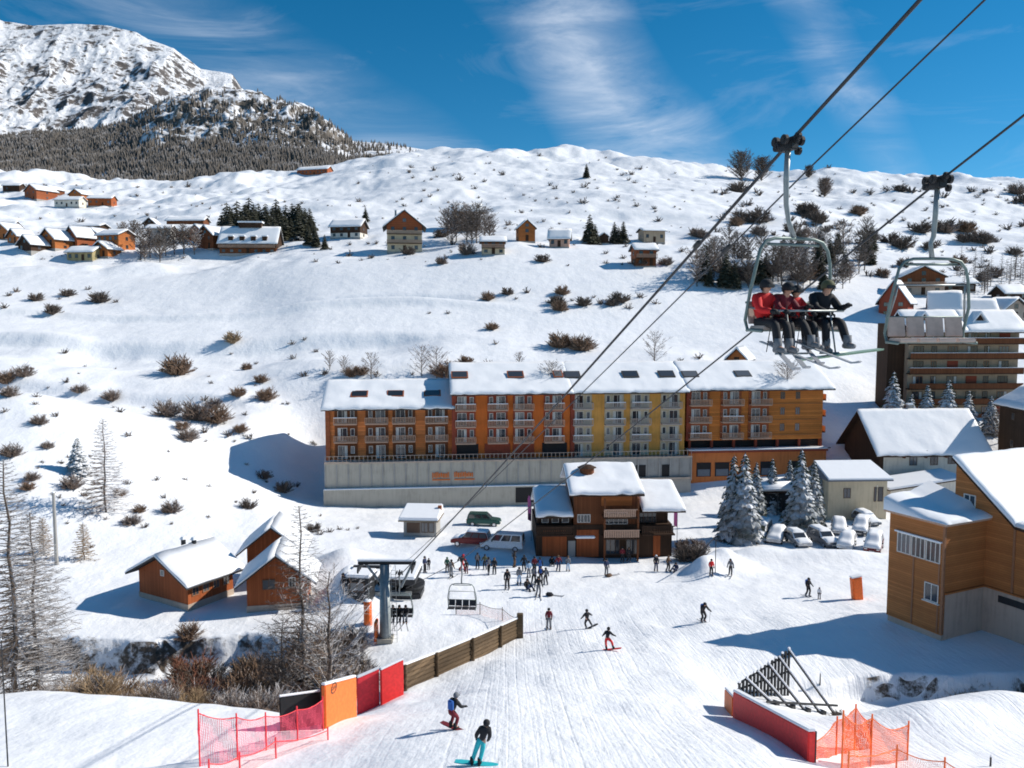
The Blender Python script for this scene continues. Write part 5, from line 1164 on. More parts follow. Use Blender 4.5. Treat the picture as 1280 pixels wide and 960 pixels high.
def pose_meshes(pose):
    def mk():
        J = POSES[pose]
        arm = [['chest', 'sh' + s, 'el' + s, 'wr' + s] for s in 'LR']; leg = [['pelvis', 'hi' + s, 'kn' + s, 'an' + s] for s in 'LR']
        full = dict(J=J, E=[['pelvis', 'waist', 'chest', 'neck', 'head', 'crown']] + arm + [l + ['to' + s] for l, s in zip(leg, 'LR')])
        body = skin_mesh('person', full, rad_of(), 'pelvis')
        jk = rad_of(1, .035); jk['neck'] = .085; jk['pelvis'] = (.165, .135); jk['wrL'] = jk['wrR'] = .055
        jacket = skin_mesh('jacket', dict(J=J, E=[['pelvis', 'waist', 'chest', 'neck']] + arm), jk, 'pelvis')
        tr = rad_of(1, .03); tr['pelvis'] = (.15, .125); tr['anL'] = tr['anR'] = .078; tr['knL'] = tr['knR'] = .088
        trousers = skin_mesh('trousers', dict(J=J, E=[['waist', 'pelvis']] + leg), tr, 'pelvis')
        H = Vector(J['head']); Cn = Vector(J['crown']); N = Vector(J['neck']); up = (Cn - N).normalized()
        hc = H + up * .035
        he = MB().ball(hc + Vector((0, .015, .015)), .128, 12, 8, (1, 1.1, 1)).mesh('helmet', None, smooth=True)
        # helmet leaves the face free: drop faces in front below the brow
        bm = bmesh.new(); bm.from_mesh(he)
        bmesh.ops.delete(bm, geom=[f for f in bm.faces if f.calc_center_median().z < hc.z - .01 and f.calc_center_median().y < hc.y + .03], context='FACES'); bm.to_mesh(he); bm.free()
        gg = MB().box(-.085, .085, -.125, -.07, -.035, .03); gg = gg.mesh('goggles', None, .015); 
        gpos = hc + Vector((0, -.012, 0))
        face = MB(); face.ball(hc + Vector((0, -.10, -.045)), .018, 6, 5); face.box(-.03, .03, -.108, -.098, -.092 + hc.z - hc.z, -.084)
        fm = MB(); fm.ball(hc + Vector((0, -.108, -.04)), .018, 6, 5)
        nose = fm.mesh('nose', M['skin'], smooth=True)
        boots = []; gloves = []
        for s in 'LR':
            bt = MB(); a = Vector(J['an' + s]); t_ = Vector(J['to' + s]); d = (t_ - a)
            base = Vector((a.x, a.y, t_.z - .01)); fw = Vector((d.x, d.y, 0)).normalized()
            bt.tube([a + Vector((0, 0, .16)), a + Vector((0, 0, .05)), a + Vector((0, 0, -.05))], [.075, .08, .07], 8); bt.tube([base - fw * .09 + Vector((0, 0, .0)), base + fw * .06 + Vector((0, 0, .01)), base + fw * .2], [.05, .062, .045], 8)
            boots.append(bt.mesh('boot', None, smooth=True))
        for s in 'LR':
            gl = MB(); w = Vector(J['wr' + s]); e = Vector(J['el' + s]); d = (w - e).normalized(); sd = d.cross(Vector((0, 0, 1)))
            sd = sd.normalized() if sd.length > .1 else Vector((1, 0, 0)); cu = Vector((0, 0, -1)); cu = (cu - d * cu.dot(d)); cu = cu.normalized() if cu.length > .1 else Vector((0, -1, 0))
            gl.tube([w - d * .03, w + d * .04, w + d * .09], [.045, .052, .045], 8)
            for k, ln in enumerate((.062, .075, .07, .052)):
                o = sd * (-.036 + k * .024); p = w + d * .085 + o; gl.tube([p, p + d * ln * .55, p + d * ln * .75 + cu * ln * .55], [.014, .014, .011], 5)
            p = w + d * .03 + sd * .05; gl.tube([p, p + d * .03 + sd * .02, p + d * .06 + cu * .02], [.015, .014, .011], 5)
            gloves.append(gl.mesh('glove', None, smooth=True))
        return dict(body=body, jacket=jacket, trousers=trousers, helmet=he, goggles=(gg, gpos), nose=nose, boots=boots, gloves=gloves)
    return cached(('pose', pose), mk)
BL_ = 'c_black'
def ski_mesh(): return cached('ski', lambda: MB().extr([(.72, .0), (-.80, .0), (-.92, .05), (-.96, .09), (-.93, .1), (-.88, .07), (-.78, .022), (.72, .022)], 'x', -.045, .045).mesh('ski', None))
def board_mesh(): return cached('brd', lambda: MB().loft([[(x, y, z) for x, y in ((-.8 * s, -.1 * s), (-.6 * s, -.135 * s), (.6 * s, -.135 * s), (.8 * s, -.1 * s), (.8 * s, .1 * s), (.6 * s, .135 * s), (-.6 * s, .135 * s), (-.8 * s, .1 * s))] for z, s in ((0, .98), (.02, 1), (.03, .99))]).mesh('snowboard', None))
def person(label, pose, loc, rz=0, s=1.0, jacket='c_black', trousers='c_black', hat='c_black', gear=None, gearmat='ski_grey', group=None, tilt=(0, 0), poles=False, pack=None, dz=0):
    pm = pose_meshes(pose)
    r = link('person', pm['body'], None, (loc[0], loc[1], loc[2] + dz), (tilt[0], tilt[1], rz), (s, s, s), M['skin']); tag(r, label, 'person', group)
    for k, mt in (('jacket', jacket), ('trousers', trousers), ('boots', 'c_black' if trousers != BL_ else 'c_grey'), ('gloves', 'c_black'), ('helmet', hat)):
        for me_ in (pm[k] if isinstance(pm[k], list) else [pm[k]]): link(k.rstrip('s') if k in ('boots', 'gloves') else k, me_, r, mat=M[mt])
    g, gp = pm['goggles']; link('goggles', g, r, gp, mat=M['steel_dark']); link('nose', pm['nose'], r)
    J = POSES[pose]
    if gear == 'ski':
        for sd in 'LR':
            a = J['an' + sd]; t = J['to' + sd]; x, y = (a[0] + t[0]) / 2, (a[1] + t[1]) / 2; yaw = -math.atan2(t[0] - a[0], -(t[1] - a[1])) * -.5
            link('ski', ski_mesh(), r, (x, y, t[2] - .085), ((.30 if pose[:3] == 'sit' else 0), 0, yaw + (R(-22 if x < 0 else 14) if pose[:3] == 'sit' else 0)), mat=M[gearmat])
    if gear == 'board':
        link('snowboard', board_mesh(), r, ((J['anL'][0] + J['anR'][0]) / 2, (J['toL'][1] + J['toR'][1]) / 2 + .05, min(J['toL'][2], J['toR'][2]) - .09) if pose[:3] == 'sit' else ((J['anL'][0] + J['anR'][0]) / 2, -.05, -.01), (0, -.12 if pose[:3] == 'sit' else 0, 0), mat=M[gearmat])
    if poles:
        for sd in 'LR':
            w = J['wr' + sd]; MB().tube([(w[0], w[1] - .04, w[2] + .12), (w[0] * 1.1, w[1] + .12, max(J['an' + sd][2] - .1, w[2] - .98))], .009, 5).build('ski_pole', M['steel_dark'], r)
    if pack: MB().box(-.15, .15, .1, .27, -.24, .2).build('backpack', M[pack], r, (J['chest'][0], J['chest'][1] + .02, J['chest'][2]), bevel=.05)
    return r
BL, RD, NV, GY, TE, BU, WI, WH, GN, BR, RO, LB, OL = 'c_black c_red c_navy c_grey c_teal c_blue c_wine c_white c_green c_brown c_rose c_lblue c_olive'.split()
PP = [ # px, foot row, pose, rz, scale, jacket, trousers, hat, gear, label, extra
 (567, 912, 'ski', 140, 1.0, BL, WI, GY, 'board', 'snowboarder in a dark jacket and wine-red trousers riding past the red pads', dict(gearmat='c_wine')),
 (594, 957, 'lean', 170, 1.0, BL, TE, BL, 'board', 'snowboarder in black jacket and bright turquoise trousers nearest the bottom edge', dict(gearmat='c_teal')),
 (686, 787, 'stand', 0, 1.0, WI, GY, BL, 'ski', 'skier in a dark red jacket and grey trousers standing alone on the piste', dict(poles=True)),
 (737, 786, 'board', 200, 1.0, BL, BL, BL, 'board', 'all-black snowboarder leaning hard just left of the red-trousered one', dict(gearmat='c_black', tilt=(0, .3))),
 (763, 813, 'board', 160, 1.0, BL, RD, BL, 'board', 'snowboarder in black jacket and bright red trousers in mid turn', dict(gearmat='c_red', tilt=(0, .25))),
 (879, 778, 'ski', 20, 1.08, BL, BL, BL, 'ski', 'black-clad skier gliding down the middle of the piste on the right', dict(poles=True)),
 (1010, 746, 'stand2', 30, 1.0, BL, BL, BL, 'ski', 'black-clad skier standing left of the tilted orange pad', dict()),
 (1024, 749, 'stand', -20, .62, WH, GY, GY, None, 'small child in pale clothes beside the skier near the orange pad', dict()),
 (889, 720, 'stand', 10, 1.0, RD, BL, BL, None, 'person in a bright red jacket below the snowy parked cars', dict()),
 (913, 720, 'stand2', -30, 1.0, GY, BL, BL, 'ski', 'grey-jacketed skier right of the red-jacketed person below the cars', dict()),
 (820, 714, 'stand', 0, 1.0, BL, NV, WH, None, 'dark figure with white hat in front of the right end of the restaurant', dict()),
 (835, 714, 'stand2', 50, 1.0, BR, BL, BR, None, 'brown-clad figure standing behind the seated one by the snow pile', dict()),
 (844, 714, 'sit_ground', -40, 1.0, NV, NV, BL, None, 'dark blue figure sitting in the snow by the pile right of the restaurant', dict()),
 (758, 719, 'stand', 20, 1.0, NV, GY, BL, None, 'navy-jacketed person standing over a bundle in front of the restaurant', dict()),
 (778, 703, 'stand', 0, 1.0, WI, BL, BL, None, 'wine-red figure at the restaurant door, left of its companion', dict()),
 (786, 703, 'stand2', 20, 1.0, BL, BL, BR, None, 'black figure at the restaurant door, right of its companion', dict()),
 (710, 714, 'stand', 0, .95, GY, LB, BR, None, 'grey and pale blue figure rightmost of the pair below the restaurant left wing', dict()),
 (698, 714, 'stand2', 0, 1.0, WI, NV, BR, None, 'dark red figure leftmost of the pair below the restaurant left wing', dict()),
 (690, 706, 'sit_ground', 0, 1.0, BL, BL, BL, None, 'black figure sitting against the restaurant front', dict()),
 (531, 716, 'stand', 60, 1.0, NV, BL, BL, None, 'navy figure standing apart at the left end of the queue', dict()),
 (536, 712, 'stand', 0, .7, BL, BL, BL, None, 'small black figure right behind the navy one at the left end', dict()),
 (559, 716, 'stand', 180, .95, GN, BL, GN, None, 'dark green jacket in the queue beside the hanging empty chair', dict()),
 (564, 722, 'stand2', 160, 1.05, BR, GY, BL, 'ski', 'brown jacket and grey trousers in the queue beside the empty chair', dict()),
 (578, 714, 'walk', 90, 1.05, RD, RD, RD, None, 'red-suited person in the queue just behind the chair hanger', dict()),
 (583, 717, 'stand', 0, .8, BL, WI, BL, None, 'short black figure right of the red-suited person', dict()),
 (597, 711, 'stand', 170, 1.0, BL, BL, BL, None, 'black figure, left of the three upright ones near the red car', dict()),
 (606, 712, 'stand2', 180, .95, OL, BL, BL, None, 'olive figure in the middle of three upright ones near the red car', dict()),
 (611, 718, 'walk', 200, 1.05, NV, BL, BL, None, 'navy figure striding beside the olive one', dict()),
 (618, 718, 'stand', 180, 1.0, BL, BL, BR, None, 'black figure, rightmost of the upright ones near the white van', dict()),
 (643, 709, 'stand2', 90, 1.05, BL, BR, BL, None, 'black and brown figure standing at the bonnet of the white van', dict()),
 (634, 737, 'stand', -10, 1.12, BL, BL, BL, 'ski', 'tall black-clad skier in front of the main crowd', dict(poles=True)),
 (649, 731, 'stand', 180, 1.0, GY, LB, BL, 'ski', 'grey jacket over pale trousers at the left of the crowd', dict()),
 (655, 714, 'stand2', 180, 1.0, BL, BL, BL, None, 'black figure standing far back in the crowd, leftmost there', dict()),
 (660, 737, 'sit_ground', 30, 1.15, BL, NV, BL, None, 'figure crouched in the snow in front of the crowd', dict()),
 (661, 722, 'stand', 200, 1.0, LB, GY, BL, None, 'pale blue jacket in the middle of the crowd', dict()),
 (667, 731, 'walk', 160, 1.05, NV, BL, BL, 'ski', 'navy skier striding right of the crouched figure', dict()),
 (668, 716, 'stand', 180, 1.0, WI, BL, BL, None, 'dark red jacket at the back of the crowd', dict()),
 (673, 746, 'stand2', 0, 1.1, BL, GY, BL, 'ski', 'skier in black nearest the camera in the crowd, before the lying gear', dict(poles=True)),
 (676, 729, 'stand', 170, 1.0, BR, BL, BL, None, 'brown jacket at the right side of the crowd', dict()),
 (682, 731, 'stand2', 190, 1.0, BL, BL, BL, None, 'black figure, rightmost of the crowd', dict()),
 (675, 716, 'walk', 180, .95, BL, BU, BL, None, 'black jacket with blue trousers behind the crowd', dict()),
 (437, 746, 'stand', 40, 1.05, BL, BL, BL, None, 'black figure beside the dark cabin left of the lift station', dict()),
 (430, 741, 'stand2', -40, 1.05, BL, BR, BL, None, 'black and brown figure behind the one beside the dark cabin', dict()),
]
def people():
    for px, py, pose, rz, s, j, t, h, gear, lab, ex in PP:
        p = hit(px, py); person(lab, pose, p, R(rz), s * 1.0, j, t, h, gear, pack=(['c_grey', 'c_blue', 'c_wine', None, None][(px * 7 + py) % 5] if pose in ('stand', 'stand2', 'walk', 'ski') else None), group='skiers on the piste' if py > 740 else 'people around the lift queue', dz=.06 if gear else .01, **ex)
    # four on the near chair
    cr = CH; c, s_ = math.cos(cr), math.sin(cr); base = A1 - Vector((0, 0, 3.75))
    seats = [(-.46, RD, BL, BL, 'person in red jacket and black trousers, leftmost on the near chair', 'ski', 1.08, .05),
             (-.06, WI, BL, BL, 'person in dark jacket with black hat, second from left on the near chair', 'ski', 1.05, 0),
             (.30, RD, BL, BL, 'smaller person in red jacket, third from left on the near chair', 'ski', .96, 0),
             (.96, BL, BL, OL, 'person in black with snowboard, rightmost on the near chair', 'board', 1.12, -.25)]
    for x, j, t, h, lab, gear, sc, tw in seats:
        y = -.02; loc = base + Vector((x * c - y * s_, x * s_ + y * c, .0))
        person(lab, 'sit2' if 'second' in lab or 'snowboard' in lab else 'sit', loc, cr + tw, sc, j, t, h, gear, 'board_green' if gear == 'board' else 'ski_grey', group='passengers of the near chair', dz=-.03, pack=None, poles=(gear == 'ski'))
    for k, x in enumerate((-.55, -.02, .5)):
        loc = E1 + Vector((x, -.02, -3.6)); person(['black passenger at the left of the chair by the pylon', 'black passenger in the middle of the chair by the pylon', 'grey-trousered passenger at the right of the chair by the pylon'][k], 'sit', loc, 0, 1.0, BL, [BL, BL, GY][k], BL, 'ski', group='passengers of the chair by the pylon', dz=-.03)
people()
def gear_on_snow():
    for px, py, lab, mt, ang in ((761, 721, 'dark bundle of gear lying in front of the restaurant', 'c_brown', .4), (687, 745, 'dark skis and bag dropped on the snow right of the crowd', 'c_black', -.3)):
        b = hit(px, py); r = empty('gear_bundle', b, ang, lab, 'gear')
        MB().ball((0, 0, .16), .26, 10, 7, (1.5, 1, .7)).build('bag', M[mt], r, smooth=True); MB().tube([(-.4, 0, .14), (-.2, 0, .36), (.2, 0, .36), (.4, 0, .14)], .025, 6).build('strap', M['c_grey'], r)
        for k in range(2): link('ski', ski_mesh(), r, (.4, .12 + k * .14, .04), (0, 0, 1.5 + .1 * k), mat=M['ski_grey'])
gear_on_snow()
# ------------------------------------------------------------ cars
def car(label, loc, rz, paint, kind='hatch', snow=1, s=1.0, group='parked cars', name='parked_car', cat='car'):
    """length along x, front at +x"""
    r = empty(name, loc, rz, label, cat, group, s)
    L = {'hatch': 4.1, 'suv': 4.5, 'van': 4.9}[kind]; W = .86; l = L / 2
    zr = {'hatch': 1.45, 'suv': 1.72, 'van': 1.95}[kind]; zb = {'hatch': .88, 'suv': 1.02, 'van': 1.05}[kind]
    prof = {'hatch': [(-l, .32), (-l + .02, .75), (-l + .12, zb), (l - 1.15, zb), (l - .35, zb - .14), (l - .03, .62), (l, .34)],
            'suv': [(-l, .38), (-l, .8), (-l + .06, zb), (l - 1.2, zb), (l - .3, zb - .1), (l - .02, .72), (l, .38)],
            'van': [(-l, .36), (-l, .8), (-l + .04, zb), (l - .95, zb), (l - .2, zb - .25), (l, .65), (l, .36)]}[kind]
    m = MB(); m.loft([[(x, -W * k, z) for x, z in prof] for k in (1.0,)] + [[(x, W, z) for x, z in prof]])
    body = m.build('body', M[paint], r, bevel=.07, smooth=False)
    top = {'hatch': [(-l + .12, zb + .004), (-l + .5, zr), (l - 1.95, zr), (l - 1.15, zb + .004)], 'suv': [(-l + .06, zb + .004), (-l + .28, zr), (l - 1.9, zr), (l - 1.2, zb + .004)], 'van': [(-l + .04, zb + .004), (-l + .1, zr), (l - 1.75, zr), (l - .95, zb + .004)]}[kind]
    wt = .72
    m = MB(); m.loft([[(top[0][0], -W + .03, top[0][1]), (top[3][0], -W + .03, top[3][1]), (top[3][0], W - .03, top[3][1]), (top[0][0], W - .03, top[0][1])], [(top[1][0], -wt, zr), (top[2][0], -wt, zr), (top[2][0], wt, zr), (top[1][0], wt, zr)]])
    cab = m.build('cabin', M[paint], body, bevel=.05)
    g = MB(); h0, h1_ = .14, .86
    def lerp3(t): # side glass between belt and roof
        a = [top[0][0] + (top[1][0] - top[0][0]) * t, top[3][0] + (top[2][0] - top[3][0]) * t, -W + .03 + (W - .03 - wt) * t, top[0][1] + (zr - top[0][1]) * t]; return a
    a, b = lerp3(h0), lerp3(h1_)
    for sg in (1, -1):
        for u0, u1 in ((.06, .34), (.38, .64), (.68, .95)):
            q = [(a[0] + (a[1] - a[0]) * u0, a[2] * sg, a[3]), (a[0] + (a[1] - a[0]) * u1, a[2] * sg, a[3]), (b[0] + (b[1] - b[0]) * u1, b[2] * sg, b[3]), (b[0] + (b[1] - b[0]) * u0, b[2] * sg, b[3])]
            n = Vector((0, -sg * 1.0, .25)).normalized() * .012
            g.loft([[Vector(v) - n for v in q], [Vector(v) + n for v in q]])
    g.build('side_window', M['glass'], body)
    for nm, i0, i1, sgn in (('windscreen', 3, 2, 1), ('rear_window', 0, 1, -1)):
        def pt(t, y): return (top[i0][0] + (top[i1][0] - top[i0][0]) * t, y, top[i0][1] + (zr - top[i0][1]) * t)
        q = [pt(.1, -W + .16), pt(.1, W - .16), pt(.88, wt - .06), pt(.88, -wt + .06)]; n = Vector((sgn, 0, .5)).normalized() * .013
        MB().loft([[Vector(v) - n for v in q], [Vector(v) + n for v in q]]).build(nm, M['glass'], body)
    for x in (-l + .82, l - .82):
        for sg in (-1, 1):
            w = link('wheel', cached('wheel', lambda: MB().disc((0, 0, 0), .33, (0, 1, 0), .2, 18).mesh('wheel', M['rubber'], .03)), r, (x, sg * (W - .09), .33))
            link('rim', cached('rim', lambda: MB().disc((0, 0, 0), .2, (0, 1, 0), .215, 12).mesh('rim', M['chrome'])), w)
    for sg in (-1, 1):
        link('headlight', cached('hl', lambda: MB().box(-.05, .05, -.16, .16, -.07, .07).mesh('headlight', M['light_lens'], .02)), r, (l - .05, sg * .62, .68 if kind != 'van' else .74))
        link('tail_light', cached('tl', lambda: MB().box(-.03, .03, -.08, .08, -.14, .14).mesh('tail_light', M['tail_lens'], .02)), r, (-l + .02, sg * .72, .84))
        link('mirror', cached('mi', lambda: MB().box(-.06, .06, -.09, .09, -.07, .07).mesh('mirror', M['steel_dark'], .02)), body, (l - 1.45, sg * (W + .06), zb + .1))
    MB().box(l - .02, l + .02, -.26, .26, .42, .53).build('number_plate', M['frame_white'], r)
    if snow:
        sm = MB(); t = .12 + .075 * snow; nx = 14; ny = 6
        def top_z(x):
            if x < top[0][0]: return zb - .06
            if x < top[1][0]: return top[0][1] + (zr - top[0][1]) * (x - top[0][0]) / (top[1][0] - top[0][0])
            if x < top[2][0]: return zr
            if x < top[3][0]: return zr + (top[3][1] - zr) * (x - top[2][0]) / (top[3][0] - top[2][0])
            return np.interp(x, [p[0] for p in prof[3:6]], [p[1] for p in prof[3:6]])
        vs = []; fs = []
        for side in (0, 1):
            for i in range(nx + 1):
                for j in range(ny + 1):
                    x = -l + .05 + (L - .15) * i / nx; yy = (j / ny * 2 - 1); z = top_z(x); wy = W - .02 if z < zb + .1 else wt + (W - wt) * (zr - z) / (zr - zb)
                    ed = min(1, min(i, nx - i) * .6 + .25, (1 - abs(yy)) * 2.6 + .2); gl_ = snow < 1.7 and z < zr - .06 and (x > top[2][0] or x < top[1][0]) and z > zb + .05
                    if gl_ and side: ed = -.12 / t
                    vs.append((x, yy * (wy + .02), z + .02 + (t * ed + .05 * mnoise.noise((x * 1.3, yy, snow * 7 + hash(label) % 13)) if side else -.01)))
        N = (nx + 1) * (ny + 1)
        for i in range(nx):
            for j in range(ny):
                a_ = i * (ny + 1) + j; b_ = a_ + ny + 1; fs += [(N + a_, N + b_, N + b_ + 1, N + a_ + 1), (a_, a_ + 1, b_ + 1, b_)]
        ring = [i * (ny + 1) for i in range(nx + 1)] + [nx * (ny + 1) + j for j in range(1, ny + 1)] + [i * (ny + 1) + ny for i in range(nx - 1, -1, -1)] + [j for j in range(ny - 1, 0, -1)]
        for k in range(len(ring)): a_, b_ = ring[k], ring[(k + 1) % len(ring)]; fs.append((a_, b_, N + b_, N + a_))
        sm.add(vs, fs).build('snow_cover', M['snow'], r, smooth=True)
    return r
CARS = [(589, 682, 'suv', 168, 'car_red', .6, 'dark red car at the left of the trio above the queue', 'on the road above the queue', 1.0),
 (628, 687, 'van', 168, 'car_white', 0, 'white van with dark windows parked right of the dark red car', 'x', 1.0),
 (605, 657, 'suv', -6, 'car_green', 0, 'dark green off-roader alone on the road below the terrace wall', 'x', 1.0),
 (954, 674, 'van', 60, 'car_white', 1.6, 'snow-covered pale van, leftmost of the parked cars', '', 1.0),
 (974, 678, 'hatch', 60, 'car_silver', 2.4, 'second car from the left, almost a smooth dome of snow', '', 1.0),
 (998, 660, 'suv', 75, 'car_dark', 1.4, 'dark car with snowy top in the back row near the carport', '', 1.0),
 (1000, 682, 'hatch', 95, 'car_silver', 1.2, 'silver car facing the piste with a thin snow cap', '', 1.0),
 (1032, 682, 'suv', 100, 'car_grey', .8, 'grey off-roader with dark rear window in the middle of the front row', '', 1.0),
 (1062, 686, 'hatch', 60, 'car_white', 2.2, 'white hatchback buried in snow right of the grey off-roader', '', 1.0),
 (1052, 667, 'hatch', 70, 'car_silver', 2.0, 'snow-capped silver car in the back row behind the white hatchback', '', 1.0),
 (1080, 668, 'suv', 60, 'car_dark', 2.2, 'dark car with thick snow in the back row near the beige house', '', 1.0),
 (1096, 690, 'suv', 60, 'car_red', 2.0, 'dark red car partly hidden by the wooden hall', '', 1.0),
 (1086, 656, 'hatch', 100, 'car_grey', 2.0, 'rearmost grey car in front of the beige house wall', '', 1.0)]
def cars():
    for px, py, kind, rz, paint, sn, lab, gr, s in CARS:
        b = hit(px, py); car(lab, (b.x, b.y + (.8 if gr == '' else .3), b.z - .05), R(rz) + (math.pi if gr == '' else 0), paint, kind, sn, s * 1.03, 'cars in the snowy car park' if gr == '' else 'cars on the road above the queue', cat='van' if kind == 'van' else 'car')
cars()
# ------------------------------------------------------------ barriers, pads, nets, flags, poles
def frame_from(a, b):
    d = Vector((b.x - a.x, b.y - a.y, 0)); return math.atan2(d.y, d.x), d.length
def panel(name, label, cat, pa, pb, h, mat, th=.22, sink=.3, group=None, snow=True, posts=True, hb=None, lean=0):
    """upright panel from ground point pa to pb; follows the slope"""
    ang, L = frame_from(pa, pb); dz = pb.z - pa.z; hb = h if hb is None else hb
    r = empty(name, pa, ang, label, cat, group)
    m = MB().loft([[(0, -th / 2, -sink), (0, th / 2, -sink), (0, th / 2 + lean, h), (0, -th / 2 + lean, h)], [(L, -th / 2, dz - sink), (L, th / 2, dz - sink), (L, th / 2 + lean, dz + hb), (L, -th / 2 + lean, dz + hb)]])
    m.build('pad', M[mat], r, bevel=.04)
    if snow: MB().loft([[(0, -th / 2 + lean, h + .003), (0, th / 2 + lean, h + .003), (0, th / 2 + lean, h + .12), (0, -th / 2 + lean, h + .12)], [(L, -th / 2 + lean, dz + hb + .003), (L, th / 2 + lean, dz + hb + .003), (L, th / 2 + lean, dz + hb + .12), (L, -th / 2 + lean, dz + hb + .12)]]).build('pad_snow', M['snow'], r, bevel=.03)
    if posts:
        for x, z, hh in ((.1, 0, h), (L - .1, dz, hb)): MB().tube([(x, th / 2 + .05, z - .5), (x, th / 2 + .05, z + hh * .96)], .05, 6).build('post', M['steel_dark'], r)
    return r
def G(px, py): return hit(px, py)
g = 'safety pads beside the piste'
def mats():
    a = G(405, 911); b = G(444, 896); panel('safety_pad', 'orange safety pad with a small round emblem, left of the red pads', 'safety pad', a, b, 2.15, 'mat_orange', group=g)
    # emblem: dark ring with pale writing bar
    ang, L = frame_from(a, b)
    e = empty('pad_emblem', a, ang); 
    bpy.data.objects.remove(e)
    r = [o for o in bpy.data.objects if o.name.startswith('safety_pad')][-1]
    ring = MB()
    n = 20
    for k in range(n):
        t0, t1 = 2 * math.pi * k / n, 2 * math.pi * (k + 1) / n
        q = [(L * .25 + rr * 1.25 * math.cos(t), -.122, 1.62 + rr * math.sin(t)) for rr, t in ((.2, t0), (.2, t1), (.26, t1), (.26, t0))]
        ring.loft([q, [(x, y - .01, z) for x, y, z in q]])
    ring.box(L * .25 - .2, L * .25 + .2, -.132, -.122, 1.57, 1.62).box(L * .25 - .14, L * .25 + .14, -.132, -.122, 1.66, 1.70)
    ring.build('emblem', M['c_brown'], r)
    a2 = b; c = G(447, 893); d = G(474, 881); panel('safety_pad', 'red safety pad between the orange pad and the last red pad', 'safety pad', c, d, 2.25, 'mat_rose', group=g)
    e = G(476, 882); f = G(504, 868); panel('safety_pad', 'red safety pad that meets the log barrier', 'safety pad', e, f, 2.2, 'mat_red', group=g)
    a = G(350, 914); b = G(403, 905); panel('screen_panel', 'black screen between the frosty bush and the orange pad', 'screen', a, b, 1.65, 'mat_black', .08, group=g)
    # long red pad fence low on the right
    p0 = G(919, 897); p1 = G(1014, 953)
    panel('safety_pad', 'long bright red pad fence curving below the slatted snow fence', 'safety pad', p0, p1, 1.35, 'mat_red', .3, .5, group='red and orange padding at the lower right', hb=1.25)
    q0 = G(908, 884); q1 = G(918, 896); panel('safety_pad', 'short orange pad at the upper end of the long red pad fence', 'safety pad', q0, q1, 1.0, 'mat_orange', .25, .5, group='red and orange padding at the lower right')
    b = G(1072, 749); r = empty('pylon_pad', b, R(5), 'tilted orange pad standing alone left of the wooden hall', 'safety pad'); 
    m = MB().loft([[(-.45, -.3, -.2), (.45, -.3, -.2), (.45, .3, -.2), (-.45, .3, -.2)], [(-.72, -.3, 2.0), (.2, -.3, 2.15), (.2, .3, 2.15), (-.72, .3, 2.0)]]); m.build('pad', M['mat_orange'], r, bevel=.08)
    MB().loft([[(-.72, -.3, 2.003), (.2, -.3, 2.153), (.2, .3, 2.153), (-.72, .3, 2.003)], [(-.68, -.26, 2.1), (.16, -.26, 2.25), (.16, .26, 2.25), (-.68, .26, 2.1)]]).build('pad_snow', M['snow'], r)
    b = G(460, 780); r = empty('pylon_pad', b, 0, 'tall orange-red pad left of the grey lift pylon', 'safety pad'); MB().tube([(0, 0, -.2), (0, 0, 2.0)], [.36, .34], 12).build('pad', M['mat_orange'], r, smooth=False); MB().tube([(0, 0, 2.003), (0, 0, 2.12)], [.34, .2], 12).build('pad_snow', M['snow'], r); MB().tube([(.1, .0, 2.1), (.1, 0, 3.1)], .04, 6).build('post', M['steel'], r)
mats()
def log_barrier():
    pts = [G(505, 864), G(545, 846), G(590, 826), G(625, 809), G(650, 797)]
    r = empty('log_barrier', pts[0], 0, 'long weathered timber barrier curving up beside the piste', 'barrier')
    o = pts[0]
    for a, b in zip(pts[:-1], pts[1:]):
        ang = math.atan2(b.y - a.y, b.x - a.x); n = Vector((-math.sin(ang), math.cos(ang), 0)); A, B = a - o, b - o
        for k in range(7):
            z = -.4 + k * .29
            t = n * (.03 * (k % 2)); j = random.Random(k).uniform(-.02, .02)
            MB().loft([[A + t + Vector((0, 0, z)), A + t + n * .14 + Vector((0, 0, z)), A + t + n * .14 + Vector((0, 0, z + .265)), A + t + Vector((0, 0, z + .265 + j))], [B + t + Vector((0, 0, z)), B + t + n * .14 + Vector((0, 0, z)), B + t + n * .14 + Vector((0, 0, z + .265)), B + t + Vector((0, 0, z + .265 + j))]]).build('plank', M['wood_log'], r, bevel=.02)
        MB().tube([A - n * .12 + Vector((0, 0, -.5)), A - n * .12 + Vector((0, 0, 1.7))], .1, 8).build('post', M['wood_log'], r)
        MB().loft([[A + Vector((0, 0, 1.62)), A + n * .2 + Vector((0, 0, 1.62)), A + n * .2 + Vector((0, 0, 1.72)), A + Vector((0, 0, 1.72))], [B + Vector((0, 0, 1.62)), B + n * .2 + Vector((0, 0, 1.62)), B + n * .2 + Vector((0, 0, 1.72)), B + Vector((0, 0, 1.72))]]).build('barrier_snow', M['snow'], r)
    e = pts[-1] - o; MB().box(e.x - .25, e.x + .25, e.y - .25, e.y + .25, e.z - .5, e.z + 1.95).build('end_post', M['wood_log'], r, bevel=.04)
log_barrier()
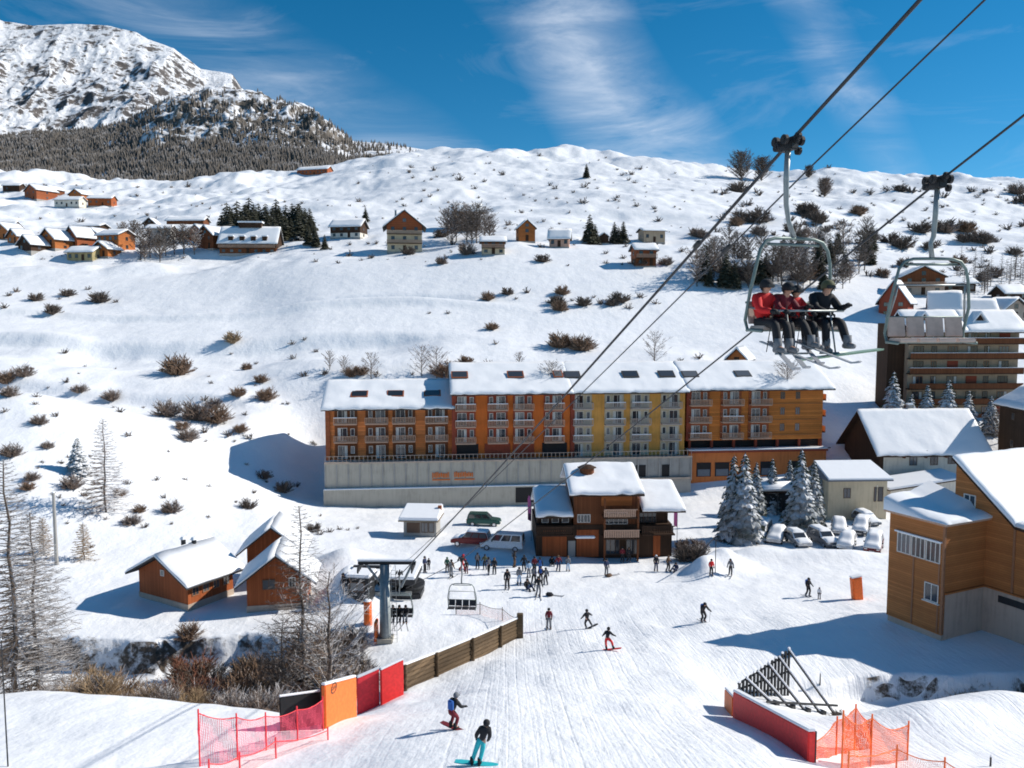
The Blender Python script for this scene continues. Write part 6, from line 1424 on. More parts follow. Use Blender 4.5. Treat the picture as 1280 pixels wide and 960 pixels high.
def net(name, label, pts, hs, mat, lean=0, posts=True, sag=.15, group='safety nets', postmat='mat_rose', bot=None, cat='safety net'):
    r = empty(name, pts[0], 0, label, cat, group); o = pts[0]
    n = len(pts); nx = 8; ny = 6; V = []; UV = []
    seg = []
    for i in range(n - 1):
        for k in range(nx): 
            t = k / nx; seg.append((pts[i].lerp(pts[i + 1], t) - o, hs[i] + (hs[i + 1] - hs[i]) * t - sag * math.sin(math.pi * t), i + t))
    seg.append((pts[-1] - o, hs[-1], n - 1))
    me = bpy.data.meshes.new('net'); vs = []; fs = []; dist = 0; ds = []
    for k, (p, h, t) in enumerate(seg):
        if k: dist += (p - seg[k - 1][0]).length
        ds.append(dist)
        for j in range(ny + 1):
            q = j / ny; vs.append((p.x + lean * q + .05 * math.sin(k * 1.7 + j), p.y + .07 * math.sin(k * .9 + j * 1.3), p.z - .05 + h * q))
    for k in range(len(seg) - 1):
        for j in range(ny): a = k * (ny + 1) + j; fs.append((a, a + ny + 1, a + ny + 2, a + 1))
    me.from_pydata(vs, [], fs); me.materials.append(M[mat]); uv = me.uv_layers.new(name='UVMap')
    for l in me.loops: k, j = divmod(l.vertex_index, ny + 1); uv.data[l.index].uv = (ds[k] , seg[k][1] * j / ny)
    link('netting', me, r)
    if posts:
        for p, h in zip(pts, hs): q = p - o; MB().tube([(q.x, q.y, q.z - .4), (q.x + lean * .9, q.y, q.z + h + .12)], .035, 6).build('post', M[postmat], r)
    tp = MB().tube([(p.x + lean, p.y, p.z - .05 + h) for p, h, t in seg], .022, 5).build('top_cord', M[postmat], r)
    return r
net('safety_net', 'pink net fence sweeping from the bottom edge to the orange pad', [G(250, 958), G(297, 950), G(333, 938), G(372, 926), G(404, 913)], [2.3, 1.9, 1.6, 1.5, 1.55], 'net_pink')
net('safety_net', 'second pink net strung in front of the first at the bottom edge', [G(262, 985), G(300, 968), G(345, 948), G(410, 925)], [1.0, .8, .8, .5], 'net_pale')
net('safety_net', 'bright orange net bunched over the stream edge right of the red pad fence', [G(1018, 950), G(1045, 944), G(1068, 938), G(1088, 936)], [.8, 1.6, 2.0, 1.3], 'net_orange', postmat='mat_orange')
net('safety_net', 'sagging orange net running right from the bunched one to a thin post', [G(1052, 962), G(1088, 958), G(1134, 950)], [2.3, 2.1, 1.6], 'net_orange', sag=.35, postmat='mat_orange')
net('safety_net', 'pale orange net lying over the snow mound at the bottom right', [G(1060, 975), G(1120, 968), G(1180, 975), G(1230, 985)], [1.0, 1.1, .8, .5], 'net_pale', postmat='mat_orange')
net('safety_net', 'faint orange net on the snow edge above the end of the log barrier', [G(570, 768), G(600, 768), G(628, 776), G(650, 795)], [.9, 1.0, 1.1, 1.4], 'net_pale', postmat='wood_log')
def snow_fence():
    pa = G(924, 872); pb = G(985, 858); ang, L = frame_from(pa, pb); pb.y = pa.y + 3.2; pb.x = P(985, 860, pb.y).x; pb.z = h1(pb.x, pb.y); ang, L = frame_from(pa, pb)
    r = empty('slatted_snow_fence', pa, ang, 'black slatted fence propped by five slanting white-topped braces', 'snow fence')
    dz = pb.z - pa.z; ha, hb = .9, 3.0
    n = 15
    for k in range(n):
        t = k / (n - 1); x = L * t; z = dz * t; h = ha + (hb - ha) * t
        s = MB().box(x - .07, x + .07, -.05, .05, z - .5, z + h).build('slat', M['steel_dark'], r)
        if k % 2 == 0: MB().box(x - .07, x + .07, -.05, .05, z + h + .003, z + h + .1).build('slat_snow', M['snow'], s)
    for q in (.15, .5, .88): 
        MB().tube([(0, .1, ha * q), (L, .1, dz + hb * q)], .06, 6).build('rail', M['steel_dark'], r)
    for k in range(5):
        t = .12 + .86 * k / 4; x = L * t; z = dz * t; h = ha + (hb - ha) * t
        f = (x + .9 + .1 * k, -(1.2 + 1.4 * t), 0)
        w = Matrix.Rotation(ang, 3, 'Z') @ Vector(f) + pa; gz = h1(w.x, w.y) - pa.z
        br = MB().tube([(x, -.06, z + h - .05), (f[0], f[1], gz - .1)], .075, 6).build('brace', M['steel_dark'], r)
        MB().tube([(x, -.06, z + h + .05), (f[0], f[1], gz + .02)], .06, 6).build('brace_snow', M['snow'], br)
        MB().box(f[0] - .2, f[0] + .2, f[1] - .2, f[1] + .2, gz - .3, gz + .15).build('foot', M['steel_dark'], r)
    MB().tube([(.8, -1.3, h1(pa.x, pa.y) - pa.z), (L + 1.2, -2.6, dz)], .07, 6).build('ground_beam', M['steel_dark'], r)
snow_fence()
def flag(px, py, top, mat, mat2, lab):
    b = G(px, py); h = zat(px, top, b.y) - b.z; r = empty('feather_flag', b, R(5), lab, 'flag', 'feather flags by the restaurant')
    MB().tube([(0, 0, -.3), (0, 0, h * .8), (-.12, 0, h * .95), (-.35, 0, h)], .03, 6).build('pole', M['steel_dark'], r)
    m = MB(); q = [(-.03, h * .42), (-.03, h * .82), (-.12, h * .95), (-.28, h * .99), (-.42, h * .9), (-.42, h * .46)]
    m.extr([(x, z) for x, z in q], 'y', -.015, .015); f = m.build('banner', M[mat], r)
    MB().extr([(-.035, h * .43), (-.035, h * .58), (-.415, h * .6), (-.415, h * .47)], 'y', -.02, .02).build('banner_band', M[mat2], f)
flag(664, 676, 618, 'flag_pink', 'flag_dark', 'pink and black feather flag left of the restaurant'); flag(846, 690, 616, 'flag_pink', 'flag_pink', 'plain pink feather flag at the right end of the restaurant')
def pole(px, py, top, lab, r0=.12, arm=0, mat='plaster_grey', name='utility_pole', cat='pole'):
    b = G(px, py); h = zat(px, top, b.y) - b.z; r = empty(name, b, 0, lab, cat)
    MB().tube([(0, 0, -.5), (0, 0, h)], [r0, r0 * .7], 8).build('post', M[mat], r)
    MB().tube([(0, 0, h + .003), (0, 0, h + .1)], [r0 * .8, r0 * .3], 8).build('cap', M['snow'], r)
    if arm: MB().tube([(0, 0, h - .1), (arm, 0, h + .1)], .04, 6).build('arm', M['steel_dark'], r); MB().box(arm - .25, arm + .2, -.1, .1, h, h + .12).build('lamp_head', M['steel_dark'], r)
pole(71, 706, 616, 'tall grey pole on the snowy slope above the left chalet', .2)
pole(894, 716, 670, 'thin pole with slanting stay beside the big snow pile', .05, 0, 'steel_dark', 'marker_pole')
pole(10, 958, 800, 'very thin marker cane at the bottom left edge', .03, 0, 'steel_dark', 'marker_pole')
pole(1144, 575, 556, 'short post by the cream house', .08)
pole(1238, 958, 946, 'dark stake in the snow mound at the bottom right', .05, 0, 'steel_dark', 'marker_pole')
pole(1025, 855, 842, 'dark stake in the shaded snow right of the slatted fence', .05, 0, 'steel_dark', 'marker_pole')
pole(1030, 580, 660 - 100, 'light pole by the spruces right of the hotel', .08, .8, 'steel', 'street_lamp', 'street lamp')
pole(1095, 655, 608, 'cream lamp post in front of the beige house', .07, 0, 'plaster_cream', 'street_lamp', 'street lamp')
def stay():
    a = P(893, 672, G(894, 716).y); b = G(868, 700); o = MB().tube([a, b], .05, 6).build('guy_wire', M['steel_dark']); tag(o, 'slanting stay running down left from the thin pole by the snow pile', 'stay')
stay()
# ------------------------------------------------------------ vegetation
def shrub_mesh(key, mat, stems=42, h=1.0, spread=.75, sub=3, seed=1, thin=1.0, upright=.35):
    def mk():
        q = random.Random(seed); m = MB()
        for k in range(stems):
            a = q.uniform(0, 6.283); el = q.uniform(upright, 1.35); L = h * q.uniform(.6, 1.05)
            base = Vector((math.cos(a), math.sin(a), 0)) * spread * .28 * q.random()
            L *= .62 + .3 * math.sin(el); d = Vector((math.cos(a) * math.cos(el) * spread * 1.15, math.sin(a) * math.cos(el) * spread * 1.15, math.sin(el) * .9 + .12))
            pts = [base + Vector((0, 0, -.08))]
            for j in range(1, 4): pts.append(base + d * L * j / 3 + Vector((q.uniform(-.05, .05), q.uniform(-.05, .05), q.uniform(-.03, .03) - .02 * j * j * (1 - el / 1.5))))
            m.tube(pts, [.016 * thin, .013 * thin, .010 * thin, .004 * thin], 3, False)
            for s in range(sub):
                t = q.uniform(.35, .95); p = pts[0].lerp(pts[-1], t) + Vector((0, 0, 0)); a2 = q.uniform(0, 6.283); dd = (d * .5 + Vector((math.cos(a2), math.sin(a2), q.uniform(.1, .8))) * .6) * L * .33
                m.tube([p, p + dd * .5 + Vector((0, 0, .01)), p + dd], [.009 * thin, .008 * thin, .004 * thin], 3, False)
        return m.raw('foliage', M[mat])
    return cached(('shrub', key), mk)
SHR = {'frost': ('twig_frosty', 95, .85, 8), 'brown': ('twig_brown', 95, .85, 8), 'red': ('twig_red', 85, .8, 8), 'tan': ('twig_tan', 95, .9, 8), 'dark': ('twig_dark', 95, .95, 8)}
SHRUBS = []
def shrub(*a, **k): SHRUBS.append((a, k))
def flush_shrubs(limit=292):
    SHRUBS.sort(key=lambda e: -(e[0][2] / e[0][1][1]) - (1 if e[0][5 - 0] is None and False else 0))
    own = [e for e in SHRUBS if e[0][5] is None]; rest = [e for e in SHRUBS if e[0][5] is not None]
    for a, k in own + rest[:limit - len(own)]: shrub_obj(*a, **k)
    VV = []; FF = []; n = 0
    for a, k in rest[limit - len(own):]:
        kind, loc, s = a[0], a[1], a[2]; seed = a[6]
        me = shrub_mesh(('low', seed % 3), 'twig_dark', 15, 1.0, .9, 1, 5 + seed % 3, 4.2, .25)
        key = ('lowdata', seed % 3)
        if key not in _cache:
            v = np.empty(len(me.vertices) * 3); me.vertices.foreach_get('co', v); _cache[key] = (v.reshape(-1, 3), [tuple(p.vertices) for p in me.polygons])
        v, f = _cache[key]; c, sn = math.cos(seed * 2.4), math.sin(seed * 2.4)
        w = np.stack([(v[:, 0] * c - v[:, 1] * sn) * s * 1.1 + loc[0], (v[:, 0] * sn + v[:, 1] * c) * s * 1.1 + loc[1], v[:, 2] * s + loc[2] - .05], -1)
        VV.append(w); FF.extend(tuple(i + n for i in q) for q in f); n += len(v)
    if VV:
        me = bpy.data.meshes.new('distant_scrub'); me.from_pydata(np.concatenate(VV).tolist(), [], FF); me.materials.append(M['twig_dark'])
        tag(link('distant_scrub', me), 'smallest dark tufts of scrub sprinkled over the far snowy slopes', 'scrub', kind='stuff')
def shrub_obj(kind, loc, s, sx=1.0, label=None, group=None, seed=0, name='shrub'):
    mt, st, sp, sub = SHR[kind]; v = seed % 3
    # heavier twigs for the small far ones so that they still read
    th = 2.0 if loc[1] > 150 else (1.5 if loc[1] > 90 else (1.2 if loc[1] > 60 else .9))
    me = shrub_mesh((kind, v, th), mt, st, 1.0, sp, sub, 11 * v + len(kind), th, .3)
    o = link(name, me, None, (loc[0], loc[1], loc[2] - .05), (0, 0, (seed * 2.4) % 6.28), (s * sx, s * sx, s)); tag(o, label, 'shrub', group); return o
def bare_tree(name, label, loc, h, mat='twig_frosty', seed=1, kind='larch', nb=90, spread=.25, th=1.0, group=None, tmat='bark', start=.12, cat='tree'):
    q = random.Random(seed); r = empty(name, loc, q.uniform(0, 6), label, cat, group)
    def mk():
        m = MB(); t = MB(); wob = [Vector((q.uniform(-.012, .012) * h, q.uniform(-.012, .012) * h, 0)) for _ in range(9)]
        tp = [Vector((0, 0, -.5))] + [wob[k] + Vector((0, 0, h * k / 8)) for k in range(1, 9)]
        t.tube(tp, [h * (.016 if kind != 'larch' or h > 30 else .0105) * (1 - k / 9) + .012 for k in range(9)], 7)
        for k in range(nb):
            f = start + (1 - start) * (k + q.random()) / nb; i = min(int(f * 8), 7); p = tp[i].lerp(tp[i + 1], f * 8 - i)
            a = k * 2.4 + q.uniform(-.4, .4)
            if kind == 'larch': L = h * spread * (1 - f) ** .75 * q.uniform(.7, 1.1) + .25; el = -.12 + .35 * f; 
            else: L = h * spread * math.sin(min(1, (1 - f) * 1.5 + .12) * 1.57) * q.uniform(.7, 1.15); el = q.uniform(.45, .95)
            d = Vector((math.cos(a) * math.cos(el), math.sin(a) * math.cos(el), math.sin(el)))
            pts = [p, p + d * L * .35, p + d * L * .7 + Vector((0, 0, (-.04 if kind == 'larch' else .05) * L)), p + d * L + Vector((0, 0, (.05 if kind == 'larch' else .12) * L))]
            rr = .006 * h * (1 - f) * .5 + .012 * th
            m.tube(pts, [rr, rr * .75, rr * .5, rr * .2], 3, False)
            for s in range(9 if kind == 'larch' else 8):
                u = q.uniform(.2, 1.0); i2 = min(int(u * 3), 2); p2 = pts[i2].lerp(pts[i2 + 1], u * 3 - i2); a2 = a + q.choice([-1, 1]) * q.uniform(.5, 1.1); l2 = L * .34 * q.uniform(.5, 1.1) * (1.2 - u * .5)
                e2 = q.uniform(-.35, .25) if kind == 'larch' else q.uniform(.2, 1.1)
                d2 = Vector((math.cos(a2) * math.cos(e2), math.sin(a2) * math.cos(e2), math.sin(e2)))
                m.tube([p2, p2 + d2 * l2 * .5, p2 + d2 * l2 + Vector((0, 0, -.04 * l2))], [.009 * th, .008 * th, .004 * th], 3, False)
                if l2 > .5:
                    for _ in range(2):
                        p3 = p2 + d2 * l2 * q.uniform(.3, .8); a3 = a2 + q.choice([-1, 1]) * .8; m.tube([p3, p3 + Vector((math.cos(a3), math.sin(a3), q.uniform(-.5, .4))) * l2 * .4], [.007 * th, .003 * th], 3, False)
        return t.raw('trunk', M[tmat], True), m.raw('crown', M[mat])
    tm, cm = mk(); link('trunk', tm, r); link('crown', cm, r); return r
def spruce_meshes(v, mat, detail=1.0):
    def mk():
        q = random.Random(40 + v); m = MB(); n = int(17 * detail) + 4
        for k in range(n):
            f = (k + .3) / n; z = .10 + .88 * f; L = .235 * (1 - f) ** .82 + .018; nb = max(5, int(11 * (1 - f) + 4))
            for b in range(nb):
                a = b * 6.283 / nb + k * 1.3 + q.uniform(-.25, .25); l = L * q.uniform(.72, 1.15); w = l * .34
                ca, sa = math.cos(a), math.sin(a); pz = z + q.uniform(-.015, .015)
                def pt(r_, s_, dz): return (ca * r_ - sa * s_, sa * r_ + ca * s_, pz + dz)
                dr = l * q.uniform(.30, .5)
                pts = [pt(0, 0, .02), pt(l * .35, -w * .7, -dr * .28), pt(l * .35, w * .7, -dr * .28), pt(l * .4, 0, -dr * .08), pt(l * .75, -w * .8, -dr * .85), pt(l * .75, w * .8, -dr * .85), pt(l * .78, 0, -dr * .5), pt(l, 0, -dr)]
                m.add(pts, [(0, 1, 3), (0, 3, 2), (1, 4, 6, 3), (3, 6, 5, 2), (4, 7, 6), (6, 7, 5)])
                # ragged hanging twigs
                for s in range(4):
                    u = q.uniform(.3, 1); sg = q.choice([-1, 1]); p0 = pt(l * u, sg * w * .7 * (1 - abs(u - .6)), -dr * u * .8); p1 = pt(l * u + .02, sg * w * 1.2, -dr * u - .03); p2 = pt(l * (u - .12), sg * w * .9, -dr * u - .02); m.add([p0, p1, p2], [(0, 1, 2)])
        t = MB().tube([(0, 0, -.04), (0, 0, .5), (0, 0, .99)], [.02, .012, .002], 6)
        return m.raw('crown', M[mat]), t.raw('trunk', M['bark'])
    return cached(('spruce', v, mat, detail), mk)
def spruce(label, loc, h, mat='spruce_snowy', v=0, w=1.0, group=None, detail=1.0, name='spruce_tree'):
    cm, tm = spruce_meshes(v % 4, mat, detail); r = empty(name, (loc[0], loc[1], loc[2] - .1), (v * 1.7) % 6.28, label, 'tree', group)
    link('trunk', tm, r, sc=(h, h, h)); link('crown', cm, r, sc=(h * w, h * w, h)); return r
def hgt(px, py, top):
    b = hit(px, py); return b, zat(px, top, b.y) - b.z
def at_depth(px, top, Y):
    x = P(px, top, Y).x; z = h1(x, Y); return Vector((x, Y, z)), zat(px, top, Y) - z

SZ = random.Random(12)
def plants():
    # foreground larches on the left edge
    for px, top, Y, lab, nb in ((4, 575, 46, 'tall frosted larch cut by the left edge', 110), (38, 640, 49, 'frosted larch just inside the left edge with sweeping snowy branches', 130)):
        b, h = at_depth(px, top, Y); bare_tree('larch_tree', lab, b, h, 'twig_dark', int(px) + 3, 'larch', nb * 2, .27, 1.6, 'frosted larches by the stream')
    b, h = at_depth(376, 632, 52); bare_tree('larch_tree', 'tall bare larch in front of the chalets with its trunk rising past the roof line', b, h, 'twig_dark', 77, 'larch', 190, .27, 1.2, 'frosted larches by the stream')
    b, h = at_depth(410, 715, 50); bare_tree('frosted_tree', 'broad frosty thicket tree right of the tall bare larch', b, h, 'twig_frosty', 78, 'decid', 80, .42, 1.3, start=.05)
    b, h = at_depth(352, 775, 51); bare_tree('frosted_tree', 'frosty low tree left of the tall bare larch trunk', b, h, 'twig_dark', 79, 'decid', 60, .38, 1.2, start=.05)
    # mid left slope
    b, h = hgt(133, 640, 524); bare_tree('larch_tree', 'bare larch on the left slope with a thin pointed top', b, h, 'twig_frosty', 5, 'larch', 150, .28, 2.6, start=.05)
    for px, py, top, lab, s in ((55, 692, 648, 'brownish young larch left of the grey pole', 6), (105, 700, 655, 'brownish young larch right of the grey pole', 8)):
        b, h = hgt(px, py, top); bare_tree('larch_tree', lab, b, h, 'twig_tan', s, 'larch', 100, .30, 2.4, start=.05)
    b, h = hgt(98, 592, 545); spruce('small snowy spruce standing alone on the left slope', b, h, 'spruce_snowy', 1, 1.35)
    # trees on the slope behind the hotel
    for px, py, top, lab, s in ((546, 474, 436, 'bare frosty tree behind the step in the hotel roof', 3), (818, 458, 416, 'wide bare tree behind the yellow part of the hotel', 4), (464, 474, 443, 'small bare tree behind the left hotel roof', 9), (527, 470, 434, 'small bare tree left of the one at the roof step', 10), (412, 462, 440, 'small bare tree above the left end of the hotel', 12), (649, 458, 441, 'low bare tree over the orange roof', 14), (430, 465, 446, 'tiny bare tree right of the one above the left hotel end', 15)):
        b, h = hgt(px, py, top); bare_tree('bare_tree', lab, b, max(h, 2), 'twig_frosty', s, 'decid', 30, .55, 2.6, 'bare trees behind the hotel', start=.08)
    b = P(690, 470, 128); bare_tree('bare_tree', 'dark frosty branches pressed against the snowy hotel roof', (b.x, 128.2, b.z - 1.2), 3.2, 'twig_dark', 44, 'decid', 36, .75, 2.0, 'bare trees behind the hotel', start=.05)
    b = P(985, 472, 130); bare_tree('bare_tree', 'snowy branches showing on the right end of the hotel roof', (b.x, 130.5, b.z - 1.0), 3.0, 'twig_frosty', 45, 'decid', 36, .9, 2.4, 'bare trees behind the hotel', start=.05)
    # snowy spruces in front of the hotel's right end
    SP = [(918, 660, 566, 96, 'tall snow-laden spruce, leftmost in front of the orange podium'), (932, 668, 562, 95, 'fullest snow-laden spruce, second from the left before the podium'), (946, 640, 575, 105, 'slim snowy spruce behind the fullest one'), (966, 625, 570, 112, 'snowy spruce behind the left end of the carport'), (988, 622, 572, 113, 'snowy spruce behind the middle of the carport'), (1003, 665, 558, 99, 'tall snow-laden spruce at the right end of the carport'), (1018, 664, 572, 100, 'snow-laden spruce touching the beige house'), (1028, 640, 590, 108, 'short snowy spruce tucked beside the beige house')]
    for k, (px, py, top, Y, lab) in enumerate(SP):
        b, h = at_depth(px, top, Y); spruce(lab, b, h, 'spruce_snowy', k, .8 if k not in (1, 5) else .92, 'snow-laden spruces by the car park', 1.3)
    for k, (px, top, Y, lab) in enumerate(((1118, 462, 136, 'dark snowy spruce at the left corner of the apartment block'), (1160, 478, 134, 'snowy spruce before the left balconies of the apartment block'), (1187, 472, 133, 'pale snow-covered spruce before the middle of the apartment block'), (1140, 490, 133, 'short snowy spruce low before the apartment block'), (1212, 486, 133, 'short snowy spruce right of the pale one'), (1240, 492, 133, 'small snowy spruce low at the right of the apartment block'))):
        b, h = at_depth(px, top, Y); spruce(lab, b, h, 'spruce_snowy', k + 2, 1.05, 'spruces before the apartment block')
    for k, (px, top, Y) in enumerate(((1262, 500, 128), (1250, 512, 130))):
        b, h = at_depth(px, top, Y); bare_tree('bare_tree', ['frosty bare tree at the right edge below the apartment block', 'smaller frosty tree left of the one at the right edge'][k], b, h, 'twig_frosty', 60 + k, 'decid', 40, .4, 2.4, start=.1)
    # conifer grove in the hamlet
    q = random.Random(8); k = 0
    for row, (Y, n, top) in enumerate(((300, 14, 268), (312, 15, 258), (325, 13, 250))):
        for i in range(n):
            px = 272 + (122 * (i + q.uniform(.1, .9)) / n); edge = min(1, (px - 266) / 22, (402 - px) / 30)
            t = top + (1 - edge) * 26 + q.uniform(-6, 8); b, h = at_depth(px, t, Y + q.uniform(-4, 4))
            nth = ['front', 'middle', 'rear'][row]
            spruce('dark conifer in the %s row of the dense grove behind the big lodge' % nth, b, max(h, 4), 'spruce_dark', k, 1.45, 'conifers in the %s row of the hamlet grove' % nth, .6, 'conifer_tree'); k += 1
    for px, py, top, lab in ((737, 306, 266, 'single dark spruce between the pinkish cabin and the dark shed'), (744, 306, 279, 'smaller spruce right against the single dark one'), (768, 304, 276, 'slim spruce just right of the dark shed'), (779, 304, 275, 'second slim spruce right of the dark shed'), (773, 305, 282, 'lowest spruce right of the dark shed'), (406, 312, 292, 'small conifer on the slope right of the grove'), (457, 278, 258, 'tiny dark conifer above the long dark-roofed house'), (733, 222, 204, 'tiny lone conifer near the crest'), (386, 306, 280, 'lighter conifer at the right end of the grove'), (395, 309, 284, 'small conifer at the foot of the grove')):
        b, h = hgt(px, py, top); spruce(lab, b, h, 'spruce_dark', len(lab), 1.25, 'scattered conifers on the hill', .7, 'conifer_tree')
    # big round trees on the right skyline
    for px, py, top, lab, s in ((926, 226, 192, 'large rounded bare tree on the skyline left of the chairlift grip', 1.0), (952, 226, 198, 'smaller rounded bare tree on the skyline beside the large one', .8), (1011, 222, 208, 'little tree on the skyline right of the chairlift grip', .7), (1031, 246, 224, 'pale frosty tree below the skyline', .8)):
        b, h = hgt(px, py, top); bare_tree('bare_tree', lab, b, max(h, 6), 'twig_dark' if 'pale' not in lab else 'twig_frosty', int(px), 'decid', 170, .55, 11, 'trees on the right skyline', start=.02)
    # frosty trees in the left hamlet and beside the mound house
    for k, (px, py, top) in enumerate(((176, 322, 280), (188, 322, 288), (207, 320, 284), (218, 318, 286), (230, 318, 282), (243, 318, 285), (168, 300, 276), (155, 298, 278), (200, 328, 296), (181, 326, 300))):
        b, h = hgt(px, py, top); bare_tree('frosted_tree', 'frosty bare tree among the grey house trees of the left hamlet', b, max(h, 5), 'twig_frosty' if k % 2 else 'twig_dark', 100 + k, 'decid', 50, .45, 7, 'frosty trees around the grey house')
    for k, (px, py, top) in enumerate(((560, 300, 262), (570, 302, 256), (584, 304, 258), (596, 304, 256), (606, 302, 262), (612, 300, 272), (565, 306, 276), (590, 306, 270))):
        b, h = hgt(px, py, top); bare_tree('frosted_tree', 'frosty tree of the rounded thicket right of the three-storey chalet', b, max(h, 5), 'twig_dark' if k % 2 else 'twig_frosty', 120 + k, 'decid', 55, .5, 7, 'frosty trees of the rounded thicket')
    q = random.Random(21)
    for k in range(64):
        px = 865 + q.random() * 225; py = 362 - q.random() * 68 * (.35 + .65 * (px - 865) / 225) + (px - 960) * .02; 
        b = hit(px, py); h = q.uniform(5, 10)
        if k % 3: bare_tree('frosted_tree', 'frosted bare tree of the wood seen behind the near chairlift', b, h * 1.15, 'twig_frosty' if k % 4 == 0 else 'twig_dark', 200 + k % 9, 'decid', 42, .48, 6.0, 'wood behind the near chairlift')
        else: spruce('snow-dusted conifer of the wood seen behind the near chairlift', b, h * 1.1, 'spruce_dark', k, 1.1, 'conifers behind the near chairlift', .6, 'conifer_tree')
    for k in range(24):
        px = 1195 + q.random() * 90; py = 372 - q.random() * 30; b = hit(px, py); bare_tree('frosted_tree', 'grey bare tree in the row above the right-edge roofs', b, q.uniform(6, 10), 'twig_dark', 260 + k, 'larch', 34, .2, 4.5, 'grey trees above the right-edge roofs')
    # shrubs -------------------------------------------------
    i = 0
    def S(lst, kind, lab, gr, sx=1.1, nm='shrub'):
        nonlocal i
        for (px, py, w) in lst:
            b = hit(px, py)
            if b.y > 700: continue
            s = w * b.y / F * (.62 if b.y < 230 else .5) * SZ.choice([.55, .7, .9, 1.1, 1.5]); shrub(kind if isinstance(kind, str) else kind[i % len(kind)], b, max(s, .5), sx, lab, gr, i); i += 1
    one = [(291, 428, 26, 'round brown shrub topped with frost beside a blue-shadowed bank', 'tan'), (222, 468, 44, 'wide frosted shrub in the middle of the left slope', 'brown'), (66, 392, 22, 'dark round shrub on the left of the snowy field', 'dark'), (634, 368, 18, 'dark round shrub standing out on the mid field', 'dark'), (610, 375, 20, 'low brown shrub left of the dark round one', 'brown'), (583, 318, 26, 'frosted shrub beside the small cream chalet', 'frost'), (552, 330, 18, 'frosted shrub at the end of the hillside track', 'frost'), (311, 635, 24, 'dark shrub low in the hotel shadow', 'dark'), (354, 615, 26, 'dark shrub in the hotel shadow near the terrace wall', 'dark'), (330, 598, 22, 'dark shrub highest in the hotel shadow', 'dark'), (308, 462, 16, 'small upright shrub right of the wide frosted one', 'brown'), (332, 500, 30, 'frosted shrub on the bank above the hotel shadow', 'brown'), (298, 495, 24, 'brown shrub left of the frosted one on the bank', 'brown'), (236, 800, 40, 'brown frosted bush in front of the left chalet by the stream', 'brown')]
    for px, py, w, lab, kd in one:
        b = hit(px, py); shrub(kd, b, w * b.y / F * .6, 1.0, lab, None, i, 'shrub'); i += 1
    S([(8, 478, 26), (30, 470, 30), (12, 495, 16), (5, 515, 14), (70, 520, 18), (50, 530, 20), (82, 478, 24), (100, 490, 22), (15, 570, 26), (35, 612, 22), (60, 560, 16), (210, 520, 24), (228, 536, 28), (246, 524, 30), (256, 540, 30), (270, 528, 26), (285, 545, 24), (235, 550, 26), (300, 540, 22), (312, 548, 20), (268, 510, 26), (150, 515, 20), (160, 545, 24), (140, 500, 16), (195, 600, 18), (205, 622, 20), (215, 640, 18), (175, 640, 20), (165, 655, 22), (232, 600, 16), (120, 605, 22), (105, 620, 26), (90, 610, 20), (150, 620, 26), (160, 605, 22), (40, 600, 18), (326, 478, 18), (320, 455, 14), (255, 500, 12), (360, 505, 12), (380, 470, 10)], ['frost', 'frost', 'brown'], 'scrubby frosted shrub on the rough slope left of the hotel', 'shrubs on the slope left of the hotel')
    S([(405, 468, 16), (440, 470, 16), (452, 468, 14), (470, 470, 22), (515, 468, 16), (556, 470, 24), (560, 455, 16), (583, 456, 14), (600, 456, 12), (612, 456, 14), (700, 434, 22), (712, 434, 20), (728, 438, 22), (690, 432, 12), (850, 452, 10), (873, 448, 10), (620, 430, 10), (615, 412, 12), (536, 392, 12), (560, 392, 16), (395, 440, 14), (380, 425, 10), (365, 430, 12)], 'brown', 'shrub on the snowy bank just above the hotel roofs', 'shrubs above the hotel roofs')
    S([(696, 380, 24), (703, 368, 18), (730, 382, 22), (715, 376, 14), (765, 382, 20), (785, 386, 20), (800, 372, 16), (752, 380, 16), (820, 380, 14), (700, 388, 16), (775, 378, 16), (660, 366, 10), (645, 374, 10), (742, 372, 14)], ['dark', 'brown'], 'dark shrub in the loose row across the upper field', 'shrubs across the upper field')
    S([(45, 376, 16), (85, 370, 16), (110, 362, 18), (125, 378, 16), (145, 378, 18), (10, 370, 16), (5, 385, 12), (75, 374, 12), (20, 365, 12)], 'dark', 'small dark shrub on the field below the left hamlet', 'shrubs below the left hamlet')
    q = random.Random(33)
    top_l = [(q.uniform(500, 870), q.uniform(208, 300), q.uniform(6, 13)) for _ in range(64)]
    S(top_l, ['dark', 'brown', 'frost'], 'tiny shrub dotted over the upper snow between the chalets and the crest', 'shrubs below the crest')
    S([(q.uniform(60, 500), q.uniform(228, 285), q.uniform(5, 10)) for _ in range(26)], 'dark', 'tiny dark dot of scrub on the snow above the left hamlet', 'scrub above the left hamlet')
    S([(q.uniform(400, 600), q.uniform(296, 326), q.uniform(9, 18)) for _ in range(22)], ['frost', 'dark'], 'frosted shrub around the foot of the three-storey chalet', 'shrubs around the three-storey chalet')
    S([(q.uniform(630, 860), q.uniform(306, 334), q.uniform(9, 16)) for _ in range(16)], ['frost', 'dark'], 'low shrub beneath the row of small cabins', 'shrubs beneath the cabins')
    pts = []
    while len(pts) < 240:
        px = q.uniform(865, 1285); py = q.uniform(238, 352)
        if vn(np.array([px / 34.0]), np.array([py / 14.0]))[0] > -.06: pts.append((px, py, q.uniform(9, 24)))
    S(pts, ['dark', 'brown', 'frost', 'dark'], 'shrub of the thick scattering on the right-hand hillside', 'shrubs on the right-hand hillside')
    q = random.Random(77)
    S([(q.uniform(20, 1285), q.uniform(192, 330), q.uniform(3.5, 8)) for _ in range(330)], 'dark', 'speck of scrub', 'specks of scrub')
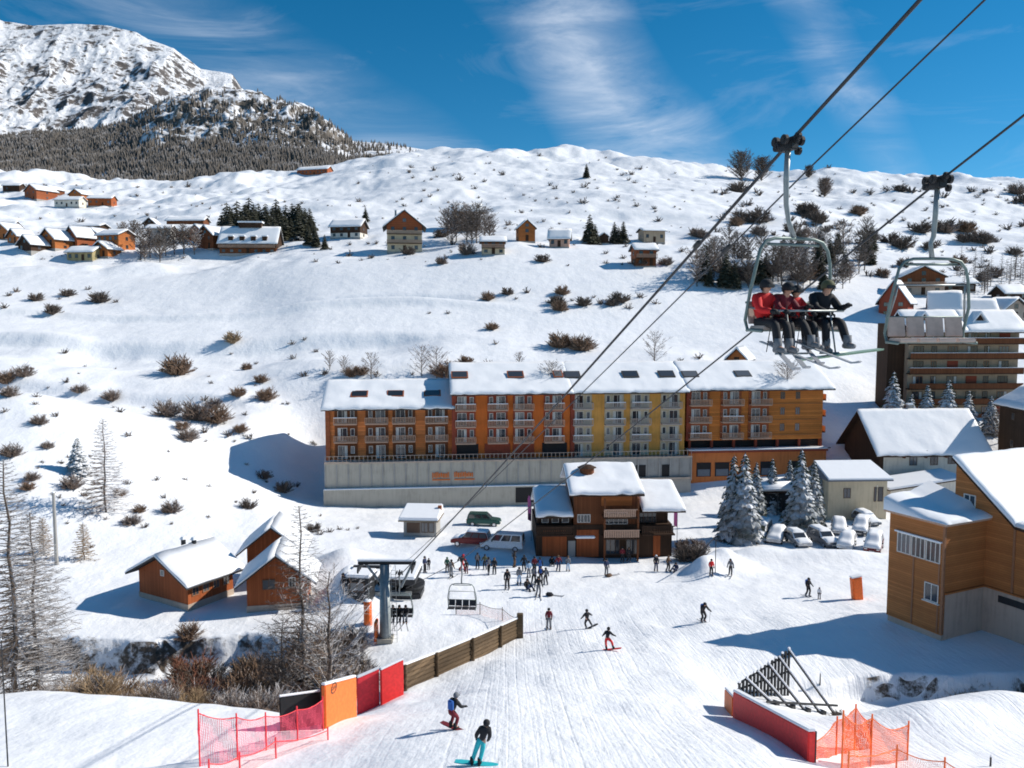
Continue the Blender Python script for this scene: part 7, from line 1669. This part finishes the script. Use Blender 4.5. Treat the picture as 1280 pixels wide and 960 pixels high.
    S([(q.uniform(20, 400), q.uniform(440, 690), q.uniform(4, 9)) for _ in range(60)], 'dark', 'speck of scrub', 'specks of scrub')
    # ravine thicket
    q = random.Random(91)
    def thick(n, x0, x1, y0, y1, w0, w1, kinds, lab, gr):
        nonlocal i
        for _ in range(n):
            px = q.uniform(x0, x1); Yd = q.uniform(y0, y1); x = (px - 640) / F * Yd; b = Vector((x, Yd, h1(x, Yd)))
            shrub(q.choice(kinds), b, q.uniform(w0, w1) * SZ.choice([.7, .9, 1, 1.15, 1.3]), 1.0, lab, gr, i); i += 1
    thick(34, 55, 270, 46, 59, 1.4, 2.3, ['tan', 'brown', 'frost', 'tan'], 'tan and brown leafless bush in the stream hollow at left', 'bushes in the stream hollow, left part')
    thick(40, 190, 430, 47, 61, 1.5, 2.6, ['brown', 'red', 'dark', 'tan'], 'reddish brown leafless bush in the stream hollow below the chalets', 'bushes in the stream hollow below the chalets')
    thick(16, 270, 350, 42.5, 46, 1.2, 1.9, ['frost'], 'grey frosted bush at the foreground edge of the hollow', 'frosted bushes at the foreground edge')
    thick(14, 60, 230, 42.5, 46, .9, 1.5, ['frost', 'tan'], 'low frosted bush along the foreground snow edge at left', 'low bushes along the foreground edge at left')
    thick(10, -10, 70, 44, 52, 1.4, 2.4, ['frost', 'dark'], 'frosted bush under the left-edge larches', 'bushes under the left-edge larches')
    thick(34, 345, 445, 52, 61, 1.6, 2.9, ['dark', 'frost', 'brown', 'frost'], 'dark bush under the frosty thicket tree', 'bushes under the thicket tree')
    thick(16, 1210, 1300, 44.5, 48, 1.0, 1.9, ['tan', 'frost'], 'tan reed-like bush by the ditch at the lower right', 'bushes by the lower right ditch')
    thick(10, 1060, 1220, 44, 46.5, .5, .9, ['dark', 'brown'], 'dark low scrub in the ditch at the lower right', 'scrub in the lower right ditch')
    thick(12, 855, 890, 84, 92, .8, 1.5, ['dark', 'frost'], 'dark scrub heap right of the restaurant', 'scrub heap right of the restaurant')
    S([(392, 664, 14), (400, 668, 12), (425, 662, 10), (435, 663, 10), (446, 661, 10), (412, 665, 9)], 'dark', 'small plant poking out of the snow below the terrace wall', 'plants below the terrace wall')
plants(); flush_shrubs()
